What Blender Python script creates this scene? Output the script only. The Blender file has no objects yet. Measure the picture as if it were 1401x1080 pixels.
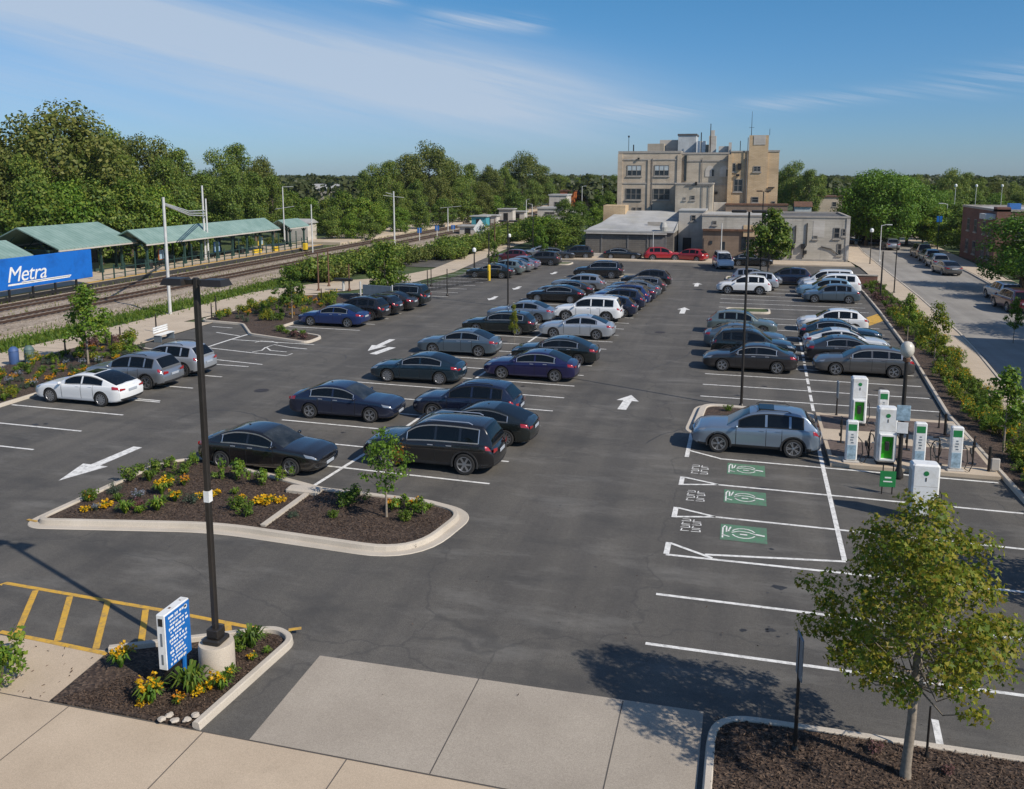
import bpy, bmesh, math, random
import numpy as np
from mathutils import Vector, Matrix

SC = bpy.context.scene
COL = SC.collection
R = math.radians
PI = math.pi
rng = random.Random(11)
nr = np.random.default_rng(5)

# ------------------------------------------------------------------ camera and picture
# World axes follow the car park's own grid: x runs along the parking stalls (towards the street),
# y runs up the aisles (towards the buildings).  The camera hangs 10.5 m over the origin.
YAW, CAM_H = R(15.1), 10.5
FPX = 1175.3
PITCH = R(8.707)
cam_d = bpy.data.cameras.new("camera")
cam = bpy.data.objects.new("camera", cam_d)
COL.objects.link(cam)
cam.location = (0, 0, CAM_H)
cam.rotation_euler = (PI / 2 - PITCH, 0, YAW)
cam_d.sensor_width = 36
cam_d.lens = FPX / 1401 * 36
cam_d.shift_y = -121 / 1401
cam_d.clip_end = 6000
cam_d.clip_start = 0.3
SC.camera = cam
_c, _s = math.cos(YAW), math.sin(YAW)
_ct, _st = math.cos(PITCH), math.sin(PITCH)


def ray(px, py):
    u = (px - 700.5) / FPX
    v = (419 - py) / FPX
    X, Y, Z = u, _ct + v * _st, -_st + v * _ct
    return X * _c - Y * _s, X * _s + Y * _c, Z


def at(px, py, z=0.0):
    """The spot on the ground (or at height z) that was measured at a pixel of the photograph."""
    d = ray(px, py)
    t = (z - CAM_H) / d[2]
    return d[0] * t, d[1] * t


def height_at(px, py, x, y):
    d = ray(px, py)
    return CAM_H + d[2] * math.hypot(x, y) / math.hypot(d[0], d[1])


# ------------------------------------------------------------------ tagging
def tag(o, label=None, cat=None, group=None, kind=None):
    if label: o["label"] = label
    if cat: o["category"] = cat
    if group: o["group"] = group
    if kind: o["kind"] = kind
    return o


def empty(name, loc=(0, 0, 0), rz=0.0, label=None, cat=None, group=None):
    o = bpy.data.objects.new(name, None)
    COL.objects.link(o)
    o.location = loc
    o.rotation_euler = (0, 0, rz)
    o.empty_display_size = 0.2
    return tag(o, label, cat, group)


def link(name, mesh, parent=None, loc=None, rz=None):
    o = bpy.data.objects.new(name, mesh)
    COL.objects.link(o)
    if parent: o.parent = parent
    if loc is not None: o.location = loc
    if rz is not None: o.rotation_euler = (0, 0, rz)
    return o


def copy_tree(o, parent=None):
    c = o.copy()
    COL.objects.link(c)
    c.parent = parent
    for ch in list(o.children):
        copy_tree(ch, c)
    return c


# ------------------------------------------------------------------ mesh builder
class MB:
    def __init__(s):
        s.v, s.f, s.m = [], [], []

    def add(s, verts, faces, m=0):
        n = len(s.v)
        s.v += [tuple(p) for p in verts]
        s.f += [tuple(i + n for i in f) for f in faces]
        s.m += [m] * len(faces)
        return s

    def box(s, x0, x1, y0, y1, z0, z1, m=0):
        return s.add([(x0, y0, z0), (x1, y0, z0), (x1, y1, z0), (x0, y1, z0), (x0, y0, z1), (x1, y0, z1), (x1, y1, z1), (x0, y1, z1)],
                     [(3, 2, 1, 0), (4, 5, 6, 7), (0, 1, 5, 4), (1, 2, 6, 5), (2, 3, 7, 6), (3, 0, 4, 7)], m)

    def cbox(s, c, d, m=0):
        return s.box(c[0] - d[0] / 2, c[0] + d[0] / 2, c[1] - d[1] / 2, c[1] + d[1] / 2, c[2] - d[2] / 2, c[2] + d[2] / 2, m)

    def rbox(s, x0, x1, y0, y1, z0, z1, r=0.03, m=0):
        """A box with its edges taken off."""
        v, f = [], []
        for (z, i) in ((z0, r), (z0 + r, 0), (z1 - r, 0), (z1, r)):
            for (a, b) in ((x0, y0), (x1, y0), (x1, y1), (x0, y1)):
                sx = 1 if a == x0 else -1
                sy = 1 if b == y0 else -1
                p, q = (a + sx * (r + i), b + sy * i), (a + sx * i, b + sy * (r + i))
                v += [(*p, z), (*q, z)] if (sx, sy) in ((-1, 1), (1, -1)) else [(*q, z), (*p, z)]
        for k in range(3):
            for j in range(8):
                f.append((k * 8 + j, k * 8 + (j + 1) % 8, k * 8 + 8 + (j + 1) % 8, k * 8 + 8 + j))
        f.append(tuple(range(7, -1, -1)))
        f.append(tuple(range(24, 32)))
        return s.add(v, f, m)

    def tube(s, pts, rad, n=8, m=0, caps=True):
        pts = [Vector(p) for p in pts]
        if not isinstance(rad, (list, tuple)): rad = [rad] * len(pts)
        v, f = [], []
        for i, p in enumerate(pts):
            d = (pts[min(i + 1, len(pts) - 1)] - pts[max(i - 1, 0)])
            d = d.normalized() if d.length > 1e-9 else Vector((0, 0, 1))
            a = d.cross(Vector((0, 0, 1)) if abs(d.z) < .95 else Vector((1, 0, 0))).normalized()
            b = d.cross(a)
            for k in range(n):
                t = 2 * PI * k / n
                v.append(p + (a * math.cos(t) + b * math.sin(t)) * rad[i])
        for i in range(len(pts) - 1):
            for k in range(n):
                f.append((i * n + k, i * n + n + k, i * n + n + (k + 1) % n, i * n + (k + 1) % n))
        if caps:
            f.append(tuple(range(n)))
            f.append(tuple(range(len(v) - 1, len(v) - 1 - n, -1)))
        return s.add(v, f, m)

    def lathe(s, prof, n=16, c=(0, 0, 0), m=0, axis='z'):
        v, f = [], []
        for (r, z) in prof:
            for k in range(n):
                t = 2 * PI * k / n
                p = (r * math.cos(t), r * math.sin(t), z)
                if axis == 'y': p = (p[0], p[2], -p[1])
                v.append((p[0] + c[0], p[1] + c[1], p[2] + c[2]))
        for i in range(len(prof) - 1):
            for k in range(n):
                f.append((i * n + k, i * n + (k + 1) % n, i * n + n + (k + 1) % n, i * n + n + k))
        f.append(tuple(range(n - 1, -1, -1)))
        f.append(tuple(range(len(v) - n, len(v))))
        return s.add(v, f, m)

    def poly(s, pts, z, m=0):
        return s.add([(p[0], p[1], z) for p in pts], [tuple(range(len(pts)))], m)

    def prism(s, pts, z0, z1, m=0):
        n = len(pts)
        return s.add([(p[0], p[1], z0) for p in pts] + [(p[0], p[1], z1) for p in pts],
                     [tuple(range(n - 1, -1, -1)), tuple(range(n, 2 * n))] + [(i, (i + 1) % n, n + (i + 1) % n, n + i) for i in range(n)], m)

    def quad(s, a, b, c, d, m=0):
        return s.add([a, b, c, d], [(0, 1, 2, 3)], m)

    def strip(s, pts, w, z, m=0):
        """A painted line of width w along a polyline."""
        pts = [Vector((p[0], p[1])) for p in pts]
        L, Rr = [], []
        for i, p in enumerate(pts):
            d = (pts[min(i + 1, len(pts) - 1)] - pts[max(i - 1, 0)]).normalized()
            n = Vector((-d.y, d.x)) * (w / 2)
            L.append(p + n); Rr.append(p - n)
        k = len(pts)
        return s.add([(p.x, p.y, z) for p in L + Rr], [(k + i, k + i + 1, i + 1, i) for i in range(k - 1)], m)

    def mesh(s, name, mats, smooth=None):
        me = bpy.data.meshes.new(name)
        me.from_pydata(s.v, [], s.f)
        for m in (mats if isinstance(mats, (list, tuple)) else [mats]): me.materials.append(m)
        me.polygons.foreach_set("material_index", s.m)
        me.update()
        if smooth:
            me.polygons.foreach_set("use_smooth", [True] * len(s.f))
            me.set_sharp_from_angle(angle=R(smooth))
        return me

    def build(s, name, mats, parent=None, smooth=None, loc=None, rz=None):
        return link(name, s.mesh(name, mats, smooth), parent, loc, rz)


def area(pts):
    return sum(pts[i][0] * pts[(i + 1) % len(pts)][1] - pts[(i + 1) % len(pts)][0] * pts[i][1] for i in range(len(pts))) / 2


def round_poly(pts, rad, n=6):
    """A polygon with its corners rounded (rad: one number or one per corner)."""
    out, k = [], len(pts)
    for i in range(k):
        p0, p, p1 = Vector(pts[i - 1]), Vector(pts[i]), Vector(pts[(i + 1) % k])
        r = rad[i] if isinstance(rad, (list, tuple)) else rad
        a, b = (p0 - p), (p1 - p)
        r = min(r, a.length * .48, b.length * .48)
        if r < 0.01:
            out.append(tuple(p)); continue
        s0, s1 = p + a.normalized() * r, p + b.normalized() * r
        for j in range(n + 1):
            t = j / n
            q = s0 * (1 - t) ** 2 + p * 2 * t * (1 - t) + s1 * t * t
            out.append((q.x, q.y))
    return out


def offset(pts, d, closed=True):
    """Move a polyline sideways: d > 0 goes to its left (the inside of a counter-clockwise ring)."""
    k, out = len(pts), []
    for i in range(k):
        p = Vector(pts[i])
        a = Vector(pts[i - 1]) if (closed or i > 0) else None
        b = Vector(pts[(i + 1) % k]) if (closed or i < k - 1) else None
        d0 = (p - a).normalized() if a is not None else (b - p).normalized()
        d1 = (b - p).normalized() if b is not None else d0
        n0, n1 = Vector((-d0.y, d0.x)), Vector((-d1.y, d1.x))
        n = n0 + n1
        n = n.normalized() if n.length > 1e-6 else n0
        q = p + n * (d / max(.5, n.dot(n0)))
        out.append((q.x, q.y))
    return out


def sweep(mb, pts, prof, closed=True, m=0):
    """Sweep a profile [(sideways, height)] along a ground polyline."""
    rings = [offset(pts, o, closed) for o, _ in prof]
    k, n = len(pts), len(prof)
    v = [(rings[j][i][0], rings[j][i][1], prof[j][1]) for i in range(k) for j in range(n)]
    f = []
    for i in range(k if closed else k - 1):
        a, b = i * n, ((i + 1) % k) * n
        for j in range(n - 1):
            f.append((a + j, b + j, b + j + 1, a + j + 1))
    if not closed:
        f.append(tuple(range(n - 1, -1, -1)))
        f.append(tuple((k - 1) * n + j for j in range(n)))
    mb.add(v, f, m)


# ------------------------------------------------------------------ materials
def newmat(name):
    m = bpy.data.materials.new(name)
    m.use_nodes = True
    nt = m.node_tree
    b = nt.nodes["Principled BSDF"]
    return m, nt, b


def N(nt, t, **k):
    n = nt.nodes.new(t)
    for a, b in k.items():
        if a.startswith("i_"):
            n.inputs[a[2:].replace("_", " ")].default_value = b
        else:
            setattr(n, a, b)
    return n


def ramp(nt, fac, stops):
    r = nt.nodes.new("ShaderNodeValToRGB")
    cr = r.color_ramp
    while len(cr.elements) < len(stops): cr.elements.new(.5)
    for e, (p, c) in zip(cr.elements, stops):
        e.position = p
        e.color = (*c, 1) if len(c) == 3 else c
    nt.links.new(fac, r.inputs[0])
    return r.outputs[0]


def noise(nt, vec, scale, detail=4, rough=.55):
    n = N(nt, "ShaderNodeTexNoise")
    n.inputs["Scale"].default_value = scale
    n.inputs["Detail"].default_value = detail
    n.inputs["Roughness"].default_value = rough
    if vec is not None: nt.links.new(vec, n.inputs["Vector"])
    return n.outputs["Fac"]


def mixc(nt, fac, a, b, mode='MIX'):
    n = N(nt, "ShaderNodeMix", data_type='RGBA', blend_type=mode)
    for sock, val in ((0, fac), (6, a), (7, b)):
        if isinstance(val, (int, float)): n.inputs[sock].default_value = val
        elif isinstance(val, (tuple, list)): n.inputs[sock].default_value = (*val, 1) if len(val) == 3 else val
        else: nt.links.new(val, n.inputs[sock])
    return n.outputs[2]


def math_(nt, op, a, b=None, c=None):
    n = N(nt, "ShaderNodeMath", operation=op)
    for i, val in enumerate((a, b, c)):
        if val is None: continue
        if isinstance(val, (int, float)): n.inputs[i].default_value = val
        else: nt.links.new(val, n.inputs[i])
    return n.outputs[0]


def vscale(nt, vec, s):
    n = N(nt, "ShaderNodeVectorMath", operation='MULTIPLY')
    nt.links.new(vec, n.inputs[0])
    n.inputs[1].default_value = s
    return n.outputs[0]


def bump(nt, b, h, strength=.3, dist=.02):
    n = N(nt, "ShaderNodeBump")
    n.inputs["Strength"].default_value = strength
    n.inputs["Distance"].default_value = dist
    nt.links.new(h, n.inputs["Height"])
    nt.links.new(n.outputs[0], b.inputs["Normal"])


def pos(nt): return N(nt, "ShaderNodeNewGeometry").outputs["Position"]


def surf(name, col, rough=.7, metal=0.0, var=.18, scale=2.0, bmp=0.0, bscale=40, dirt=None, dscale=.5, world=False, coat=0.0, spec=None):
    """A plain painted / stone / metal surface with uneven tone and, if asked, patches of dirt."""
    m, nt, b = newmat(name)
    vec = pos(nt) if world else N(nt, "ShaderNodeTexCoord").outputs["Object"]
    f = noise(nt, vec, scale, 6, .6)
    lo, hi = tuple(c * (1 - var) for c in col), tuple(min(1, c * (1 + var)) for c in col)
    c = ramp(nt, f, [(.3, lo), (.7, hi)])
    if dirt:
        g = ramp(nt, noise(nt, vec, dscale, 8, .65), [(.48, (0, 0, 0)), (.68, (1, 1, 1))])
        c = mixc(nt, math_(nt, 'MULTIPLY', g, .75), c, dirt)
    nt.links.new(c, b.inputs["Base Color"])
    b.inputs["Roughness"].default_value = rough
    b.inputs["Metallic"].default_value = metal
    if coat: b.inputs["Coat Weight"].default_value = coat
    if spec is not None: b.inputs["Specular IOR Level"].default_value = spec
    if bmp: bump(nt, b, noise(nt, vec, bscale, 3), bmp, .01)
    return m


def paint(name, col, metal=.35, rough=.32):
    """Car paint: a flaked base under clear coat, with a little road dust."""
    m, nt, b = newmat(name)
    vec = N(nt, "ShaderNodeTexCoord").outputs["Object"]
    sep = N(nt, "ShaderNodeSeparateXYZ"); nt.links.new(vec, sep.inputs[0])
    dust = math_(nt, 'MULTIPLY', noise(nt, vec, 1.2, 5), .05)
    c = mixc(nt, dust, col, (.16, .14, .12))
    nt.links.new(c, b.inputs["Base Color"])
    b.inputs["Roughness"].default_value = rough
    b.inputs["Metallic"].default_value = metal
    b.inputs["Coat Weight"].default_value = 1
    b.inputs["Coat Roughness"].default_value = .03
    return m


def leafmat(name, cols, trans=.35, rough=.55):
    """Leaves: every leaf its own tone, letting some light through."""
    m, nt, b = newmat(name)
    g = N(nt, "ShaderNodeNewGeometry")
    oi = N(nt, "ShaderNodeObjectInfo")
    r = math_(nt, 'ADD', math_(nt, 'MULTIPLY', g.outputs["Random Per Island"], .75), math_(nt, 'MULTIPLY', oi.outputs["Random"], .25))
    k = len(cols)
    c = ramp(nt, r, [(i / (k - 1) * .9 + .05, cols[i]) for i in range(k)])
    nt.links.new(c, b.inputs["Base Color"])
    b.inputs["Roughness"].default_value = rough
    b.inputs["Specular IOR Level"].default_value = .3
    tr = N(nt, "ShaderNodeBsdfTranslucent")
    nt.links.new(mixc(nt, .5, c, (.16, .22, .02)), tr.inputs["Color"])
    mx = N(nt, "ShaderNodeMixShader")
    mx.inputs[0].default_value = trans
    nt.links.new(b.outputs[0], mx.inputs[1])
    nt.links.new(tr.outputs[0], mx.inputs[2])
    nt.links.new(mx.outputs[0], nt.nodes["Material Output"].inputs["Surface"])
    return m


# ------------------------------------------------------------------ daylight
SUN_EL = R(39)
SUN_DIR = Vector((math.cos(SUN_EL) * .92, math.cos(SUN_EL) * -.39, math.sin(SUN_EL))).normalized()   # towards the sun
sun_d = bpy.data.lights.new("sun", 'SUN')
sun = bpy.data.objects.new("sun", sun_d)
COL.objects.link(sun)
sun.rotation_euler = SUN_DIR.to_track_quat('Z', 'Y').to_euler()
sun.location = (30, -30, 60)
sun_d.energy = 4.5
sun_d.angle = R(.53)
sun_d.color = (1, .92, .81)

W = bpy.data.worlds.new("World")
SC.world = W
W.use_nodes = True
nt = W.node_tree
bg = nt.nodes["Background"]
sky = N(nt, "ShaderNodeTexSky", sky_type='NISHITA')
sky.sun_disc = False
sky.sun_elevation = SUN_EL
sky.sun_rotation = math.atan2(SUN_DIR.x, SUN_DIR.y)
sky.altitude = 200
sky.air_density = 1.0
sky.dust_density = .35
sky.ozone_density = 2.2
SKY_K = .088
bg.inputs["Strength"].default_value = SKY_K
# high thin cloud: drawn out veils of noise laid out over azimuth and height above the horizon
tc = N(nt, "ShaderNodeTexCoord")
sx = N(nt, "ShaderNodeSeparateXYZ"); nt.links.new(tc.outputs["Generated"], sx.inputs[0])
azi = math_(nt, 'MULTIPLY', math_(nt, 'ARCTAN2', sx.outputs[0], sx.outputs[1]), 57.3)
ele = math_(nt, 'MULTIPLY', math_(nt, 'ARCSINE', sx.outputs[2]), 57.3)
cv = N(nt, "ShaderNodeCombineXYZ")
nt.links.new(math_(nt, 'ADD', azi, math_(nt, 'MULTIPLY', ele, 2.2)), cv.inputs[0])
nt.links.new(math_(nt, 'ADD', math_(nt, 'MULTIPLY', ele, 4.5), math_(nt, 'MULTIPLY', azi, .9)), cv.inputs[1])
wisp = noise(nt, cv.outputs[0], .045, 9, .62)
fine = noise(nt, vscale(nt, cv.outputs[0], (.16, .7, 1)), .4, 8, .7)


def band(a0, e0, slope, width, a_lo, a_hi, soft):
    """How much cloud: a slanting band of the sky, faded at both ends."""
    line = math_(nt, 'ADD', e0, math_(nt, 'MULTIPLY', math_(nt, 'SUBTRACT', azi, a0), slope))
    dist = math_(nt, 'DIVIDE', math_(nt, 'SUBTRACT', ele, line), width)
    g = math_(nt, 'POWER', 2.718, math_(nt, 'MULTIPLY', math_(nt, 'MULTIPLY', dist, dist), -1.0))
    lo = N(nt, "ShaderNodeMapRange", interpolation_type='SMOOTHSTEP'); nt.links.new(azi, lo.inputs[0])
    lo.inputs[1].default_value = a_lo - soft; lo.inputs[2].default_value = a_lo + soft
    hi = N(nt, "ShaderNodeMapRange", interpolation_type='SMOOTHSTEP'); nt.links.new(azi, hi.inputs[0])
    hi.inputs[1].default_value = a_hi - soft; hi.inputs[2].default_value = a_hi + soft
    hi.inputs[3].default_value = 1; hi.inputs[4].default_value = 0
    return math_(nt, 'MULTIPLY', g, math_(nt, 'MULTIPLY', lo.outputs[0], hi.outputs[0]))
cl = band(-33, 8.2, -.15, 2.3, -75, -11, 9)
cl2 = math_(nt, 'MULTIPLY', band(-40, 5.2, -.05, 2.6, -80, -8, 14), .55)
st_ = [band(-24.5, 11.0, -.11, .38, -28, -22.5, 1.5), band(-16.5, 9.55, -.05, .5, -21, -13.2, 1.4), band(-6, 4.0, -.03, .5, -9.5, -2.5, 2), band(13.5, 5.4, .1, .8, 10.5, 22, 3), band(5, 4.6, .05, .45, 0, 9, 3)]
tot = math_(nt, 'ADD', cl, cl2)
cover = N(nt, "ShaderNodeMapRange"); nt.links.new(math_(nt, 'ADD', math_(nt, 'MULTIPLY', wisp, .7), math_(nt, 'MULTIPLY', fine, .3)), cover.inputs[0])
cover.inputs[1].default_value = .34; cover.inputs[2].default_value = .66
main_c = math_(nt, 'MULTIPLY', tot, math_(nt, 'ADD', math_(nt, 'MULTIPLY', cover.outputs[0], .72), .28))
strk = st_[0]
for q in st_[1:]: strk = math_(nt, 'ADD', strk, q)
fc = N(nt, "ShaderNodeMapRange"); nt.links.new(fine, fc.inputs[0]); fc.inputs[1].default_value = .42; fc.inputs[2].default_value = .68
strk = math_(nt, 'MULTIPLY', strk, math_(nt, 'MULTIPLY', fc.outputs[0], .75))
cloud = math_(nt, 'MINIMUM', math_(nt, 'ADD', math_(nt, 'MULTIPLY', main_c, 1.35), strk), .85)
hz = math_(nt, 'DIVIDE', ele, 45)
tint = mixc(nt, 1.0, sky.outputs[0], ramp(nt, hz, [(0, (.50, .70, 1.0)), (.08, (.47, .72, 1.0)), (.25, (.42, .82, 1.0)), (.7, (1.15, 1.2, 1.2))]), 'MULTIPLY')
tint = mixc(nt, 1.0, tint, (.95, .98, 1.08), 'MULTIPLY')
nt.links.new(mixc(nt, cloud, tint, (.46 / SKY_K, .545 / SKY_K, .665 / SKY_K)), bg.inputs["Color"])

SC.view_settings.view_transform = 'Standard'
SC.view_settings.look = 'None'
SC.view_settings.exposure = .1
SC.view_settings.gamma = 1
SC.cycles.max_bounces = 6
SC.cycles.transparent_max_bounces = 6
SC.cycles.use_denoising = True

# ------------------------------------------------------------------ ground materials
m_grass, nt, b = newmat("rough_grass")
p = pos(nt)
c = ramp(nt, noise(nt, p, .35, 8, .65), [(.3, (.028, .05, .012)), (.52, (.05, .08, .02)), (.75, (.12, .115, .045))])
nt.links.new(c, b.inputs["Base Color"]); b.inputs["Roughness"].default_value = .95
bump(nt, b, noise(nt, p, 9, 5), .6, .06)

m_asph, nt, b = newmat("asphalt")
p = pos(nt)
base = ramp(nt, noise(nt, p, .22, 7, .6), [(.28, (.090, .084, .074)), (.5, (.104, .097, .085)), (.74, (.125, .116, .101))])
grain = ramp(nt, noise(nt, p, 38, 3, .7), [(.3, (.62, .62, .62)), (.7, (1.38, 1.38, 1.38))])
c = mixc(nt, 1.0, base, grain, 'MULTIPLY')
c = mixc(nt, 1.0, c, ramp(nt, noise(nt, p, 8.5, 5, .75), [(.32, (.86, .86, .86)), (.68, (1.13, 1.13, 1.13))]), 'MULTIPLY')
# tyre-polished, drawn-out tracks up the aisles
trk = ramp(nt, noise(nt, vscale(nt, p, (.9, .05, 1)), 1.1, 4, .5), [(.40, (.80, .80, .82)), (.6, (1.05, 1.04, 1.03))])
c = mixc(nt, .8, c, trk, 'MULTIPLY')
# oil drips and pale dusty scuffs
oil = ramp(nt, noise(nt, vscale(nt, p, (.5, 1, 1)), .75, 5, .6), [(.52, (0, 0, 0)), (.72, (1, 1, 1))])
c = mixc(nt, math_(nt, 'MULTIPLY', oil, .6), c, (.048, .047, .045))
dust = ramp(nt, noise(nt, vscale(nt, p, (.45, 1.3, 1)), .55, 9, .7), [(.52, (0, 0, 0)), (.78, (1, 1, 1))])
c = mixc(nt, math_(nt, 'MULTIPLY', dust, .6), c, (.22, .21, .19))
# paving joints and hair cracks
vor = N(nt, "ShaderNodeTexVoronoi", feature='DISTANCE_TO_EDGE'); vor.inputs["Scale"].default_value = .085
wob = N(nt, "ShaderNodeVectorMath", operation='ADD')
nz = N(nt, "ShaderNodeTexNoise"); nz.inputs["Scale"].default_value = .6; nz.inputs["Detail"].default_value = 6; nt.links.new(p, nz.inputs["Vector"])
nt.links.new(p, wob.inputs[0]); nt.links.new(vscale(nt, nz.outputs["Color"], (2.4, 2.4, 0)), wob.inputs[1])
nt.links.new(wob.outputs[0], vor.inputs["Vector"])
crack = ramp(nt, vor.outputs["Distance"], [(.0, (1, 1, 1)), (.0035, (0, 0, 0))])
c = mixc(nt, math_(nt, 'MULTIPLY', crack, .5), c, (.05, .049, .047))
nt.links.new(c, b.inputs["Base Color"])
b.inputs["Roughness"].default_value = .82
b.inputs["Specular IOR Level"].default_value = .35
bump(nt, b, noise(nt, p, 60, 3), .35, .006)

m_street, nt, b = newmat("street_concrete")
p = pos(nt)
c = ramp(nt, noise(nt, p, .3, 8, .65), [(.3, (.225, .21, .185)), (.7, (.315, .295, .262))])
trk = ramp(nt, noise(nt, vscale(nt, p, (.8, .03, 1)), 1.0, 4, .5), [(.4, (.8, .8, .8)), (.6, (1.05, 1.05, 1.05))])
nt.links.new(mixc(nt, .8, c, trk, 'MULTIPLY'), b.inputs["Base Color"]); b.inputs["Roughness"].default_value = .9


def concrete(name, lo, hi, speck=.22):
    m, nt, b = newmat(name)
    p = pos(nt)
    c = ramp(nt, noise(nt, p, .55, 8, .62), [(.3, lo), (.7, hi)])
    g = ramp(nt, noise(nt, p, 55, 3, .8), [(.3, (1 - speck,) * 3), (.7, (1 + speck,) * 3)])
    c = mixc(nt, 1.0, c, g, 'MULTIPLY')
    st = ramp(nt, noise(nt, p, 1.6, 9, .7), [(.6, (0, 0, 0)), (.78, (1, 1, 1))])
    c = mixc(nt, math_(nt, 'MULTIPLY', st, .3), c, tuple(x * .62 for x in lo))
    nt.links.new(c, b.inputs["Base Color"])
    b.inputs["Roughness"].default_value = .88
    bump(nt, b, noise(nt, p, 70, 3), .25, .004)
    return m


m_conc = concrete("sidewalk_concrete", (.425, .335, .238), (.515, .412, .298))
m_apron = concrete("driveway_concrete", (.312, .268, .214), (.385, .335, .27), .3)
m_kerb = concrete("kerb_concrete", (.42, .37, .30), (.54, .48, .40))
m_path = concrete("path_concrete", (.42, .34, .25), (.53, .44, .33))
m_joint = surf("joint", (.09, .08, .07), .9, world=True)
m_brickpave = surf("brick_paving", (.115, .085, .07), .9, world=True, var=.35, scale=6, bmp=.4)

m_mulch, nt, b = newmat("mulch")
p = pos(nt)
w = N(nt, "ShaderNodeTexVoronoi"); w.inputs["Scale"].default_value = 16; nt.links.new(vscale(nt, p, (1, 1.7, 1)), w.inputs["Vector"])
c = ramp(nt, w.outputs["Color"], [(.15, (.028, .018, .013)), (.55, (.066, .043, .030)), (.9, (.13, .09, .063))])
c = mixc(nt, .6, c, ramp(nt, noise(nt, p, 1.3, 6), [(.3, (.6, .6, .6)), (.7, (1.25, 1.2, 1.15))]), 'MULTIPLY')
nt.links.new(c, b.inputs["Base Color"]); b.inputs["Roughness"].default_value = .95
bump(nt, b, w.outputs["Distance"], .9, .03)

m_ballast, nt, b = newmat("ballast")
p = pos(nt)
w = N(nt, "ShaderNodeTexVoronoi"); w.inputs["Scale"].default_value = 7; nt.links.new(p, w.inputs["Vector"])
c = ramp(nt, w.outputs["Color"], [(.1, (.25, .205, .155)), (.6, (.39, .33, .26)), (.95, (.52, .455, .375))])
c = mixc(nt, .8, c, ramp(nt, noise(nt, vscale(nt, p, (1, .12, 1)), 1.2, 6, .65), [(.3, (.55, .48, .42)), (.65, (1.1, 1.08, 1.05))]), 'MULTIPLY')
nt.links.new(c, b.inputs["Base Color"]); b.inputs["Roughness"].default_value = .95
bump(nt, b, w.outputs["Distance"], 1, .06)


def linepaint(name, col, wear=.5):
    m, nt, b = newmat(name)
    p = pos(nt)
    f = ramp(nt, noise(nt, p, 5, 9, .75), [(.46, (0, 0, 0)), (.66, (1, 1, 1))])
    c = mixc(nt, math_(nt, 'MULTIPLY', f, wear), col, (.12, .115, .11))
    c = mixc(nt, .35, c, ramp(nt, noise(nt, p, 45, 3, .7), [(.3, (.75, .75, .75)), (.7, (1.1, 1.1, 1.1))]), 'MULTIPLY')
    nt.links.new(c, b.inputs["Base Color"]); b.inputs["Roughness"].default_value = .75
    return m


m_white = linepaint("white_line_paint", (.78, .77, .73), .6)
m_yell = linepaint("yellow_line_paint", (.62, .36, .045), .6)
m_green = linepaint("green_line_paint", (.09, .215, .125), .85)

# ------------------------------------------------------------------ ground sheets
S = lambda o: tag(o, kind='structure')
ZA = 0.0
g = MB(); g.add([(-2500, -60, -.05), (2500, -60, -.05), (2500, 4200, -.05), (-2500, 4200, -.05)], [(0, 1, 2, 3)])
S(g.build("ground", m_grass))
# the lot
lot_edge = [(-36, 12.9), (11.0, 12.9), (9.05, 29.8), (8.8, 40), (9.7, 55.2), (10.2, 70), (10.5, 82), (11.2, 108), (-24, 108), (-31, 108), (-30, 100), (-28.8, 86), (-29.5, 74), (-34, 69), (-36.5, 54), (-36, 43)]
a = MB(); a.poly(lot_edge, ZA); S(a.build("parking_lot", m_asph))
# foreground pavement, apron and their joints
sw = MB()
sw.poly([(-60, 4), (30, 4), (30, 12.9), (-60, 12.9)], .006)
sw.poly([(-40, 12.9), (-13.15, 12.9), (-13.3, 14.8), (-16.0, 14.72), (-40, 13.9)], .006)
for x in [-21, -19, -17.1, -15.2] + [at(q, 980)[0] for q in (78, 300, 515, 745)] + [-1.6, 1.2, 4, 7]:
    sw.strip([(x, 4), (x, 12.9)], .022, .010, 1)
sw.strip([(-60, 12.9), (30, 12.9)], .024, .011, 1)
sw.strip([(-60, 9.4), (30, 9.4)], .022, .0105, 1)
S(sw.build("sidewalk", [m_conc, m_joint]))
dr = MB()
dr.poly([(-8.6, 12.925), (-.42, 12.925), (-.40, 16.02), (-8.67, 15.86)], .008)
for q in (at(655, 930), at(853, 957)):
    dr.strip([(q[0] + .02, 12.93), (q[0], 15.95)], .022, .012, 1)
S(dr.build("driveway", [m_apron, m_joint]))

# kerb profiles: (sideways towards the bed, height)
K_GUT = [(-.30, .004), (-.28, .022), (0, .012), (.03, .135), (.06, .15), (.17, .15), (.19, .135), (.20, .02)]
K_STD = [(0, 0), (.02, .13), (.045, .15), (.15, .15), (.17, .135), (.18, .02)]


def bed(name, ring, mat_, z=.09, ins=.17):
    k = MB(); k.prism(offset(ring, ins), -.01, z)
    return S(k.build(name, mat_))


# the big planted island and its divider
isl = [(-20.55, 20.1), (-14.9, 21.30), (-8.5, 21.0), (-8.0, 24.3), (-9.7, 24.85), (-13.5, 24.95), (-19.2, 26.75), (-20.3, 25.7)]
isl_r = round_poly(isl, [.55, 1.2, 1.6, 1.2, .3, .3, .5, .6], 8)
k = MB(); sweep(k, isl_r, K_GUT)
dv = [(-13.55, 21.75), (-13.55, 24.9)]
k.box(-13.64, -13.46, 21.62, 24.78, .02, .15)
k.rbox(-14.35, -13.2, 24.28, 24.74, .02, .24, .06)
S(k.build("island_kerb", m_kerb))
bed("island_mulch", isl_r, m_mulch)
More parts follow.
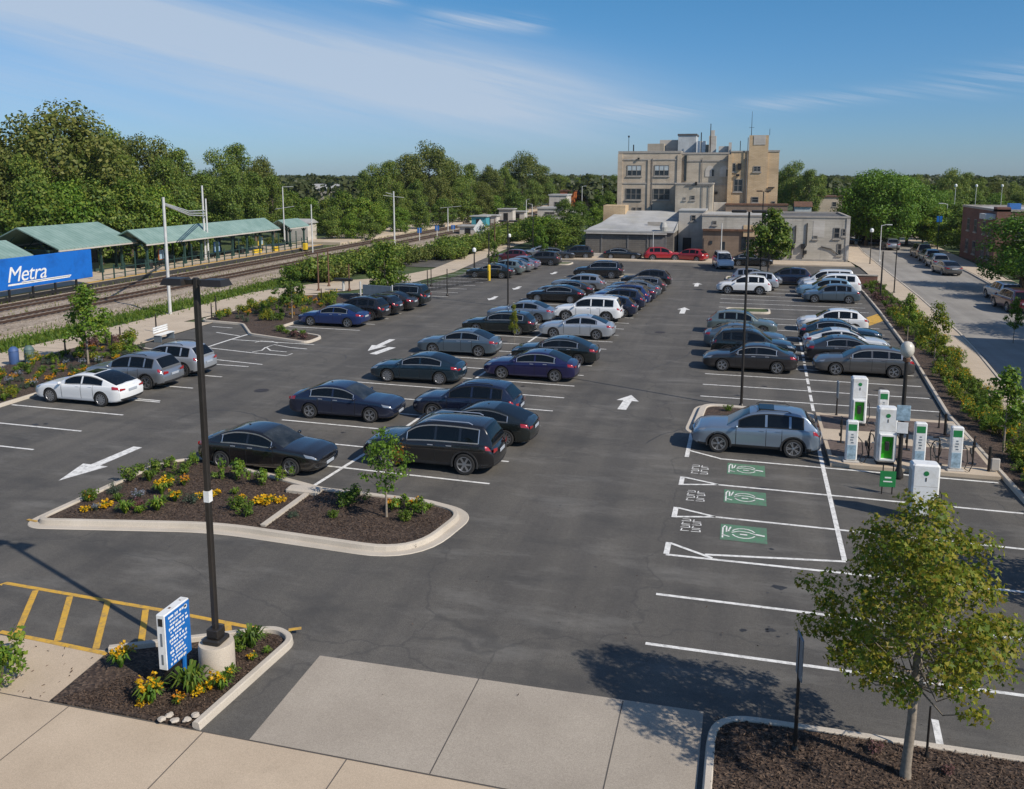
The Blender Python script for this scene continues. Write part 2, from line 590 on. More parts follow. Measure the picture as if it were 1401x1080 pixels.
# sign island by the pavement
i2 = [(-9.66, 12.92), (-9.42, 16.25), (-10.1, 16.62), (-13.3, 14.85)]
i2r = round_poly(i2, [0, .75, .6, 0], 8)
k = MB(); sweep(k, i2r, K_STD, closed=False); S(k.build("kerb", m_kerb))
k = MB(); k.prism([(-13.12, 12.94)] + offset(i2r, .16, False), -.01, .04); S(k.build("sign_island_mulch", m_mulch))
# bed under the near tree
i3 = [(-.42, 4), (-.30, 15.92), (10.9, 16.12)]
i3r = [i3[0]] + round_poly([(-.42, 8), (-.30, 15.92), (8, 16.05)], [0, .9, 0], 8)[1:-1] + [i3[2]]
k = MB(); sweep(k, i3r[::-1], K_STD, closed=False); S(k.build("kerb", m_kerb))
k = MB(); k.poly(offset(i3r[::-1], .16, False) + [(-.25, 4), (10.9, 4)], .11); S(k.build("tree_bed_mulch", m_mulch))
# right-hand bed along the street
rb = [(11.0, 16.2), (9.05, 29.8), (8.85, 40.2), (9.72, 55.2), (10.2, 70), (10.45, 82), (10.3, 88.2)]
k = MB(); sweep(k, rb[::-1], K_STD, closed=False); S(k.build("kerb", m_kerb))
rbi = offset(rb[::-1], .16, False)
k = MB(); k.poly(rbi + [(12.0, 16.2), (11.2, 30), (11.5, 42), (12.0, 55), (12.6, 70), (12.8, 82), (12.6, 88)], .1); S(k.build("street_bed_mulch", m_mulch))
# left-hand beds
lb = [(-32.4, 22), (-32.45, 33), (-32.4, 42.8), (-34.9, 43.6), (-36.4, 44.6)]
k = MB(); sweep(k, lb, K_STD, closed=False); S(k.build("kerb", m_kerb))
k = MB(); k.poly(offset(lb, .16, False) + [(-39.0, 46), (-39.1, 38), (-39.2, 22)], .09); S(k.build("flower_bed_mulch", m_mulch))
ring = round_poly([(-26.1, 47.6), (-26.1, 49.9), (-30.6, 51.7), (-30.7, 64.9), (-26.0, 64.4), (-25.2, 66.3), (-25.4, 68.0), (-27, 68.5), (-30.4, 70.2), (-38.3, 66.5), (-37.8, 53.2), (-33.9, 52.6), (-32.0, 50.2), (-31.3, 49.3)], [.8, .8, .6, .5, .6, .8, .6, .3, .8, .8, .8, .5, .4, .4], 6)
k = MB(); sweep(k, ring, K_STD); S(k.build("kerb", m_kerb))
bed("planted_bed_mulch", ring, m_mulch)
# charging island
ev1 = round_poly([(-1.85, 34.9), (3.1, 34.6), (3.3, 38.9), (-1.6, 39.4)], [.7, .3, .4, 1.0], 8)
k = MB(); sweep(k, ev1, [(-.25, .004), (-.23, .022), (0, .012), (.03, .135), (.06, .15), (.3, .15), (.32, .13), (.33, .02)]); S(k.build("kerb", m_kerb))
bed("charger_bed_mulch", ev1, m_mulch, ins=.3)
ev = MB()
ev.box(3.36, 8.95, 32.0, 39.0, -.02, .13)
S(ev.build("charging_pavement", m_path))
ev = MB(); ev.poly([(3.5, 32.9), (8.8, 32.9), (8.8, 34.9), (3.5, 34.9)], .135); ev.poly([(3.5, 36.5), (8.8, 36.5), (8.8, 38.6), (3.5, 38.6)], .135)
S(ev.build("brick_paving", m_brickpave))
# far islands
for pts in ([(-1.2, 67.0), (-1.2, 69.2), (2.2, 69.4), (2.2, 67.2)], [(-13.6, 88.2), (-13.6, 90.0), (-8.4, 90.4), (-8.2, 88.6)], [(-23.5, 98.2), (-23.5, 101), (-19.5, 101), (-19.6, 98.4)], [(-1.7, 88.2), (-1.6, 91), (9.6, 91), (9.8, 88.6)]):
    rr = round_poly(pts[::-1] if area(pts) < 0 else pts, .7, 6)
    k = MB(); sweep(k, rr, K_STD); S(k.build("kerb", m_kerb))
    bed("far_island_mulch", rr, m_grass)
# path beside the railway, its edges
pth = [(-39.05, 18), (-39.0, 45), (-38.9, 52), (-38.0, 60), (-38.3, 67), (-34.6, 71.5), (-31.4, 77), (-30.3, 88), (-31.4, 101), (-32.5, 116), (-33.5, 150)]
pto = [(-42.5, 18), (-42.4, 45), (-42.2, 52), (-42.4, 60), (-42.6, 68), (-39.5, 77), (-35.0, 82), (-33.6, 90), (-34.6, 102), (-35.6, 117), (-36.5, 150)]
k = MB()
for i in range(len(pth) - 1):
    k.quad((*pto[i], .012), (*pth[i], .012), (*pth[i + 1], .012), (*pto[i + 1], .012))
for i in range(40):
    v = 20 + i * 1.6
    if v < 52: k.strip([(-42.45, v), (-39.05, v)], .02, .017, 1)
k.poly([(-38.95, 43.4), (-36.2, 44.8), (-36.5, 53.0), (-38.9, 52.8)], .016)
S(k.build("path", [m_path, m_joint]))
# railway bed
k = MB()
prof = [(-58.3, 0), (-57.6, .18), (-47.2, .18), (-45.2, -.02)]
for (a_, b_) in zip(prof, prof[1:]):
    k.quad((a_[0], -40, a_[1]), (b_[0], -40, b_[1]), (b_[0], 420, b_[1]), (a_[0], 420, a_[1]))
S(k.build("railway_ballast", m_ballast))
m_rail = surf("rail_steel", (.09, .055, .038), .55, .5, world=True)
m_tie = surf("sleeper_wood", (.24, .195, .15), .9, world=True)
for tx in (-50.3, -55.0):
    k = MB()
    for sx_ in (-.72, .72):
        k.box(tx + sx_ - .035, tx + sx_ + .035, -40, 420, .26, .42)
    y = 30.0
    while y < 180:
        k.box(tx - 1.3, tx + 1.3, y, y + .22, .12, .215, 1); y += .62
    S(k.build("railway_track", [m_rail, m_tie]))
k = MB(); k.box(-66, -58.4, 20, 112, -.05, .55); k.box(-58.9, -58.38, 20, 112, .555, .565, 1); k.box(-58.39, -58.33, 20, 112, -.05, .5, 2); S(k.build("platform", [m_path, m_yell, surf("platform_face", (.035, .034, .033), .85, world=True)]))
k = MB(); k.box(-47.0, -46.0, 108, 240, -.02, .1); k.box(-66, -58.6, 118, 300, -.05, .4); S(k.build("far_platform", m_path))
# cross street, right street, pavements
k = MB(); k.poly([(-60, 92.2), (13.2, 92.2), (13.2, 104.6), (-60, 104.6)], .004); S(k.build("cross_street", m_asph))
k = MB(); k.box(-24, 12.4, 104.7, 109.6, -.03, .13); S(k.build("far_pavement", m_path))
stl = [(10.9, 22), (11.7, 32), (12.7, 42.5), (13.8, 55), (14.3, 62), (15.0, 80), (15.4, 101), (15.9, 125), (17.4, 150), (22, 230)]
strr = [(19.5, 22), (20.2, 32), (20.6, 42.5), (21.2, 55), (21.6, 62), (22.6, 80), (23.6, 101), (24.2, 125), (25.4, 150), (30, 230)]
k = MB()
for i in range(len(stl) - 1): k.quad((*stl[i], .006), (*strr[i], .006), (*strr[i + 1], .006), (*stl[i + 1], .006))
S(k.build("street", m_street))
k = MB()
pv = [(11.0, 22), (11.1, 32), (11.45, 42), (12.0, 55), (12.3, 62), (12.75, 82), (12.8, 89), (12.9, 104), (12.4, 112), (12.4, 125), (13.5, 150)]
pr = [(11.2, 22), (11.65, 32), (12.5, 42.5), (13.6, 55), (14.1, 62), (14.85, 81), (15.0, 89), (15.25, 104), (15.5, 112), (15.7, 125), (17.2, 150)]
for i in range(len(pv) - 1): k.quad((*pv[i], .09), (*pr[i], .09), (*pr[i + 1], .09), (*pv[i + 1], .09))
S(k.build("street_pavement", m_path))
k = MB(); sweep(k, [(x - .14, y) for x, y in stl], [(.15, 0), (.13, .13), (0, .13), (0, 0)], closed=False); S(k.build("kerb", m_kerb))
k = MB(); sweep(k, [(x, y) for x, y in strr], [(.15, 0), (.13, .13), (0, .13), (0, 0)][::-1], closed=False); S(k.build("kerb", m_kerb))
k = MB()
for i in range(3, len(strr) - 1): k.quad((strr[i][0] + .15, strr[i][1], .09), (strr[i][0] + 2.6, strr[i][1], .09), (strr[i + 1][0] + 2.6, strr[i + 1][1], .09), (strr[i + 1][0] + .15, strr[i + 1][1], .09))
S(k.build("far_street_pavement", m_path))

# ------------------------------------------------------------------ painted markings (one 4 mm sheet over the asphalt)
ZP = .006
# oil drips in the stalls and tar-sealed cracks, as thin sheets
m_oil = surf("oil_stain", (.034, .033, .032), .55, world=True, var=.3, scale=4)
m_tar = surf("crack_sealant", (.024, .023, .023), .5, world=True)
k = MB()
rs = random.Random(31)


def blob(x, y, r_):
    n = 14
    k.add([(x + r_ * rs.uniform(.6, 1.15) * math.cos(2 * PI * i / n) * 1.3, y + r_ * rs.uniform(.6, 1.15) * math.sin(2 * PI * i / n), .002) for i in range(n)], [tuple(range(n))])


for (u0, v0, dv, cnt) in ((-28.2, 26.4, 2.5, 7), (-16.2, 28.6, 2.385, 24), (-10.6, 28.4, 2.385, 24), (.6, 19.5, 2.42, 20), (5.9, 19.6, 2.42, 6), (6.2, 42.3, 2.42, 18)):
    for i in range(cnt):
        for _ in range(rs.choice((0, 1, 1, 2))):
            x, y = u0 + rs.uniform(-.7, .7), v0 + dv * i + rs.uniform(-.35, .35)
            blob(x, y, rs.uniform(.06, .17))
            for _ in range(rs.randint(1, 5)): blob(x + rs.gauss(0, .3), y + rs.gauss(0, .25), rs.uniform(.015, .04))
for _ in range(90): blob(rs.uniform(-24, -1), rs.uniform(17, 70), rs.uniform(.015, .045))
S(k.build("oil_stains", m_oil))
k = MB()
for (x, y, ang, L_) in ((-3.4, 33, 1.5, 5), (-23.4, 31, 1.7, 6), (-4.6, 46, 1.55, 8), (-22, 44, 1.45, 9), (4.2, 20.5, .1, 4), (-6.4, 60, 1.6, 9), (-21, 63, 1.5, 9)):
    pts = []
    for i in range(int(L_ / .35)):
        pts.append((x, y)); ang += rs.gauss(0, .28); x += .35 * math.cos(ang); y += .35 * math.sin(ang)
    k.strip(pts, .035, .003)
S(k.build("sealed_cracks", m_tar))
k = MB()
for (x, y) in ((-22.6, 36.5), (-5.2, 57.5)):
    k.lathe([(.36, .001), (.36, .004), (.30, .005)], 24, (x, y, 0))
S(k.build("manhole_cover", surf("cast_iron", (.06, .05, .045), .6, .4, world=True)))
k = MB()
LW = .11
for i in range(8):                                        # stalls against the flower bed
    k.strip([(-32.3, 26.14 + 2.5 * i - 2.5), (-26.15, 26.14 + 2.5 * i - 2.5 - .12)], LW, ZP)
k.strip([(-30.6, 33.35), (-26.0, 33.3)], LW, ZP)
for i in range(6):
    k.strip([(-30.5, 53.0 + 2.45 * i), (-25.0, 52.9 + 2.45 * i)], LW, ZP)
for i in range(12):
    k.strip([(-30.2, 70.0 + 2.6 * i), (-24.6, 69.9 + 2.6 * i)], LW, ZP)
for i in range(26):                                       # the double row
    v = 27.06 + 2.385 * i
    k.strip([(-19.1 + .05 * i, v + .35), (-13.45 + .05 * i, v + .18)], LW, ZP)
    k.strip([(-13.45 + .05 * i, v + .18), (-8.1 + .03 * i, v)], LW, ZP)
k.strip([(-13.85, 25.0), (-13.45, 31), (-13.2, 41), (-12.8, 56), (-11.6, 88)], .14, ZP + .004)
for v in (18.24, 20.64):
    k.strip([(-1.79, v), (8.6, v + .03)], LW, ZP)
for i in range(18):                                       # right-hand double row
    v = 41.04 + 2.42 * i
    if 66 < v < 70: continue
    k.strip([(-1.72, v), (3.2 + .02 * i, v - .05)], LW, ZP)
    k.strip([(3.2 + .02 * i, v - .05), (8.75 + .06 * i, v - .1)], LW, ZP)
k.strip([(3.02, 23.9), (3.12, 34.3)], .14, ZP + .004)
for i in range(14):
    v = 39.6 + i * 1.75
    k.strip([(3.32 + .012 * (v - 39.6) * 2, v), (3.34 + .012 * (v - 39.6) * 2, v + 1.25)], .14, ZP + .004)
k.strip([at(1279, 985), at(1287, 1024)], .13, ZP)
evl = [31.75, 28.95, 26.05, 23.05]
for v in evl[:3]:
    k.strip([(-.55, v + .06), (8.8, v - .05)], LW, ZP)
k.strip([(-1.76, 23.02), (8.7, 23.2)], LW, ZP); k.strip([(-.7, 23.3), (3.05, 23.85)], LW, ZP)
for v in evl:                                             # the little splayed ends
    hi, lo = v + .55, v - .30
    if v > 31: hi, lo = v + 3.0, v - .05
    if v < 24: hi, lo = v + .8, v
    k.strip([(-1.75, lo), (-1.75, hi)], .16, ZP + .002)
    k.strip([(-1.7, min(hi, v + .8) - .05), (-.5, v + .05)], LW, ZP + .006)
    if v < 31 and v > 24: k.strip([(-1.7, lo + .05), (-.5, v + .05)], LW, ZP + .006)
S(k.build("parking_lines", m_white))

# green charging emblems with their white strokes
k = MB()


def emblem(v0, v1, u0, u1, car):
    k.poly([(u0, v0), (u1, v0), (u1, v1), (u0, v1)], ZP, 1)
    z, w = ZP + .004, .045
    L, Hh = u1 - u0, v1 - v0
    P = lambda a, b: (u0 + a * L, v0 + b * Hh)
    arc = [P(.5 + .26 * math.cos(t), .5 + .30 * math.sin(t)) for t in [i * PI / 8 for i in range(17)]]
    k.strip(arc[1:8], w, z); k.strip(arc[9:16], w, z)
    k.strip([P(.24, .5), P(.4, .62), P(.6, .6), P(.76, .5)], w, z)
    k.strip([P(.42, .42), P(.58, .42)], w * 1.6, z + .004)
    k.strip([P(.76, .5), P(.95, .45)], w * 2, z + .004)
    k.strip([P(.05, .12), P(.05, .75), P(.10, .9)], w, z); k.strip([P(.05, .3), P(.2, .22)], w, z)
    k.strip([P(.13, .5), P(.13, .85)], w, z); k.strip([P(.17, .55), P(.22, .85)], w, z)


for q in ((30.22, 31.42, -.25, 1.06), (27.42, 28.62, -.30, 1.04), (24.45, 25.62, -.33, 1.0)):
    emblem(*q, 0)
for v in (29.75, 27.1, 24.6):                            # lettering at the stall mouths, running up the stall
    for j, x in enumerate((-1.5, -1.18)):
        for i in range(4):
            y = v + .2 + i * .25
            z = ZP + .002
            k.strip([(x, y), (x + .26, y + .02)], .035, z)
            if (i + j) % 2: k.strip([(x + .02, y + .15), (x + .24, y + .17)], .03, z)
            k.strip([(x + .03 + .24 * ((i * 7 + j) % 2), y), (x + .05 + .2 * ((i * 7 + j) % 2), y + .16)], .035, z + .003)
S(k.build("charging_markings", [m_white, m_green]))


def arrow(x, y, rz, L, w=.16, hw=.5, hl=.9):
    c, s = math.cos(rz), math.sin(rz)
    P = lambda a, b: (x + a * c - b * s, y + a * s + b * c, ZP)
    k.add([P(-L / 2, -w), P(L / 2 - hl, -w), P(L / 2 - hl, -hw), P(L / 2, 0), P(L / 2 - hl, hw), P(L / 2 - hl, w), P(-L / 2, w)], [(0, 1, 2, 3, 4, 5, 6)])


k = MB()
arrow(-22.55, 25.4, R(-92), 3.9, .2, .55, 1.7)
arrow(-4.98, 39.0, R(88), 2.7, .2, .52, 1.1)
arrow(-4.35, 67.5, R(90), 3.2, .2, .5, 1.2)
arrow(-21.6, 48.6, R(-90), 3.8, .2, .5, 1.7); k.strip([(-20.9, 45.9), (-20.6, 48.1)], .5, ZP)
arrow(-20.6, 70, R(-90), 2.4, .18, .42, 1.0); arrow(-20.3, 77, R(-90), 2.4, .18, .42, 1.0); arrow(-19.6, 90, R(-90), 2.4, .18, .42, 1.0)
arrow(-4.2, 84, R(90), 2.8, .2, .5, 1.1)
S(k.build("arrow_markings", m_white))

# accessible stalls on the left: hatching and wheel symbol
k = MB()
k.strip([at(281, 476), at(315, 465), at(345, 456), at(360, 453)], .16, ZP)
k.strip([at(318, 465), at(430, 472)], LW, ZP + .004); k.strip([at(345, 459), at(400, 464)], LW, ZP + .004)
k.strip([at(284, 476), at(345, 483), at(392, 487), at(400, 484)], LW, ZP)
k.strip([at(283, 491), at(359, 499)], LW, ZP); k.strip([at(290, 447), at(318, 449)], LW, ZP); k.strip([at(296, 455), at(328, 460)], LW, ZP)
k.strip([at(349, 469), at(357, 467), at(372, 467.5), at(380, 470)], .1, ZP + .008)
k.strip([at(345, 482), at(358, 480), at(363, 476), at(375, 472), at(398, 476)], .1, ZP + .008)
k.strip([at(365, 476), at(370, 480), at(392, 482)], .1, ZP + .008); k.strip([at(398, 476), at(420, 478)], .12, ZP + .008)
S(k.build("accessible_markings", m_white))

# yellow hatching beside the sign island
k = MB()
k.strip([at(0, 801), at(7, 798), at(220, 835), at(371, 864), at(398, 866)], .13, ZP)
k.strip([at(0, 865), at(60, 877), at(138, 893.5), at(150, 896)], .13, ZP + .005)
for a_, b_ in (((23.5, 868), (48.7, 808.7)), ((78.5, 878), (95.8, 817)), ((131, 889), (147.6, 824)), ((192, 889), (199.4, 834.7)), ((314, 871.5), (311.6, 854))):
    k.strip([at(*a_), at(*b_)], .15, ZP + .010)
k.strip([(-9.75, 16.42), (-9.50, 16.56)], .12, .158); k.strip([(-20.9, 20.35), (-20.5, 20.3)], .1, .03)
S(k.build("yellow_hatching", m_yell))
k = MB(); k.poly([at(1170, 440), at(1200, 430), at(1215, 437), at(1190, 446)], ZP); S(k.build("orange_marking", m_yell))
# ================================================================== vehicles
m_tyre = surf("tyre_rubber", (.018, .018, .018), .85, var=.3)
m_rim = surf("alloy_rim", (.46, .47, .49), .32, .9, var=.1)
m_rimdark = surf("wheel_well", (.012, .012, .012), .9)
m_blackp = surf("black_plastic", (.022, .022, .023), .6, var=.25)
m_chrome = surf("bright_trim", (.72, .73, .74), .34, .8, var=.05)
m_plate = surf("licence_plate", (.36, .39, .43), .5, var=.1, scale=30)
m_glass, nt, b = newmat("car_glass")
b.inputs["Base Color"].default_value = (.004, .006, .008, 1); b.inputs["Roughness"].default_value = .04; b.inputs["IOR"].default_value = 1.42
m_glassl, nt, b = newmat("windscreen_glass")
b.inputs["Roughness"].default_value = .05
nt.links.new(ramp(nt, noise(nt, N(nt, "ShaderNodeTexCoord").outputs["Object"], 1.6, 3), [(.35, (.010, .014, .017)), (.7, (.045, .052, .056))]), b.inputs["Base Color"])
m_tail, nt, b = newmat("tail_lamp_lens")
b.inputs["Base Color"].default_value = (.30, .012, .015, 1); b.inputs["Roughness"].default_value = .12; b.inputs["Coat Weight"].default_value = 1
m_head, nt, b = newmat("head_lamp_lens")
b.inputs["Base Color"].default_value = (.34, .36, .38, 1); b.inputs["Roughness"].default_value = .1; b.inputs["Metallic"].default_value = .5; b.inputs["Coat Weight"].default_value = 1
m_paintslot = paint("car_paint_plain", (.3, .3, .3))


def cr(p0, p1, p2, p3, t):
    return .5 * ((2 * p1) + (-p0 + p2) * t + (2 * p0 - 5 * p1 + 4 * p2 - p3) * t * t + (-p0 + 3 * p1 - 3 * p2 + p3) * t ** 3)


def interp(tab, x):
    """Smooth interpolation in a table sorted by x."""
    if x <= tab[0][0]: return tab[0][1:]
    if x >= tab[-1][0]: return tab[-1][1:]
    for i in range(len(tab) - 1):
        if tab[i][0] <= x <= tab[i + 1][0]:
            t = (x - tab[i][0]) / (tab[i + 1][0] - tab[i][0])
            t = t * t * (3 - 2 * t) * .5 + t * .5
            return tuple(a + (b - a) * t for a, b in zip(tab[i][1:], tab[i + 1][1:]))


# x is forward.  prof: (x, centre height of bonnet / boot, shoulder height)
BOW = .07
KINDS = {
    'sedan': dict(L=4.85, W=.925, H=1.455, wb=2.82, r=.335, zb=.18, cowl=1.02, rf=.26, rr=-.98, deck=-1.86, gw=.86, rw=.63, pill=.30, b0=-.30,
                  prof=[(-2.425, .92, .86), (-2.38, 1.02, .93), (-2.0, 1.045, .955), (-1.0, .98, .965), (.9, .95, .925), (1.0, .975, .91), (1.7, .925, .865), (2.2, .83, .77), (2.39, .73, .69), (2.425, .66, .63)]),
    'coupe': dict(L=4.75, W=.925, H=1.42, wb=2.80, r=.34, zb=.17, cowl=1.05, rf=.22, rr=-.72, deck=-2.08, gw=.85, rw=.60, pill=.34, b0=-.30,
                  prof=[(-2.375, .90, .84), (-2.33, 1.0, .92), (-2.05, 1.02, .95), (-1.0, .97, .955), (.9, .93, .91), (1.0, .95, .89), (1.7, .905, .845), (2.15, .81, .75), (2.34, .71, .67), (2.375, .64, .61)]),
    'suv': dict(L=4.66, W=.94, H=1.67, wb=2.72, r=.365, zb=.23, cowl=1.02, rf=.34, rr=-1.55, deck=-2.10, gw=.865, rw=.66, pill=.26, b0=-.32, clad=True,
                prof=[(-2.33, .98, .92), (-2.30, 1.08, 1.00), (-2.1, 1.10, 1.055), (-1.0, 1.07, 1.045), (.9, 1.04, 1.01), (1.0, 1.075, 1.00), (1.65, 1.035, .965), (2.1, .95, .89), (2.29, .84, .80), (2.33, .75, .72)]),
    'big_suv': dict(L=5.02, W=.985, H=1.79, wb=2.92, r=.39, zb=.24, cowl=1.12, rf=.46, rr=-1.98, deck=-2.36, gw=.905, rw=.71, pill=.24, b0=-.30, clad=True,
                    prof=[(-2.51, 1.02, .98), (-2.48, 1.12, 1.05), (-2.2, 1.14, 1.10), (-1.0, 1.11, 1.09), (1.0, 1.09, 1.06), (1.1, 1.125, 1.05), (1.8, 1.08, 1.0), (2.3, .98, .92), (2.47, .80, .76), (2.51, .70, .67)]),
    'hatchback': dict(L=4.45, W=.91, H=1.53, wb=2.68, r=.33, zb=.19, cowl=1.0, rf=.30, rr=-1.35, deck=-2.02, gw=.845, rw=.63, pill=.28, b0=-.30,
                      prof=[(-2.225, .92, .86), (-2.19, 1.02, .95), (-2.0, 1.04, .995), (-1.0, 1.0, .985), (.9, .96, .94), (1.0, .99, .925), (1.6, .93, .87), (2.03, .84, .78), (2.19, .73, .69), (2.225, .66, .63)]),
    'wagon': dict(L=4.88, W=.925, H=1.50, wb=2.84, r=.345, zb=.18, cowl=1.04, rf=.30, rr=-1.62, deck=-2.22, gw=.86, rw=.63, pill=.30, b0=-.30,
                  prof=[(-2.44, .90, .84), (-2.40, 1.0, .93), (-2.1, 1.03, .985), (-1.0, .99, .97), (.9, .95, .93), (1.0, .975, .915), (1.7, .925, .865), (2.22, .83, .77), (2.40, .73, .69), (2.44, .66, .63)]),
    'van': dict(L=4.9, W=.96, H=1.86, wb=2.95, r=.35, zb=.2, cowl=1.35, rf=.72, rr=-2.1, deck=-2.38, gw=.905, rw=.75, pill=.2, b0=.0,
                prof=[(-2.45, .98, .93), (-2.42, 1.07, 1.02), (-2.1, 1.1, 1.07), (1.2, 1.06, 1.04), (1.35, 1.09, 1.02), (1.9, .98, .92), (2.28, .84, .79), (2.42, .68, .65), (2.45, .6, .58)]),
}


def rows_of(P, x):
    s = min(1, abs(x) / (P['L'] / 2))
    zt, zs = interp(P['prof'], x)
    e = max(0, (s - .80) / .20)
    w = P['W'] * (1 - .035 * s ** 2 - (.17 if x > 0 else .12) * e ** 2.4)
    zb = P['zb'] + .10 * e ** 2
    h = zs - zb
    return [(0, zb), (.78 * w, zb), (.935 * w, zb + .05), (.968 * w, zb + .2 * h), (.985 * w, zb + .46 * h), (1.0 * w, zb + .74 * h), (.982 * w, zb + .91 * h), (.925 * w, zs + .005), (.62 * w, zs + (zt - zs) * .68), (0, zt)]


def S_(P, x, r, side=1):
    rows = rows_of(P, x)
    i = min(int(r), 8); t = r - i
    if i == 0: q = (rows[0][0] + (rows[1][0] - rows[0][0]) * t, rows[0][1])
    else:
        a, b, c = rows[max(i - 1, 1)], rows[i], rows[i + 1]
        d = rows[i + 2] if i + 2 < 10 else (-rows[8][0], rows[8][1])
        q = (cr(a[0], b[0], c[0], d[0], t), cr(a[1], b[1], c[1], d[1], t))
    hl = P['L'] / 2
    s = abs(x) / hl
    e = max(0, (s - .86) / .14) ** 1.5
    zf = (q[1] - .35) / .5
    dx = -e * (.10 * max(0, zf - .45) ** 2 * 2.2 + .05 * max(0, .25 - zf))
    sg = 1 if x > 0 else -1
    return Vector((x + sg * dx, side * q[0], q[1]))


def body_mesh(P, name):
    hl = P['L'] / 2
    xs = [hl * math.sin(t * PI / 2) * .35 + hl * t * .65 for t in [-1 + 2 * i / 52 for i in range(53)]]
    rr = [0] + [1 + i * .5 for i in range(17)]
    nr_ = len(rr)
    bm = bmesh.new()
    grid = []
    for x in xs:
        loop = [bm.verts.new(S_(P, x, r)) for r in rr]
        loop += [bm.verts.new(S_(P, x, r, -1)) for r in rr[-2:0:-1]]
        grid.append(loop)
    n = len(grid[0])
    for i in range(len(xs) - 1):
        for k in range(n):
            bm.faces.new((grid[i][k], grid[i + 1][k], grid[i + 1][(k + 1) % n], grid[i][(k + 1) % n]))
    for (loop, sg) in ((grid[0], -1), (grid[-1], 1)):       # rounded nose and tail
        rows = [(loop[k], loop[n - k]) for k in range(1, nr_ - 1)]
        cols = []
        for (a, c) in rows:
            mid = [bm.verts.new(a.co.lerp(c.co, t) + Vector((sg * BOW * (1 - (2 * t - 1) ** 2), 0, 0))) for t in (.2, .4, .6, .8)]
            cols.append([a] + mid + [c])
        for j in range(len(cols) - 1):
            for q in range(5):
                bm.faces.new((cols[j][q], cols[j][q + 1], cols[j + 1][q + 1], cols[j + 1][q]))
        b0 = [bm.verts.new(loop[0].co + Vector((sg * .0, 0, 0)))]
        bm.faces.new([loop[0]] + cols[0][::-1]) if True else None
        bm.verts.remove(b0[0])
        bm.faces.new([loop[nr_ - 1]] + cols[-1])
    bmesh.ops.recalc_face_normals(bm, faces=bm.faces)
    me = bpy.data.meshes.new(name)
    bm.to_mesh(me); bm.free()
    o = bpy.data.objects.new("tmp", me); COL.objects.link(o)
    cutters = []
    for sx_ in (1, -1):
        for sy in (1, -1):
            c = MB()
            c.lathe([(P['r'] + .055, -.17), (P['r'] + .055, .17)], 28, (sx_ * P['wb'] / 2, sy * (P['W'] - .10), P['r']), axis='y')
            co = c.build("cut", m_rimdark)
            bm = bmesh.new(); bm.from_mesh(co.data); bmesh.ops.recalc_face_normals(bm, faces=bm.faces); bm.to_mesh(co.data); bm.free()
            md = o.modifiers.new("b", 'BOOLEAN'); md.operation = 'DIFFERENCE'; md.solver = 'EXACT'; md.object = co
            cutters.append(co)
    dg = bpy.context.evaluated_depsgraph_get()
    out = bpy.data.meshes.new_from_object(o.evaluated_get(dg))
    out.name = name
    for c in cutters: bpy.data.objects.remove(c)
    bpy.data.objects.remove(o)
    out.materials.clear()
    out.materials.append(m_paintslot); out.materials.append(m_blackp); out.materials.append(m_rimdark)
    for f in out.polygons:
        c = f.center
        mi = 0
        for sx_ in (1, -1):
            d = Vector((c.x - sx_ * P['wb'] / 2, 0, c.z - P['r']))
            if d.length < P['r'] + .06 and abs(c.y) < P['W'] - .02: mi = 2
        if mi == 0 and c.z < P['zb'] + (.14 if P.get('clad') else .055): mi = 1
        if mi == 0 and abs(c.x) > hl - .02 and c.z < P['zb'] + .22: mi = 1
        f.material_index = mi
        f.use_smooth = True
    out.set_sharp_from_angle(angle=R(38))
    return out


ROOF = {
    'sedan': [(1.06, .945), (.74, 1.115), (.36, 1.315), (.02, 1.415), (-.45, 1.455), (-.92, 1.425), (-1.36, 1.305), (-1.76, 1.125), (-2.0, 1.03)],
    'coupe': [(1.06, .925), (.72, 1.10), (.32, 1.30), (-.06, 1.40), (-.5, 1.425), (-.95, 1.385), (-1.45, 1.245), (-1.9, 1.075), (-2.14, .99)],
    'suv': [(1.08, 1.03), (.78, 1.23), (.40, 1.47), (.06, 1.60), (-.42, 1.665), (-1.0, 1.66), (-1.52, 1.605), (-1.78, 1.53), (-2.05, 1.24), (-2.19, 1.09)],
    'big_suv': [(1.18, 1.08), (.88, 1.31), (.52, 1.58), (.20, 1.715), (-.3, 1.785), (-1.2, 1.785), (-1.9, 1.735), (-2.12, 1.67), (-2.34, 1.34), (-2.44, 1.12)],
    'hatchback': [(1.04, .97), (.72, 1.18), (.36, 1.385), (.0, 1.49), (-.5, 1.53), (-1.0, 1.51), (-1.42, 1.435), (-1.64, 1.36), (-1.92, 1.12), (-2.05, 1.01)],
    'wagon': [(1.06, .945), (.72, 1.14), (.33, 1.355), (.0, 1.45), (-.5, 1.49), (-1.1, 1.475), (-1.65, 1.405), (-1.9, 1.33), (-2.18, 1.09), (-2.28, 1.0)],
    'van': [(1.42, 1.07), (1.1, 1.33), (.8, 1.57), (.48, 1.74), (.0, 1.83), (-1.0, 1.86), (-1.95, 1.835), (-2.16, 1.77), (-2.33, 1.38), (-2.43, 1.1)],
}
CUTS = {  # x of: windscreen header, A-pillar foot of the side glass, end of rear door glass, end of quarter glass, rear header
    'sedan': (.20, .62, -1.42, None, -1.02), 'coupe': (.14, .60, -1.46, None, -.86), 'suv': (.24, .64, -1.18, -1.70, -1.80), 'big_suv': (.36, .74, -1.22, -1.96, -2.14),
    'hatchback': (.20, .60, -1.08, -1.50, -1.62), 'wagon': (.16, .60, -1.12, -1.78, -1.90), 'van': (.62, 1.0, -1.05, -1.98, -2.17)}


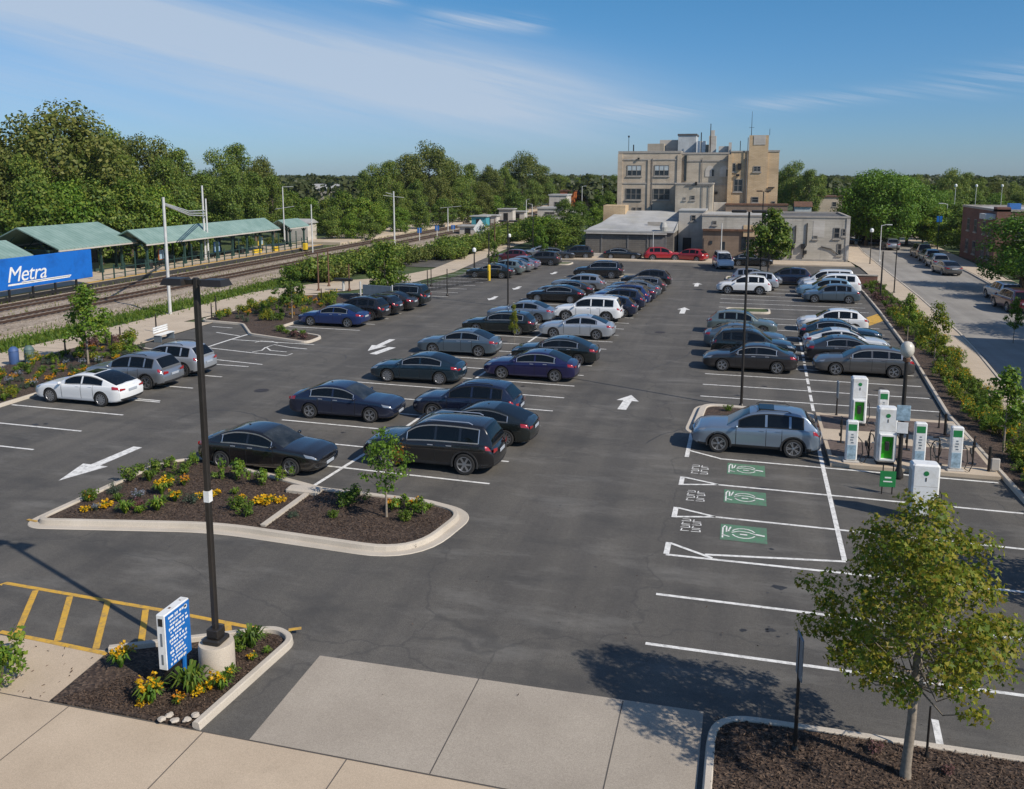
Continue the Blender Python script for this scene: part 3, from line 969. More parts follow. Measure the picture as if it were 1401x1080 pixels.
def greenhouse(P, kind):
    """The cabin: slices along the roof line, split into roof and pillars, windscreen, rear window and side glass."""
    pts = ROOF[kind]
    hdr, xa, xc, xq, rhd = CUTS[kind]
    st = []
    for i in range(len(pts) - 1):
        p0, p1, p2, p3 = pts[max(i - 1, 0)], pts[i], pts[i + 1], pts[min(i + 2, len(pts) - 1)]
        for k in range(7):
            t = k / 7
            st.append((cr(p0[0], p1[0], p2[0], p3[0], t), cr(p0[1], p1[1], p2[1], p3[1], t)))
    st.append(pts[-1])
    b0, b1 = P['b0'], P['b0'] - .085
    marks = [hdr, hdr + .09, xa, b0, b1, xc, rhd, rhd - .05] + ([xc - .085, xq] if xq else [])
    for m in marks:                                             # put a slice exactly on every pillar edge
        for i in range(len(st) - 1):
            if st[i][0] >= m >= st[i + 1][0] and abs(st[i][0] - m) > .006 and abs(st[i + 1][0] - m) > .006:
                t = (st[i][0] - m) / (st[i][0] - st[i + 1][0])
                st.insert(i + 1, (m, st[i][1] + (st[i + 1][1] - st[i][1]) * t)); break
    F = [0, .07, .15, .3, .5, .7, .88, .95]                      # up the side
    TY = [.95, .86, .6, .3, 0]                                   # across the top
    xf, xr = pts[0][0], pts[-1][0]
    rings = []
    for (x, zr) in st:
        zb_ = interp(P['prof'], x)[1] - .035
        h = max(.02, zr - zb_)
        u = (x - xr) / (xf - xr)
        wb_ = P['gw'] * (1 - .11 * max(0, (u - .70) / .30) ** 2 - .10 * max(0, (.30 - u) / .30) ** 2)
        wt = wb_ - .40 * h * (1 if P['H'] < 1.7 else .82)
        side = [(wb_ - (wb_ - wt) * f ** 1.25, zb_ + f * h * .95) for f in F]
        top = [(wt * y, zb_ + h * (.95 + .05 * (1 - y ** 2.2)) + (.012 if y < .9 else .006)) for y in TY]
        half = side + top
        rings.append([Vector((x, y, z)) for y, z in half] + [Vector((x, -y, z)) for y, z in half[-2::-1]])
    n = len(rings[0]); ns, nt_ = len(F), len(TY)
    n_side = n
    V = [p for r in rings for p in r]
    faces = {'pillar': [], 'windshield': [], 'rear_window': [], 'side_window': {}}
    trim = (MB(), MB())
    ends = [i for i in range(len(st)) if xa >= st[i][0] >= (xq or xc)]
    for lf in (0, 1):
        for i in (ends[0], ends[-1]):
            o_ = Vector((0, .012 if lf else -.012, 0)); dx_ = Vector((.016, 0, 0))
            col = [rings[i][k0 if lf else n_side - 1 - k0] + o_ for k0 in range(2, 7)]
            for p, q in zip(col, col[1:]): trim[lf].quad(p - dx_, p + dx_, q + dx_, q - dx_)
    for i in range(len(st) - 1):
        xm = (st[i][0] + st[i + 1][0]) / 2
        for k in range(n - 1):
            f = (i * n + k, i * n + k + 1, (i + 1) * n + k + 1, (i + 1) * n + k)
            s = k if k < (n - 1) // 2 else n - 2 - k
            lf = k < (n - 1) // 2
            where = faces['pillar']
            if 2 <= s < 6 and xq_in(xm, xa, b0, b1, xc, xq) is not None:
                key = (xq_in(xm, xa, b0, b1, xc, xq), lf)
                where = faces['side_window'].setdefault(key, [])
            elif s >= ns and xm > hdr: where = faces['windshield']
            elif s >= ns and xm < rhd - .05 * 0: where = faces['rear_window']
            where.append(f)
        if xa >= xm >= (xq or xc):
            for k0, sg in ((2, 1), (6, 1)):
                for lf in (0, 1):
                    a, b_ = (rings[i][k0], rings[i + 1][k0]) if lf else (rings[i][n - 1 - k0], rings[i + 1][n - 1 - k0])
                    o_ = Vector((0, .012 if lf else -.012, 0)); dz = Vector((0, 0, .021))
                    trim[lf].quad(a + o_ - dz, b_ + o_ - dz, b_ + o_ + dz, a + o_ + dz)
    faces['pillar'].append(tuple((len(st) - 1) * n + k for k in range(n)))
    faces['trim'] = trim
    return V, faces


def xq_in(x, xa, b0, b1, xc, xq):
    if b0 <= x <= xa: return 0
    if xc <= x <= b1: return 1
    if xq is not None and xq <= x <= xc - .085: return 2
    return None


def submesh(V, fs, name, mats):
    used = sorted({i for f in fs for i in f}); ix = {v: i for i, v in enumerate(used)}
    m = MB(); m.add([V[i] for i in used], [tuple(ix[i] for i in f) for f in fs])
    me = m.mesh(name, mats)
    bm = bmesh.new(); bm.from_mesh(me)
    bmesh.ops.recalc_face_normals(bm, faces=bm.faces)
    bm.to_mesh(me); bm.free()
    me.polygons.foreach_set("use_smooth", [True] * len(me.polygons))
    me.set_sharp_from_angle(angle=R(40))
    return me


def patch(P, x0, x1, r0, r1, side, off=.006, nx=8, nr_=6, name="patch", mats=None, skew=0.0):
    """A piece of trim lying on the body's skin."""
    m = MB(); v = []
    for i in range(nx + 1):
        for j in range(nr_ + 1):
            a, b = i / nx, j / nr_
            x = x0 + (x1 - x0) * a + skew * b; r = r0 + (r1 - r0) * b
            p = S_(P, x, r, side)
            du = S_(P, x + .01, r, side) - S_(P, x - .01, r, side)
            dv = S_(P, x, min(r + .05, 9), side) - S_(P, x, r - .05, side)
            nn = du.cross(dv)
            nn = nn.normalized() if nn.length > 1e-9 else Vector((0, side, 0))
            if nn.y * side < 0 and abs(nn.y) > .05: nn = -nn
            v.append(p + nn * off)
    w = nr_ + 1
    m.add(v, [(i * w + j, (i + 1) * w + j, (i + 1) * w + j + 1, i * w + j + 1) for i in range(nx) for j in range(nr_)])
    me = m.mesh(name, mats)
    bm = bmesh.new(); bm.from_mesh(me); bmesh.ops.recalc_face_normals(bm, faces=bm.faces); bm.to_mesh(me); bm.free()
    me.polygons.foreach_set("use_smooth", [True] * len(me.polygons))
    return me


def tyre_mesh(r):
    w = .225
    m = MB(); m.lathe([(.64 * r, -w / 2), (.93 * r, -w / 2), (r, -w / 2 + .04), (r, w / 2 - .04), (.93 * r, w / 2), (.71 * r, w / 2), (.66 * r, w / 2 - .02)], 28, axis='y')
    return m.mesh("tyre", m_tyre, 35)


def rim_mesh(r, spokes, wide):
    """Alloy wheel, its face towards -y (the lathe axis runs along -y)."""
    w = .225
    m = MB()
    m.lathe([(.60 * r, w / 2 - .10), (.70 * r, w / 2 - .035), (.715 * r, w / 2 + .003), (.66 * r, w / 2 + .004), (.62 * r, w / 2 - .03), (.60 * r, w / 2 - .09)], 28, axis='y')
    m.lathe([(.01, w / 2 - .12), (.62 * r, w / 2 - .12), (.62 * r, w / 2 - .10)], 24, axis='y', m=1)
    m.lathe([(.15 * r, w / 2 - .06), (.15 * r, w / 2 - .02), (.09 * r, w / 2 - .008)], 14, axis='y')
    for k in range(spokes):
        t = 2 * PI * k / spokes
        for dt in ((-.11, .11) if wide else (0,)):
            a0, a1 = t + dt * .6, t + dt * 1.5
            h0, h1 = .045 * r * (1 if wide else 1.9), .05 * r * (1 if wide else 2.0)
            q = []
            for (rad, a, h) in ((.12 * r, a0, h0), (.64 * r, a1, h1)):
                for sgn in (-1, 1):
                    q.append((rad * math.cos(a) - sgn * h * math.sin(a), rad * math.sin(a) + sgn * h * math.cos(a)))
            y0, y1 = (w / 2 - .07), (w / 2 - .012)
            vs = [(x, y0, -z) for x, z in q] + [(x, y1, -z) for x, z in q]
            m.add(vs, [(0, 1, 3, 2), (4, 6, 7, 5), (0, 4, 5, 1), (1, 5, 7, 3), (3, 7, 6, 2), (2, 6, 4, 0)])
    return m.mesh("rim", [m_rim, m_rimdark], 35)


PROTO = {}


def prototype(kind):
    P = KINDS[kind]
    hl, W_, wb, r = P['L'] / 2, P['W'], P['wb'], P['r']
    parts = []                                              # (name, mesh, parent index, loc, rz)
    add = lambda nm, me, par=None, loc=(0, 0, 0), rz=0: parts.append((nm, me, par, loc, rz)) or len(parts) - 1
    ib = add("body", body_mesh(P, kind + "_body"))
    V, fs = greenhouse(P, kind)
    ir = add("roof", submesh(V, fs['pillar'], "roof", [m_paintslot]))
    add("windshield", submesh(V, fs['windshield'], "windshield", [m_glassl]))
    add("rear_window", submesh(V, fs['rear_window'], "rear_window", [m_glass]))
    for s in fs['side_window'].values(): add("side_window", submesh(V, s, "side_window", [m_glass]))
    if kind != 'van':
        for t_ in fs['trim']: add("window_trim", t_.mesh("window_trim", [m_chrome if kind in ('sedan', 'big_suv', 'wagon', 'coupe') else m_blackp]), ir)
    tm, rm = tyre_mesh(r), rim_mesh(r, {'sedan': 5, 'coupe': 10, 'suv': 5, 'big_suv': 6, 'hatchback': 5, 'wagon': 5, 'van': 7}[kind], kind not in ('coupe', 'van', 'big_suv'))
    for sx_ in (1, -1):
        for sy in (1, -1):
            iw = add("wheel", tm, None, (sx_ * wb / 2, sy * (W_ - .125), r), 0 if sy > 0 else PI)
            add("rim", rm, iw)
    for side in (1, -1):
        fx = .72 if kind != 'van' else 1.0
        rx = -wb / 2 + r + .07
        for (x0, x1, zz) in ((fx, P['b0'] - .035, .15), (P['b0'] - .055, rx, .12)):
            dm = patch(P, x1, x0, 3.05, 6.92, side, .005, 8, 6, "door", [m_paintslot, m_rimdark])
            bm = bmesh.new(); bm.from_mesh(dm)
            for x in ((x0 + .006, x1 - .008) if x0 == fx else (x1 - .006,)):       # shut lines
                for j in range(6):
                    a, b_ = S_(P, x, 3 + j * .66, side), S_(P, x, 3.66 + j * .66, side)
                    o_, w_ = Vector((0, side * .0065, 0)), Vector((.010, 0, 0))
                    f_ = bm.faces.new([bm.verts.new(q) for q in (a + o_ - w_, a + o_ + w_, b_ + o_ + w_, b_ + o_ - w_)]); f_.material_index = 1
            bm.to_mesh(dm); bm.free()
            idr = add("door", dm)
            h = MB(); c = S_(P, x1 + zz, 6.1, side)
            h.rbox(-.10, .10, -.015, .022, -.014, .014, .006)
            add("door_handle", h.mesh("door_handle", [m_chrome if kind in ('sedan', 'big_suv') else m_paintslot]), idr, (c.x, c.y + side * .004, c.z), 0 if side > 0 else PI)
        add("headlight", patch(P, hl - .40, hl - .03, 5.75, 6.9, side, .008, 8, 4, "headlight", [m_head], skew=-.10))
        add("taillight", patch(P, -hl + .004, -hl + (.34 if P['H'] < 1.5 else .26), 5.5, 6.9, side, .010, 8, 4, "taillight", [m_tail], skew=.03))
        mr = MB()
        mr.lathe([(.02, -.09), (.075, -.06), (.085, 0), (.075, .05), (.03, .085)], 10, axis='y')
        for i_, p_ in enumerate(mr.v): mr.v[i_] = (p_[0] * .75, p_[1] * 1.15, p_[2] * .85)
        cx = P['cowl'] - .30
        add("mirror", mr.mesh("mirror", [m_paintslot], 50), None, (cx, side * (W_ + .055), interp(P['prof'], cx)[1] + .085))
    if P.get('clad'):
        for sx_ in (1, -1):
            for side in (1, -1):
                a = MB(); v = []
                for q in range(19):
                    t = R(-14 + 208 * q / 18)
                    for rad, dy in ((r + .05, -.05), (r + .05, .012), (r + .105, .016), (r + .12, -.02)):
                        x = sx_ * wb / 2 + rad * math.cos(t); z = r + rad * math.sin(t)
                        y = .985 * W_ * (1 - .035 * (x / hl) ** 2) + dy
                        v.append((x, side * y, max(.12, z)))
                a.add(v, [(q * 4 + j, q * 4 + j + 1, q * 4 + j + 5, q * 4 + j + 4) for q in range(18) for j in range(3)])
                add("wheel_arch", a.mesh("wheel_arch", [m_blackp], 50), ib)
    # tail lamps across the rear face, plates, grille
    zt_r, zs_r = interp(P['prof'], -hl + .01)
    for side in (1, -1):
        t = MB(); z0 = zs_r - (.105 if P['H'] < 1.6 else .15)
        w0, w1 = W_ * .83, W_ * .50
        for k in range(5):
            pass
        v = []
        for k in range(6):
            y = w0 + (w1 - w0) * k / 5
            tt = y / (W_ * .85)
            x = -hl - BOW * (1 - tt * tt) - .012
            v += [(x + .015, side * y, z0 + .015 * k / 5), (x + .02, side * y, z0 + (.12 if P['H'] < 1.6 else .16) - .045 * k / 5)]
        t.add(v, [(2 * k, 2 * k + 2, 2 * k + 3, 2 * k + 1) if side < 0 else (2 * k + 1, 2 * k + 3, 2 * k + 2, 2 * k) for k in range(5)])
        add("tail_lamp", t.mesh("tail_lamp", [m_tail], 60))
    g = MB(); g.rbox(-.012, .012, -.27, .27, -.06, .06, .008)
    add("rear_plate", g.mesh("rear_plate", [m_plate]), None, (-hl - BOW - .005, 0, zs_r - .13 if P['H'] < 1.6 else zs_r - .2))
    g = MB(); g.rbox(-.012, .012, -.26, .26, -.055, .055, .008)
    zf = P['zb'] + .22
    add("front_plate", g.mesh("front_plate", [m_plate]), None, (hl + BOW, 0, zf))
    g = MB()
    zc = interp(P['prof'], hl - .03)[0] - .12
    v = []
    for k in range(9):
        y = -W_ * .5 + W_ * k / 8
        tt = y / (W_ * .8)
        x = hl + BOW * (1 - tt * tt) + .004
        v += [(x, y, zc - .11), (x - .02, y, zc + .075)]
    g.add(v, [(2 * k, 2 * k + 2, 2 * k + 3, 2 * k + 1) for k in range(8)])
    add("grille", g.mesh("grille", [m_blackp], 60))
    if P['H'] > 1.6 and kind != 'van':
        for side in (1, -1):
            rl = MB(); rl.tube([(P['rf'] - .35, side * (P['rw'] - .08), P['H'] - .04), (P['rf'] - .5, side * (P['rw'] - .08), P['H'] + .035), (P['rr'] + .45, side * (P['rw'] - .08), P['H'] + .035), (P['rr'] + .3, side * (P['rw'] - .08), P['H'] - .03)], .018, 6)
            add("roof_rail", rl.mesh("roof_rail", [m_chrome if kind == 'big_suv' else m_blackp], 50), ir)
    else:
        ar = MB(); ar.add([(P['rr'] + .42, -.02, P['H'] - .03), (P['rr'] + .42, .02, P['H'] - .03), (P['rr'] + .22, .03, P['H'] - .05), (P['rr'] + .22, -.03, P['H'] - .05), (P['rr'] + .24, 0, P['H'] + .05)], [(0, 1, 4), (1, 2, 4), (2, 3, 4), (3, 0, 4)])
        add("antenna", ar.mesh("antenna", [m_blackp]), ir)
    return parts


SUNROOF = {}


def sunroof(kind):
    if kind not in SUNROOF:
        P = KINDS[kind]
        m = MB()
        x0, x1 = P['rf'] - 1.0, P['rf'] - .42
        m.rbox(x0, x1, -.40, .40, P['H'] - .08, P['H'] + .022, .02)
        SUNROOF[kind] = m.mesh("sunroof", [m_glass])
    return SUNROOF[kind]


LITE_SKIP = {"door", "door_handle", "front_plate", "roof_rail", "antenna", "door_gap", "grille"}
PAINTS = {}


def car(kind, x, y, deg, colour, label, cat="car", group="cars parked in the lot", roof=False, name=None, lite=False, trim=None):
    if kind not in PROTO: PROTO[kind] = prototype(kind)
    pm = PAINTS[colour]
    nm = name or {'sedan': 'sedan', 'coupe': 'sedan', 'suv': 'suv', 'big_suv': 'suv', 'hatchback': 'hatchback_car', 'wagon': 'station_wagon', 'van': 'minivan'}[kind]
    root = empty(nm, (x, y, .008), R(deg), label, cat, group)
    made = {}
    for i, (pn, me, par, loc, rz) in enumerate(PROTO[kind]):
        if lite and pn in LITE_SKIP: continue
        if par is not None and par not in made: continue
        o = link(pn, me, made[par] if par is not None else root, loc, rz)
        for s in o.material_slots:
            if s.material == m_paintslot:
                s.link = 'OBJECT'; s.material = pm
        made[i] = o
    if roof: link("sunroof", sunroof(kind), made[1])
    return root


for nm_, c_, me_, ro_ in [("white", (.72, .73, .73), 0, .35), ("pearl", (.60, .62, .63), .1, .3), ("silver", (.36, .38, .40), .75, .34), ("pale_silver", (.50, .53, .56), .6, .34), ("silver_blue", (.25, .315, .39), .65, .32),
                          ("blue_grey", (.12, .165, .205), .6, .32), ("sage_silver", (.20, .25, .24), .6, .34), ("grey", (.13, .125, .12), .6, .34), ("dark_grey", (.045, .045, .048), .5, .32), ("charcoal", (.028, .026, .027), .4, .3),
                          ("black", (.0065, .007, .0085), .1, .25), ("green_black", (.008, .0125, .0125), .2, .26), ("teal", (.008, .026, .042), .35, .27), ("navy", (.009, .016, .042), .3, .27), ("royal", (.012, .035, .14), .4, .28),
                          ("indigo", (.014, .014, .075), .4, .28), ("red", (.36, .012, .018), .2, .28), ("maroon", (.10, .012, .02), .3, .3), ("mauve", (.28, .26, .34), .6, .34), ("sky", (.22, .36, .46), .5, .34), ("tan", (.30, .26, .2), .5, .35)]:
    PAINTS[nm_] = paint(nm_ + "_car_paint", c_, me_, ro_)

LFT, RGT = 180, 0
HW = .9


def row(*rows):
    for r_ in rows: 
        kind, u, v, d, colour, label = r_[:6]
        kw = r_[6] if len(r_) > 6 else {}
        car(kind, u, v + HW, d + rng.uniform(-1.2, 1.2), colour, label, {'suv': 'suv', 'big_suv': 'suv', 'van': 'minivan'}.get(kind, 'car'), lite=v > 76, **kw)


# against the flower bed, nose to the flowers
row(('coupe', -29.45, 31.9, LFT, 'white', 'white sedan with dark sunroof, nose to the flower bed by the rail path', dict(roof=True)),
    ('suv', -29.5, 35.1, LFT, 'silver', 'silver grey crossover between the white sedan and a paler crossover by the flower bed'),
    ('suv', -29.45, 37.85, LFT, 'pale_silver', 'pale silver crossover, farthest of the three cars by the yellow and orange flower bed'),
    ('sedan', -27.7, 53.6, LFT, 'royal', 'bright blue sedan at the near end of a row of black cars'),
    ('suv', -27.3, 56.5, LFT, 'black', 'black crossover parked right beside the bright blue sedan'),
    ('hatchback', -27.1, 58.85, LFT, 'black', 'small black hatchback, third car along from the bright blue sedan', ),
    ('sedan', -27.0, 61.2, LFT, 'charcoal', 'charcoal sedan beside the black crossover at the end of the blue sedan row'),
    ('big_suv', -26.9, 63.5, LFT, 'green_black', 'tall black SUV closing the row of five, beside a planted island end'),
    ('sedan', -25.1, 83.6, LFT, 'green_black', 'black sedan behind the yellow post, nearest car of the far path row'),
    ('hatchback', -24.6, 86.9, LFT, 'sage_silver', 'greenish silver hatchback next to the black sedan behind the yellow post'),
    ('sedan', -24.5, 89.6, LFT, 'silver', 'silver sedan in the far path row, between greenish hatchback and mauve sedan'),
    ('sedan', -24.4, 92.4, LFT, 'mauve', 'mauve grey sedan showing its tail in the far path row'),
    ('suv', -22.9, 97.2, LFT, 'dark_grey', 'dark grey SUV last in the far path row, just past the mauve sedan'),
    ('hatchback', -27.2, 99.8, LFT, 'maroon', 'dark maroon hatchback half hidden behind the mauve sedan'),
    ('sedan', -25.4, 106.6, 200, 'silver', 'silver car with dark glass alone by the far end of the rail path'))
# double row, first side
row(('sedan', -16.45, 25.95, RGT, 'black', 'black sedan facing the centre line just behind the big planted island', ),
    ('sedan', -16.55, 32.7, RGT, 'navy', 'blue black sedan facing the centre line with an empty stall on both sides'),
    ('coupe', -15.95, 39.75, LFT, 'teal', 'dark teal sedan pointing at the rail, in front of the blue grey sedan'),
    ('sedan', -16.05, 46.7, LFT, 'blue_grey', 'blue grey sedan between the dark teal sedan and a long black wagon'),
    ('wagon', -15.6, 53.8, LFT, 'green_black', 'long black station wagon beside the thin yellow sapling'),
    ('sedan', -15.4, 58.9, LFT, 'silver_blue', 'light blue silver sedan half hidden by the long black wagon'),
    ('coupe', -14.95, 68.6, LFT, 'black', 'low black fastback at the front of a far group of three'),
    ('coupe', -14.8, 71.9, LFT, 'charcoal', 'charcoal fastback between the low black fastback and a silver sedan'),
    ('wagon', -14.5, 76.4, LFT, 'silver', 'silver car behind the two dark fastbacks in the far group', ),
    ('big_suv', -14.3, 86.4, LFT, 'black', 'black SUV standing alone at the far end of the double row'))
# double row, second side
row(('big_suv', -10.65, 27.7, LFT, 'black', 'large black SUV behind the island sapling', ),
    ('coupe', -10.05, 31.1, LFT, 'green_black', 'black car mostly hidden behind the large black SUV'),
    ('suv', -11.3, 33.8, LFT, 'navy', 'dark navy crossover just beyond the large black SUV'),
    ('sedan', -10.45, 41.85, LFT, 'indigo', 'deep indigo blue sedan with its nose on the centre line'),
    ('sedan', -10.05, 45.9, LFT, 'green_black', 'black green sedan right behind the deep indigo sedan'),
    ('sedan', -10.3, 53.65, LFT, 'pale_silver', 'pale silver sedan in front of the white SUV'),
    ('big_suv', -10.75, 60.2, LFT, 'white', 'white SUV with dark windows behind the pale silver sedan'),
    ('hatchback', -9.75, 62.8, LFT, 'navy', 'navy hatchback tucked against the far side of the white SUV'),
    ('suv', -9.6, 66.0, LFT, 'navy', 'navy crossover second beyond the white SUV in the centre row'),
    ('suv', -9.5, 68.5, LFT, 'royal', 'brighter blue crossover third beyond the white SUV in the centre row'),
    ('sedan', -9.35, 70.9, LFT, 'navy', 'navy sedan fourth beyond the white SUV in the centre row'),
    ('sedan', -9.2, 73.4, LFT, 'blue_grey', 'blue grey car fifth beyond the white SUV in the centre row'),
    ('wagon', -9.0, 76.0, LFT, 'dark_grey', 'dark grey wagon sixth beyond the white SUV in the centre row'),
    ('suv', -8.8, 80.6, LFT, 'black', 'black crossover at the far end of the centre row, before the kerbed island'))
# right-hand lot, aisle side
row(('suv', .72, 32.55, LFT, 'silver_blue', 'silver blue crossover with sunroof in the charging stall beside the small kerbed bed', dict(roof=True)),
    ('sedan', .56, 46.7, LFT, 'charcoal', 'charcoal sedan facing the main aisle, in the row beyond the charging stalls'),
    ('suv', .75, 50.0, RGT, 'green_black', 'dark green black crossover backed to the aisle, behind the charcoal sedan'),
    ('sedan', .3, 53.0, RGT, 'blue_grey', 'blue grey sedan third in the aisle row behind the charcoal sedan'),
    ('hatchback', .1, 57.9, RGT, 'sage_silver', 'greenish silver hatchback next to the kerbed island of the right lot'),
    ('suv', .15, 78.0, LFT, 'white', 'white crossover nearest of the far pair by the dark light pole'),
    ('suv', .9, 81.0, LFT, 'pale_silver', 'pale silver crossover behind the white one by the dark light pole'),
    ('suv', 1.3, 83.9, RGT, 'silver', 'silver crossover last of the pale cluster near the dark light pole'))
# right-hand lot, street side
row(('wagon', 6.37, 47.2, LFT, 'grey', 'brown grey station wagon just beyond the charging station pavement'),
    ('sedan', 6.1, 50.2, RGT, 'dark_grey', 'dark grey sedan behind the brown grey wagon'),
    ('coupe', 6.1, 52.9, RGT, 'pearl', 'pearl white fastback between two dark sedans along the street bed'),
    ('sedan', 6.05, 56.0, RGT, 'teal', 'dark teal blue sedan beyond the pearl white fastback'),
    ('hatchback', 6.0, 60.2, LFT, 'white', 'white hatchback last in the street row before the orange ground marking'),
    ('hatchback', 7.16, 74.4, LFT, 'blue_grey', 'small blue grey hatchback in front of the light blue crossover'),
    ('suv', 6.9, 77.2, LFT, 'sky', 'light sky blue crossover by the street bed'),
    ('big_suv', 7.6, 80.0, LFT, 'white', 'white SUV behind the light sky blue crossover'),
    ('van', 7.5, 83.0, LFT, 'pearl', 'pale minivan at the far corner of the street row'),
    ('suv', 4.1, 85.6, LFT, 'navy', 'navy crossover with red tail lamps alone left of the pale minivan'))


def far(kind, x, y, d, colour, label, group=None, cat='car'):
    car(kind, x, y, d, colour, label, cat, group, lite=True)


G2 = 'cars in front of the low buildings'
far('suv', -9.6, 107.3, 12, 'red', 'bright red crossover in front of the grey garage wall', G2)
far('hatchback', -6.4, 107.3, 160, 'red', 'red hatchback in the shaded gap between garage and brown building', G2)
far('coupe', -14.6, 107.6, 0, 'black', 'black car in front of the middle of the grey garage wall', G2)
far('suv', -20.6, 107.0, 190, 'black', 'black SUV at the shaded corner of the grey garage', G2)
far('sedan', -22.8, 105.6, 10, 'dark_grey', 'dark grey sedan beside the black SUV at the garage corner', G2)
far('van', -2.2, 100.5, -80, 'pearl', 'pale van turned towards the lot in front of the brown building', G2)
far('sedan', .9, 103.6, 0, 'black', 'black sedan beneath the tree before the brown building', G2)
G3 = 'cars parked along the street'
far('sedan', 21.0, 100.3, 97, 'grey', 'grey sedan nearest in the kerb line by the brick building', G3)
far('suv', 21.4, 107.0, 91, 'silver', 'silver crossover second in the kerb line by the brick building', G3)
far('suv', 21.8, 113.4, 91, 'sage_silver', 'greenish grey crossover third in the kerb line by the brick building', G3)
far('van', 22.0, 120.0, 91, 'tan', 'tan minivan fourth in the kerb line by the brick building', G3)
far('suv', 20.0, 131.5, 95, 'silver', 'silver crossover driving near the big green street tree', G3)
far('sedan', 14.9, 139.0, 0, 'black', 'black sedan crossing under the big green street tree', G3)
far('suv', 19.3, 141.5, 0, 'navy', 'navy crossover in the deep shade of the big green street tree', G3)
far('big_suv', 20.6, 74.6, 94, 'maroon', 'dark maroon SUV under the large roadside tree', G3)
far('suv', 21.3, 80.2, 94, 'pale_silver', 'pale silver crossover ahead of the maroon SUV under the roadside tree', G3)
G4 = 'cars beyond the railway'
far('suv', -52.5, 196, 60, 'blue_grey', 'blue car by the white crossing huts beyond the railway', G4)
far('sedan', -66, 176, 75, 'navy', 'navy car near the white diamond sign beyond the tracks', G4)
far('van', -44, 222, 75, 'white', 'white van by the far shops beyond the tracks', G4)
# ================================================================== vegetation
m_bark = surf("bark", (.115, .09, .07), .95, var=.4, scale=9, bmp=.5)
m_barkp = surf("pale_bark", (.24, .20, .155), .9, var=.3, scale=12, bmp=.4)
L_yel = leafmat("yellowing_leaves", [(.05, .11, .012), (.11, .175, .018), (.20, .24, .022), (.34, .31, .032), (.25, .17, .024)], .45)
L_mid = leafmat("green_leaves", [(0.039, 0.079, 0.011), (0.076, 0.141, 0.017), (0.120, 0.189, 0.023), (0.196, 0.227, 0.031)], .35)
L_wood = leafmat("woodland_leaves", [(0.053, 0.100, 0.018), (0.100, 0.166, 0.026), (0.170, 0.227, 0.034), (0.276, 0.286, 0.049)], .30)
L_olive = leafmat("olive_leaves", [(0.051, 0.083, 0.016), (0.095, 0.128, 0.025), (0.147, 0.168, 0.034), (0.210, 0.207, 0.048)], .32)
L_fresh = leafmat("fresh_leaves", [(0.045, 0.107, 0.010), (0.098, 0.197, 0.022), (0.178, 0.285, 0.032), (0.267, 0.304, 0.036)], .4)
L_bright = leafmat("street_leaves", [(0.032, 0.083, 0.009), (0.072, 0.167, 0.016), (0.127, 0.243, 0.021), (0.199, 0.300, 0.034)], .32)
L_orange = leafmat("orange_leaves", [(.16, .06, .01), (.25, .10, .012), (.30, .16, .02)], .35)
L_gold = leafmat("gold_petals", [(.60, .32, .008), (.72, .46, .01), (.66, .26, .01)], .3)
L_amber = leafmat("amber_petals", [(.62, .20, .01), (.66, .33, .01), (.5, .14, .02)], .3)
L_lav = leafmat("pale_blue_flowers", [(.22, .24, .34), (.32, .34, .42), (.14, .18, .16)], .3)
L_bluegreen = leafmat("blue_green_leaves", [(.03, .06, .035), (.06, .09, .06), (.09, .12, .08)], .3)
L_plum = leafmat("plum_leaves", [(.09, .035, .04), (.15, .07, .07), (.20, .11, .10)], .3)


def leaf_mesh(name, pts, nrm, size, mat_, seed=0, aspect=.62, droop=.0, lobed=False):
    """One small pointed leaf per point: two triangles pairs, tilted about the given normals."""
    g = np.random.default_rng(seed)
    n = len(pts)
    pts = np.asarray(pts, float); nrm = np.asarray(nrm, float)
    nrm = nrm + g.normal(0, .55, (n, 3))
    nrm /= np.linalg.norm(nrm, axis=1, keepdims=True) + 1e-9
    t = g.normal(0, 1, (n, 3)); t[:, 2] -= droop
    t -= (t * nrm).sum(1, keepdims=True) * nrm
    t /= np.linalg.norm(t, axis=1, keepdims=True) + 1e-9
    b_ = np.cross(nrm, t)
    s = (size * (.65 + .7 * g.random(n)))[:, None]
    if lobed:                                                # a maple-like outline
        out = [(-.5, 0), (-.18, .16), (-.22, .52), (.08, .24), (.5, 0), (.08, -.24), (-.22, -.52), (-.18, -.16)]
        K = len(out)
        v = np.stack([pts + t * s * a + b_ * s * c_ + nrm * s * (.10 * abs(c_) - .08 * a * a) for a, c_ in out], 1)
    else:
        K = 4
        v = np.empty((n, 4, 3))
    if not lobed: v[:, 0] = pts - t * s * .5
    if not lobed: v[:, 1] = pts + b_ * s * aspect * .5 + nrm * s * .08
    if not lobed: v[:, 2] = pts + t * s * .5
    if not lobed: v[:, 3] = pts - b_ * s * aspect * .5 + nrm * s * .08
    me = bpy.data.meshes.new(name)
    me.vertices.add(n * K); me.loops.add(n * K); me.polygons.add(n)
    me.vertices.foreach_set("co", v.ravel())
    me.loops.foreach_set("vertex_index", np.arange(n * K, dtype=np.int32))
    me.polygons.foreach_set("loop_start", np.arange(0, n * K, K, dtype=np.int32))
    me.polygons.foreach_set("loop_total", np.full(n, K, dtype=np.int32))
    me.materials.append(mat_)
    me.update(calc_edges=True)
    return me


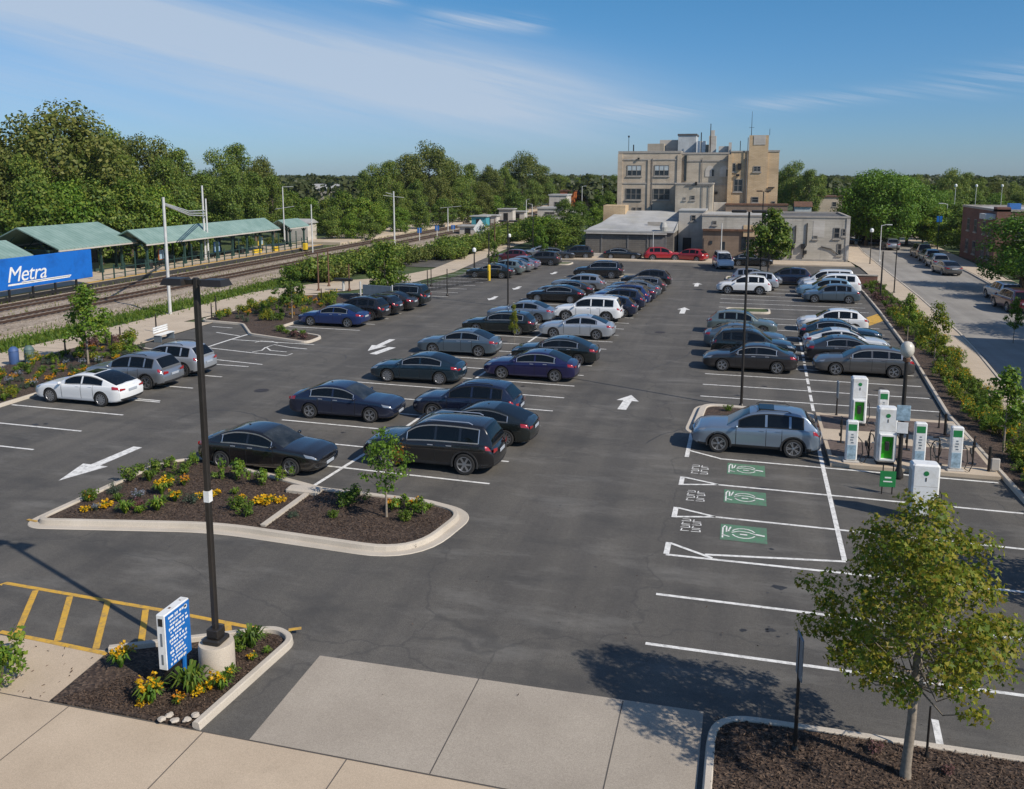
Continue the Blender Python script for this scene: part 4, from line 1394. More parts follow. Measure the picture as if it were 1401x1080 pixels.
def tree_meshes(seed, H, rad, trunk, leaf, nleaf, nclump, mat_, bark, tr=.12, clump=.33, flat=1.0, lean=.0, tip=.55, lobed=False):
    """Trunk, limbs to every leaf clump, and the leaves.  rad: crown radius; trunk: clear stem height."""
    g = np.random.default_rng(seed)
    ch = H - trunk
    cs = []
    guard = 0
    while len(cs) < nclump and guard < 5000:
        guard += 1
        z = g.random()
        env = (math.sin(PI * min(1, .1 + .86 * z) ** (.85 if flat > 1 else .62)) ** .6) * (1 - tip * max(0, z - .45))
        a, rr = g.random() * 2 * PI, math.sqrt(g.random()) * env
        rr *= .85 + .3 * math.sin(a * 3 + seed) * .6
        if rr < .25 * env and g.random() < .55: continue
        p = np.array([rad * rr * math.cos(a), rad * rr * math.sin(a), trunk + ch * (.04 + .90 * z)])
        if any(np.linalg.norm((p - q) / (rad, rad, ch * .5)) < .16 for q, _ in cs): continue
        cs.append((p, rad * clump * (.7 + .6 * g.random())))
    w = np.array([r_ ** 2 for _, r_ in cs]); w /= w.sum()
    P_, Nn = [], []
    cen = np.array([0, 0, trunk + ch * .5])
    for (p, r_), k in zip(cs, (w * nleaf).astype(int)):
        d = g.normal(0, 1, (k, 3)); d /= np.linalg.norm(d, axis=1, keepdims=True)
        d[:, 2] *= .75
        q = p + d * (r_ * (g.random(k)[:, None] ** .42))
        P_.append(q); Nn.append(d * .8 + (q - cen) / rad * .35 + np.array([0, 0, .45]))
    crown = leaf_mesh("crown", np.vstack(P_), np.vstack(Nn), leaf, mat_, seed, lobed=lobed)
    tm = MB()
    hub = np.array([lean * .5, 0, trunk])
    top = np.array([lean, .0, trunk + ch * .62])
    tm.tube([(0, 0, -.05), (0, 0, .12 * H * .3), tuple(hub * (1, 1, .6)), tuple(hub), tuple(hub * .45 + top * .55), tuple(top)], [tr * 1.35, tr * 1.08, tr * .95, tr * .85, tr * .5, tr * .16], 9)
    for p, r_ in cs:
        t = min(.92, max(0.0, (p[2] - trunk) / ch - .16) / .72)
        s = hub * (1 - t) + top * t
        md = s * .5 + p * .5 + np.array([g.normal(0, .12 * r_), g.normal(0, .12 * r_), -.22 * np.linalg.norm(p[:2] - s[:2])])
        b0 = tr * (.27 - .17 * t)
        tm.tube([tuple(s), tuple(md), tuple(p)], [b0, b0 * .55, b0 * .16], 5, caps=False)
    return tm.mesh("trunk", [bark], 60), crown


def put_tree(name, meshes, x, y, label, cat="tree", group=None, scale=1.0, sz=None, rz=None, z=0.0):
    r_ = empty(name, (x, y, z), rng.uniform(0, 6.28) if rz is None else rz, label, cat, group)
    r_.scale = (scale, scale, sz or scale)
    link("trunk", meshes[0], r_); link("crown", meshes[1], r_)
    return r_


def pole_tree(px, py, top, **k):
    x, y = at(px, py)
    return x, y, height_at(px, top, x, y)


# --- young trees of the car park
x, y, h = pole_tree(1238, 1070, 672)
put_tree("young_tree", tree_meshes(27, h, 1.95, 1.75, .085, 14500, 120, L_yel, m_barkp, .08, .16, tip=.55, lean=.1, lobed=True), x, y, "young yellow green maple in the mulch bed nearest the driveway", rz=.6, z=.1)
x, y, h = pole_tree(529, 712, 585)
tt = tree_meshes(33, h, 1.15, .95, .10, 1500, 34, L_fresh, m_barkp, .035, .2, tip=.75)
r0 = put_tree("young_tree", tt, x, y, "small sapling with some orange leaves in the big planted island", z=.1, rz=2.2)
g_ = np.random.default_rng(4)
link("autumn_leaves", leaf_mesh("autumn_leaves", g_.normal(0, .13, (120, 3)) + [.55, -.5, 1.75], g_.normal(0, 1, (120, 3)), .12, L_orange, 9), r0)
SAP = [tree_meshes(41 + i, 4.4, 1.15 + .1 * i, 1.25, .17, 2200, 28, m_, m_barkp, .05, .3, tip=.75) for i, m_ in enumerate((L_fresh, L_mid, L_yel))]
BUSHY = tree_meshes(52, 5.4, 2.1, .9, .24, 4200, 44, L_mid, m_bark, .09, .3, tip=.5)
for (i, px, py, top, lab, sx_) in [
    (0, 121, 500, 386, 'slim light green sapling in the flower bed behind the silver crossovers', 1.1),
    (1, 400, 437, 360, 'dark green sapling in the bed beside the accessible stalls', 1.05),
    (0, 1372, 622, 498, 'bright green sapling in the street bed level with the chargers', 1.05),
    (2, 1277, 508, 412, 'thin sapling on the street bed close to the parked grey wagon', .8),
    (0, 1241, 468, 400, 'yellow green sapling in the street bed near the sidewalk lamp', .9),
    (2, 704, 470, 416, 'thin yellow sapling on the centre line of the double row', .45),
    (1, 676, 372, 328, 'small sapling on the far path row by the rail hedge', .7),
    (0, 741, 356, 306, 'light green sapling at the end of the rail path', .8),
    (0, 1386, 470, 405, 'small pale sapling on the far side of the street', .7)]:
    x, y, h = pole_tree(px, py, top)
    put_tree("sapling", SAP[i], x, y, lab, "sapling", "saplings planted round the lot", h / 4.4 * sx_, h / 4.4)
x, y, h = pole_tree(527, 412, 330)
put_tree("young_tree", BUSHY, x, y, "full bushy young tree behind the row of black cars", scale=h / 5.4 * .95, sz=h / 5.4)
TREE_F = tree_meshes(61, 7.2, 2.5, 1.7, .33, 4600, 46, L_mid, m_bark, .12, .3)
x, y, h = pole_tree(1051, 374, 283)
put_tree("street_tree", TREE_F, x, y, "rounded green tree in front of the pale low building", scale=h / 7.2, sz=h / 7.2)
x, y, h = pole_tree(1056, 372, 300)

# --- woodland templates
WOOD = [tree_meshes(100 + i, 14, [5.6, 5.0, 6.2, 4.6, 5.4, 6.6][i], [3.2, 2.4, 3.6, 2.0, 3.0, 4.4][i], .36, 11500, [64, 58, 76, 50, 62, 44][i],
                    [L_wood, L_wood, L_olive, L_wood, L_olive, L_olive][i], m_bark, .3, [.28, .29, .25, .31, .27, .27][i], flat=1.2, tip=[.15, .2, .1, .3, .15, .05][i]) for i in range(6)]
BRIGHT = [tree_meshes(130 + i, 11, 5.6, 1.6, .34, 11500, 66, L_bright, m_bark, .28, .28, flat=1.2, tip=.1) for i in range(2)]
LOW = [tree_meshes(140 + i, 8, 3.8, .9, .32, 6500, 44, [L_mid, L_fresh, L_wood][i], m_bark, .16, .3, tip=.15) for i in range(3)]
nb = [0]


def bgtree(k, px, base, top, wide=1.0, tmpl=WOOD, H=14, label=None, group="trees behind the railway", name="broadleaf_tree"):
    x, y = at(px, base)
    h = height_at(px, top, x, y)
    nb[0] += 1
    put_tree(name, tmpl[k % len(tmpl)], x, y, label, "tree", group, h / H * wide, h / H)


def labels(list_, lab): return [(*a, lab) for a in list_]


# the tall mass behind the station (pixel of the stem, its foot, its top)
bgtree(5, 80, 352, 143, 1.05, label="tallest broad tree with open branching crown above the station roof")
for (k, px, base, top, w) in [(2, 20, 358, 200, .8), (0, 150, 345, 178, .75), (2, 205, 338, 184, .75), (1, 250, 334, 204, .8), (4, -20, 360, 185, .8), (0, 50, 362, 215, .8), (3, 115, 352, 212, .8), (1, 180, 345, 214, .8), (0, 228, 342, 218, .8), (2, 8, 345, 196, .8), (1, 60, 330, 180, .9), (0, 120, 325, 180, .9), (4, 170, 322, 184, .9)]:
    bgtree(k, px, base, top, w, label="dark green broadleaf tree in the tall mass behind the station roof", group="tall trees behind the station")
for (k, px, base, top, w) in [(0, 60, 372, 250, .9), (1, 100, 366, 243, .9), (2, 140, 362, 250, .9), (0, 182, 358, 247, .95), (1, 222, 352, 252, .9), (2, 255, 349, 262, .9), (0, 88, 356, 240, .9), (1, 160, 350, 240, .9)]:
    bgtree(k, px, base, top, w, LOW, 8, "lower bushy tree directly behind the station platform", "low trees behind the platform")
for (k, px, base, top, w) in [(1, 330, 322, 197, .72), (0, 302, 326, 207, .7), (4, 362, 318, 212, .7), (3, 318, 335, 232, .8), (3, 350, 330, 235, .8), (0, 285, 332, 236, .8), (1, 375, 325, 240, .8)]:
    bgtree(k, px, base, top, w, label="tall dark tree in the clump beyond the long platform canopy", group="clump beyond the platform canopy")
for (k, px, base, top, w) in [(0, 400, 318, 262, 1), (1, 425, 316, 268, 1), (2, 448, 318, 270, 1), (0, 470, 322, 262, 1), (1, 495, 322, 268, 1), (2, 455, 330, 285, 1), (0, 425, 330, 290, 1), (1, 480, 330, 290, .9), (1, 515, 322, 275, 1), (0, 398, 330, 285, 1), (2, 505, 330, 292, .9)]:
    bgtree(k, px, base, top, w, LOW, 8, "low mixed tree beside the platform end and signal mast", "low trees past the platform end")
bgtree(5, 588, 303, 196, .85, label="broad crowned tree rising above its neighbours behind the crossing huts")
bgtree(5, 714, 289, 209, .95, label="open crowned feathery tree tallest of the far group over the crossing")
for (k, px, base, top, w) in [(0, 515, 306, 226, .75), (1, 535, 306, 220, .75), (2, 558, 304, 210, .75), (0, 618, 302, 218, .75), (1, 645, 300, 224, .75), (4, 672, 297, 225, .8), (3, 690, 294, 228, .8), (0, 740, 288, 228, .8), (2, 600, 308, 240, .8), (3, 570, 310, 245, .8), (1, 545, 312, 250, .8), (0, 632, 306, 245, .8), (2, 660, 304, 248, .8), (1, 700, 298, 245, .8), (0, 728, 294, 246, .8), (3, 500, 304, 232, .75), (1, 750, 286, 242, .8)]:
    bgtree(k, px, base, top, w, label="green tree in the belt behind the crossing huts and far tracks", group="tree belt behind the crossing")
for (k, px, base, top, w) in [(0, 520, 318, 275, 1.1), (1, 548, 320, 282, 1.1), (2, 575, 316, 276, 1.1), (0, 605, 312, 272, 1.1), (2, 640, 306, 268, 1.1), (1, 675, 303, 266, 1.1), (0, 705, 300, 262, 1.1), (1, 815, 292, 258, 1), (0, 832, 296, 262, 1), (2, 770, 290, 262, 1)]:
    bgtree(k, px, base, top, w, LOW, 8, "bushy low tree along the foot of the far tree belt", "low trees under the far belt")
for (k, px, base, top, w) in [(0, 770, 283, 240, .9), (1, 790, 281, 243, .9), (2, 810, 280, 238, .95), (3, 828, 281, 244, .9), (0, 842, 283, 240, .9), (4, 758, 282, 236, .9), (2, 800, 288, 252, .8), (1, 822, 287, 250, .8), (3, 840, 290, 254, .8)]:
    bgtree(k, px, base, top, w, label="hazy green tree in the gap left of the tall tan building", group="trees in the gap by the tan building")
for (k, px, base, top, w) in [(0, 1292, 318, 268, 1), (2, 1310, 316, 264, 1), (1, 1296, 312, 258, 1), (0, 1330, 312, 262, 1), (1, 1360, 310, 262, 1), (2, 1392, 310, 262, 1)]:
    bgtree(k, px, base, top, w, LOW, 8, "low green tree just behind the brick building's roof line", "low trees behind the brick building")
for (k, px, base, top, w) in [(0, 792, 312, 276, 1), (1, 815, 318, 282, 1), (2, 838, 326, 286, .9), (0, 772, 306, 272, 1)]:
    bgtree(k, px, base, top, w, LOW, 8, "low green tree by the yard beside the grey garage", "low trees beside the garage")
# right of the tall building
for (k, px, base, top, w) in [(0, 1085, 300, 222, .8), (1, 1105, 302, 232, .8), (3, 1120, 296, 238, .8), (0, 1072, 296, 230, .8), (2, 1140, 288, 243, .9), (4, 1160, 290, 240, .9)]:
    bgtree(k, px, base, top, w, label="green tree standing behind the tall tan building's street side", group="trees behind the tan building")
for (k, px, base, top, w) in [(0, 1185, 336, 236, .9), (1, 1215, 338, 238, .95), (0, 1240, 336, 246, .9), (1, 1172, 334, 256, .85), (1, 1200, 332, 232, .9), (0, 1262, 336, 266, .8), (1, 1228, 332, 240, .9), (0, 1280, 322, 262, .8)]:
    bgtree(k, px, base, top, w, BRIGHT, 11, "bright green leafy tree of the big clump closing the street", "bright clump at the end of the street")
for (k, px, base, top, w) in [(0, 1300, 305, 232, .8), (1, 1318, 303, 236, .8), (3, 1340, 300, 243, .8), (2, 1362, 300, 247, .8), (0, 1385, 300, 250, .8), (1, 1405, 300, 246, .8), (4, 1280, 303, 245, .8), (2, 1430, 300, 250, .8), (0, 1255, 300, 240, .8)]:
    bgtree(k, px, base, top, w, label="distant green tree rising behind the flat roofed brick building", group="trees behind the brick building")
put_tree("broadleaf_tree", BRIGHT[0], 24.7, 87.5, "large dark roadside tree at the edge over the maroon SUV", "tree", None, .82, .64)
put_tree("broadleaf_tree", BRIGHT[1], 26.0, 79, "second large roadside tree at the very edge, nearer than the maroon SUV", "tree", None, .7, .6)
put_tree("broadleaf_tree", BRIGHT[0], 27.5, 61, "street tree beyond the edge throwing shade over the road", "tree", None, .85, .9)
put_tree("broadleaf_tree", BRIGHT[1], 28.0, 50, "nearer street tree beyond the edge throwing shade over the road", "tree", None, .85, .9)

# distant woodland as one mass: crowns out to the horizon
g = np.random.default_rng(77)
P_, Nn = [], []
SZ = []
for i in range(1500):
    az = R(-15.1) + R(g.uniform(-36, 36)); d = 240 + 1200 * g.random() ** 1.6
    X, Y = d * math.sin(az), d * math.cos(az)
    if -62 < X < -44 and Y < 420: continue
    hh = g.uniform(6.5, 10.5) + (1.2 if g.random() < .12 else 0); r_ = g.uniform(4, 7) * (1 + d / 2500)
    k = int(240 * max(.35, 1 - d / 1500))
    dd = g.normal(0, 1, (k, 3)); dd /= np.linalg.norm(dd, axis=1, keepdims=True); dd[:, 2] = np.abs(dd[:, 2]) * 1.1 - .25
    q = np.array([X, Y, hh * .52]) + dd * np.array([r_, r_, hh * .5]) * (.75 + .3 * g.random((k, 1)))
    P_.append(q); Nn.append(dd + np.array([0, 0, .3])); SZ.append(np.full(k, 1.15 * (1 + d / 900)))
L_far = leafmat("far_leaves", [(0.032, 0.047, 0.018), (0.055, 0.070, 0.024), (0.079, 0.090, 0.029)], .25)
o = link("distant_woodland", leaf_mesh("distant_woodland", np.vstack(P_), np.vstack(Nn), np.concatenate(SZ), L_far, 3, .85))
tag(o, kind='stuff')

# --- shrubs and bed plants
def shrub_meshes(seed, r_, h, leaf, n, mat_, lumps=9):
    g = np.random.default_rng(seed)
    P_, Nn = [], []
    for _ in range(lumps):
        c = np.array([g.normal(0, r_ * .42), g.normal(0, r_ * .42), h * g.uniform(.3, .72)])
        k = n // lumps
        d = g.normal(0, 1, (k, 3)); d /= np.linalg.norm(d, axis=1, keepdims=True)
        q = c + d * np.array([r_ * .45, r_ * .45, h * .33]) * g.random((k, 1)) ** .4
        q[:, 2] = np.abs(q[:, 2])
        P_.append(q); Nn.append(d + np.array([0, 0, .5]))
    st = MB()
    for _ in range(7):
        a, rr = g.random() * 6.28, g.random() * r_ * .6
        st.tube([(0, 0, -.03), (rr * .5 * math.cos(a), rr * .5 * math.sin(a), h * .35), (rr * math.cos(a), rr * math.sin(a), h * .7)], [.018, .012, .005], 4, caps=False)
    return [("foliage", leaf_mesh("foliage", np.vstack(P_), np.vstack(Nn), leaf, mat_, seed)), ("stem", st.mesh("stem", [m_bark]))]


def blades_mesh(name, seed, n, r_, h, mat_, w=.035):
    """A fountain of narrow blades."""
    g = np.random.default_rng(seed)
    m = MB()
    for _ in range(n):
        a = g.random() * 6.28; lean = g.uniform(.15, 1) * r_; hh = h * g.uniform(.6, 1.05)
        c, s = math.cos(a), math.sin(a); b0 = g.uniform(0, .12 * r_)
        ww = w * g.uniform(.7, 1.3)
        pts = [(b0, 0), (b0 + lean * .35, hh * .62), (b0 + lean * .75, hh * .92), (b0 + lean * 1.1, hh * .74)]
        v = []
        for i, (q, z) in enumerate(pts):
            wd = ww * (.6, 1, .75, .08)[i]
            v += [(q * c - wd * s, q * s + wd * c, z), (q * c + wd * s, q * s - wd * c, z)]
        m.add(v, [(0, 1, 3, 2), (2, 3, 5, 4), (4, 5, 7, 6)])
    return m.mesh(name, [mat_])


def petals_mesh(seed, n, r_, h0, h1, mat_, size=.075):
    g = np.random.default_rng(seed)
    P_ = []
    for _ in range(n):
        a, rr = g.random() * 6.28, math.sqrt(g.random()) * r_
        c = np.array([rr * math.cos(a), rr * math.sin(a), g.uniform(h0, h1)])
        P_.append(c + g.normal(0, .035, (7, 3)))
    q = np.vstack(P_)
    return leaf_mesh("flowers", q, np.tile([0, 0, 1.0], (len(q), 1)), size, mat_, seed, .9)


def stem_mesh(seed, n, r_, h):
    g = np.random.default_rng(seed); m = MB()
    for _ in range(n):
        a, rr = g.random() * 6.28, g.random() * r_
        m.tube([(0, 0, 0), (rr * .5 * math.cos(a), rr * .5 * math.sin(a), h * .6), (rr * math.cos(a), rr * math.sin(a), h)], [.01, .008, .004], 3, caps=False)
    return m.mesh("stem", [L_mid])


PL = {
    'tuft': [("foliage", blades_mesh("foliage", 1, 90, .42, .52, L_mid))],
    'fresh_tuft': [("foliage", blades_mesh("foliage", 2, 80, .38, .42, L_fresh, .03))],
    'leafy': shrub_meshes(3, .36, .75, .11, 420, L_fresh, 8),
    'green': shrub_meshes(4, .42, .62, .10, 480, L_mid, 9),
    'bluish': shrub_meshes(5, .40, .55, .07, 520, L_bluegreen, 9) ,
    'lavender': [("foliage", blades_mesh("foliage", 6, 80, .3, .5, L_bluegreen, .015)), ("flowers", petals_mesh(6, 26, .32, .35, .6, L_lav, .06))],
    'gold': [("foliage", blades_mesh("foliage", 7, 70, .32, .42, L_fresh, .03)), ("flowers", petals_mesh(7, 13, .30, .28, .46, L_gold, .075))],
    'amber': [("foliage", blades_mesh("foliage", 8, 60, .32, .40, L_mid, .03)), ("flowers", petals_mesh(8, 14, .30, .26, .46, L_amber, .075))],
    'low_gold': [("foliage", blades_mesh("foliage", 9, 26, .25, .16, L_fresh, .03)), ("flowers", petals_mesh(9, 20, .32, .06, .18, L_gold, .085))],
    'goldbush': shrub_meshes(10, .55, 1.0, .11, 620, L_fresh, 10) + [("flowers", petals_mesh(10, 22, .5, .55, 1.0, L_gold, .07))],
    'olive': shrub_meshes(11, .55, .95, .12, 640, L_yel, 10),
    'plum': shrub_meshes(12, .4, .6, .1, 380, L_plum, 8),
    'hedge': shrub_meshes(13, 1.6, 2.2, .26, 1500, L_wood, 14),
    'hedgeb': shrub_meshes(14, 1.5, 2.0, .25, 1400, L_mid, 14),
    'hedgec': shrub_meshes(15, 1.4, 1.8, .24, 1200, L_olive, 12),
}
for k_ in ('bluish',): PL[k_] = PL[k_]
WORDS = {'tuft': ('grass_tuft', 'dark green grassy tuft'), 'fresh_tuft': ('grass_tuft', 'bright green grassy tuft'), 'leafy': ('leafy_plant', 'upright light green leafy plant'), 'green': ('shrub', 'low dark green shrub'),
         'bluish': ('shrub', 'low blue green shrub'), 'lavender': ('flowering_plant', 'pale blue flowering plant'), 'gold': ('flowering_plant', 'green plant with yellow flowers'), 'amber': ('flowering_plant', 'green plant with orange flowers'),
         'low_gold': ('flowering_plant', 'flat patch of yellow flowers'), 'goldbush': ('flowering_shrub', 'green bush dotted with yellow flowers'), 'olive': ('shrub', 'yellow green bush'), 'plum': ('shrub', 'low plum coloured shrub'),
         'hedge': ('hedge_bush', 'dense green bush'), 'hedgeb': ('hedge_bush', 'lighter green bush'), 'hedgec': ('hedge_bush', 'olive green bush')}


def plant(kind, x, y, where, sc=1.0, z=.09, label=None, group=None):
    nm, w = WORDS[kind]
    r_ = empty(nm, (x, y, z), rng.uniform(0, 6.28), label or f"{w} {where}", "plant" if kind[:5] != 'hedge' else "bush", group or f"{w}s {where}")
    k = sc * rng.uniform(.85, 1.15)
    r_.scale = (k, k, k * rng.uniform(.9, 1.12))
    for pn, me in PL[kind]: link(pn, me, r_)
    return r_


def spread(kinds, n, inside, where, sc=1.0, gap=.45, z=.09):
    """Scatter plants inside a polygon, keeping them apart."""
    xs = [p[0] for p in inside]; ys = [p[1] for p in inside]
    done, tries = [], 0
    while len(done) < n and tries < n * 80:
        tries += 1
        x, y = rng.uniform(min(xs), max(xs)), rng.uniform(min(ys), max(ys))
        c = False
        for i in range(len(inside)):
            (x0, y0), (x1, y1) = inside[i - 1], inside[i]
            if (y0 > y) != (y1 > y) and x < (x1 - x0) * (y - y0) / (y1 - y0) + x0: c = not c
        if not c or any((x - a) ** 2 + (y - b_) ** 2 < gap * gap for a, b_ in done): continue
        done.append((x, y))
        plant(rng.choice(kinds), x, y, where, sc, z)


WI = "in the mulch of the big planted island"
for (k_, px, py, s_) in [('amber', 120, 690, .8), ('low_gold', 118, 703, .6), ('green', 124, 688, .7), ('low_gold', 143, 697, .9), ('tuft', 162, 690, .7), ('bluish', 158, 678, .8), ('fresh_tuft', 172, 706, 1.0), ('fresh_tuft', 192, 706, .8), ('lavender', 190, 690, .9), ('green', 178, 662, .9), ('tuft', 205, 662, .9), ('green', 218, 650, .9), ('leafy', 236, 645, .7), ('green', 248, 652, .9),
                       ('gold', 222, 680, 1.1), ('fresh_tuft', 216, 702, 1.1), ('gold', 240, 690, 1.0), ('green', 236, 668, .9), ('amber', 252, 668, .8), ('bluish', 262, 692, .8), ('low_gold', 276, 684, .7), ('low_gold', 292, 682, .8), ('lavender', 132, 703, .6), ('leafy', 262, 640, .8), ('green', 196, 648, .7), ('plum', 186, 700, .7),
                       ('leafy', 322, 660, 1.0), ('leafy', 356, 668, 1.05), ('leafy', 386, 660, .95), ('fresh_tuft', 322, 680, .7), ('green', 326, 700, .8), ('green', 335, 710, .7), ('low_gold', 330, 686, .5), ('low_gold', 368, 692, 1.1), ('low_gold', 352, 692, .8), ('low_gold', 384, 690, .7), ('leafy', 302, 660, .5)]:
    plant(k_, *at(px, py), WI, s_ * .88)
WR = "in the sapling half of the planted island"
for (k_, px, py, s_) in [('amber', 536, 702, .8), ('leafy', 553, 703, .7), ('amber', 566, 699, .6), ('leafy', 578, 708, .75), ('green', 555, 716, .5), ('green', 456, 712, .5), ('fresh_tuft', 588, 700, .4), ('green', 490, 692, .9), ('green', 470, 698, .8), ('bluish', 400, 712, .5)]:
    plant(k_, *at(px, py), WR, s_)
WS = "beside the blue sign at the lamp base"
for (k_, px, py, s_) in [('gold', 166, 915, 1.0), ('gold', 207, 964, 1.1), ('low_gold', 196, 966, .6), ('tuft', 262, 950, 1.35), ('low_gold', 274, 950, .8), ('amber', 244, 966, .6), ('gold', 303, 946, .9), ('fresh_tuft', 316, 928, .6), ('tuft', 344, 888, 1.2), ('green', 322, 892, .8), ('gold', 346, 906, .45), ('fresh_tuft', 366, 896, .4), ('plum', 190, 945, .5)]:
    plant(k_, *at(px, py), WS, s_ * .85, .04)
plant('leafy', *at(4, 920), "on the pavement at the edge of the picture", .9, .0)
plant('leafy', *at(2, 940), "on the pavement at the edge of the picture", .8, .0)
spread(['amber', 'green', 'fresh_tuft', 'olive', 'lavender', 'bluish', 'gold', 'fresh_tuft', 'tuft', 'leafy', 'gold', 'amber', 'lavender'], 130, [(-38.4, 27), (-32.9, 27), (-32.9, 38.5), (-33.2, 42.5), (-35, 43.4), (-38.4, 42)], "in the flower bed by the rail path", .7, .4)
spread(['leafy', 'olive', 'fresh_tuft', 'plum'], 10, [(-38.5, 42), (-35.3, 43.9), (-36.6, 45), (-38.5, 46)], "in the flower bed by the rail path", 1.1, .5)
spread(['green', 'olive', 'goldbush', 'bluish', 'amber', 'leafy'], 62, [(-37.5, 54), (-31.3, 52.5), (-31.2, 65), (-37.6, 66)], "in the bed behind the blue sedan row", .8, .5)
spread(['green', 'plum', 'fresh_tuft'], 7, [(-30.5, 50.5), (-26.8, 48.4), (-26.8, 49.3), (-30.3, 51.2)], "on the small island by the accessible stalls", .8, .5)
spread(['olive', 'fresh_tuft'], 8, [(-30, 65.3), (-26.3, 65.2), (-26.2, 67.5), (-30, 69)], "on the rounded island past the black SUV", 1.0, .6)
spread(['goldbush', 'olive', 'green', 'green', 'leafy', 'olive'], 80, [(9.9, 34), (11.1, 34), (11.5, 46), (12.0, 55), (11.0, 55), (10.2, 50), (9.6, 40)], "in the bed between chargers and street", .64, .38)
spread(['green', 'olive', 'fresh_tuft', 'goldbush'], 26, [(9.6, 26), (11.2, 26), (11.1, 34), (9.6, 34)], "in the bed between chargers and street", .8, .45)
spread(['olive', 'green', 'goldbush'], 34, [(10.6, 56), (12.0, 56), (12.3, 70), (10.8, 70)], "in the far part of the street bed", .8, .6)
spread(['green', 'plum', 'tuft'], 24, [(11, 71), (12.3, 71), (12.4, 87), (11, 87)], "in the far part of the street bed", .9, .7)
spread(['fresh_tuft', 'green'], 6, [(-1.0, 36.2), (1.6, 36), (1.6, 38.4), (-.8, 38.4)], "in the small kerbed bed behind the silver blue crossover", .6, .4)
spread(['fresh_tuft', 'plum'], 3, [(.6, 13.6), (5, 13.6), (5, 15.5), (.6, 15.5)], "in the mulch round the nearest maple", .35, .6, .11)
HB = "in the hedge between rail path and tracks"
for i in range(64):
    t = i / 63
    v = 76 + 62 * t + rng.uniform(-1, 1)
    for _ in range(1 if i % 3 else 2):
        u = -40.6 + (1.5 * t) + rng.uniform(-2.6, 2.6) + (2.5 if v > 100 else 0)
        plant(rng.choice(['hedge', 'hedge', 'hedgeb', 'hedgec']), u, v, HB, rng.uniform(.8, 1.15), 0)
for i in range(12):
    plant('hedgeb', -37.5 + rng.uniform(-2, 2), 137 + i * 2.2, "at the far end of the rail hedge", 1.3, 0)
spread(['hedge', 'hedgec', 'hedgeb'], 14, [(-75, 66), (-70, 66), (-66, 116), (-74, 116)], "on the lawn behind the platform", .7, 2.5, 0)
spread(['hedgec', 'hedgeb'], 6, [(25.2, 70), (27, 70), (29, 88), (26, 88)], "under the roadside tree", .6, 1.5, 0)

# grass along the tracks, weeds and chips of bark
g = np.random.default_rng(9)
m = MB()
for _ in range(15000):
    v = 30 + 62 * g.random() ** 1.15; u = -44.2 + g.normal(0, .95)
    h = .08 + .18 * g.random(); a = g.random() * 6.28; w = .05 + .03 * g.random()
    m.add([(u - w * math.cos(a), v - w * math.sin(a), -.03), (u + w * math.cos(a), v + w * math.sin(a), -.03), (u + g.normal(0, .1), v + g.normal(0, .1), h)], [(0, 1, 2)])
tag(m.build("trackside_grass", [L_mid]), kind='stuff')
m = MB()
for _ in range(2600):
    v = 34 + 120 * g.random(); u = rng.choice([-46.6, -52.6, -57.6]) + g.normal(0, .5)
    h = .12 + .2 * g.random(); a = g.random() * 6.28; w = .05
    m.add([(u - w * math.cos(a), v - w * math.sin(a), .1), (u + w * math.cos(a), v + w * math.sin(a), .1), (u + g.normal(0, .08), v + g.normal(0, .08), .15 + h)], [(0, 1, 2)])
tag(m.build("track_weeds", [L_olive]), kind='stuff')


def chips(name, ring, n, z, size=.05):
    pts = []
    xs = [p[0] for p in ring]; ys = [p[1] for p in ring]
    while len(pts) < n:
        x, y = rng.uniform(min(xs), max(xs)), rng.uniform(min(ys), max(ys))
        c = False
        for i in range(len(ring)):
            (x0, y0), (x1, y1) = ring[i - 1], ring[i]
            if (y0 > y) != (y1 > y) and x < (x1 - x0) * (y - y0) / (y1 - y0) + x0: c = not c
        if c: pts.append((x, y, z + rng.uniform(0, .03)))
    tag(link(name, leaf_mesh(name, np.array(pts), np.tile([0, 0, 1.0], (n, 1)), size, m_chip, 6, .3)), kind='stuff')


m_chip = leafmat("bark_chips", [(.03, .018, .012), (.06, .038, .026), (.10, .066, .046), (.17, .12, .085)], .0, .9)
chips("bark_mulch", [(-.2, 12.6), (7, 12.6), (7, 15.9), (-.2, 15.75)], 9000, .115, .075)
chips("bark_mulch", [(-13.0, 13.0), (-9.9, 13.0), (-9.7, 16.1), (-10.3, 16.4)], 4500, .045, .06)
chips("bark_mulch", [(-20, 20.4), (-14.9, 21.6), (-8.6, 21.4), (-8.4, 24.2), (-9.7, 24.5), (-13.5, 24.6), (-19, 26.4), (-20, 25.4)], 8000, .095, .07)
chips("fallen_leaves", [(-16, 12.9), (-13.3, 12.9), (-13.3, 14.7), (-16, 14.6)], 40, .012, .10)
chips("fallen_leaves", [(-8, 13), (9, 16.2), (9, 24), (-8, 24)], 70, .010, .06)

put_tree("young_tree", tree_meshes(23, 4.6, 1.7, 1.5, .16, 3200, 40, L_yel, m_barkp, .08, .26, tip=.5), 9.6, 22.6, "young maple in the street bed just past the edge, shading the last stalls", z=.1)

# the thin summer air
hz_m = bpy.data.materials.new("air"); hz_m.use_nodes = True
hn = hz_m.node_tree; hn.nodes.remove(hn.nodes["Principled BSDF"])
pv_ = hn.nodes.new("ShaderNodeVolumePrincipled"); pv_.inputs["Color"].default_value = (.80, .88, 1, 1); pv_.inputs["Density"].default_value = .00007; pv_.inputs["Anisotropy"].default_value = .1
hn.links.new(pv_.outputs[0], hn.nodes["Material Output"].inputs["Volume"])
hz_o = MB().box(-1500, 1500, -70, 1800, -1.2, 32).build("haze", [hz_m]); tag(hz_o, kind='stuff')

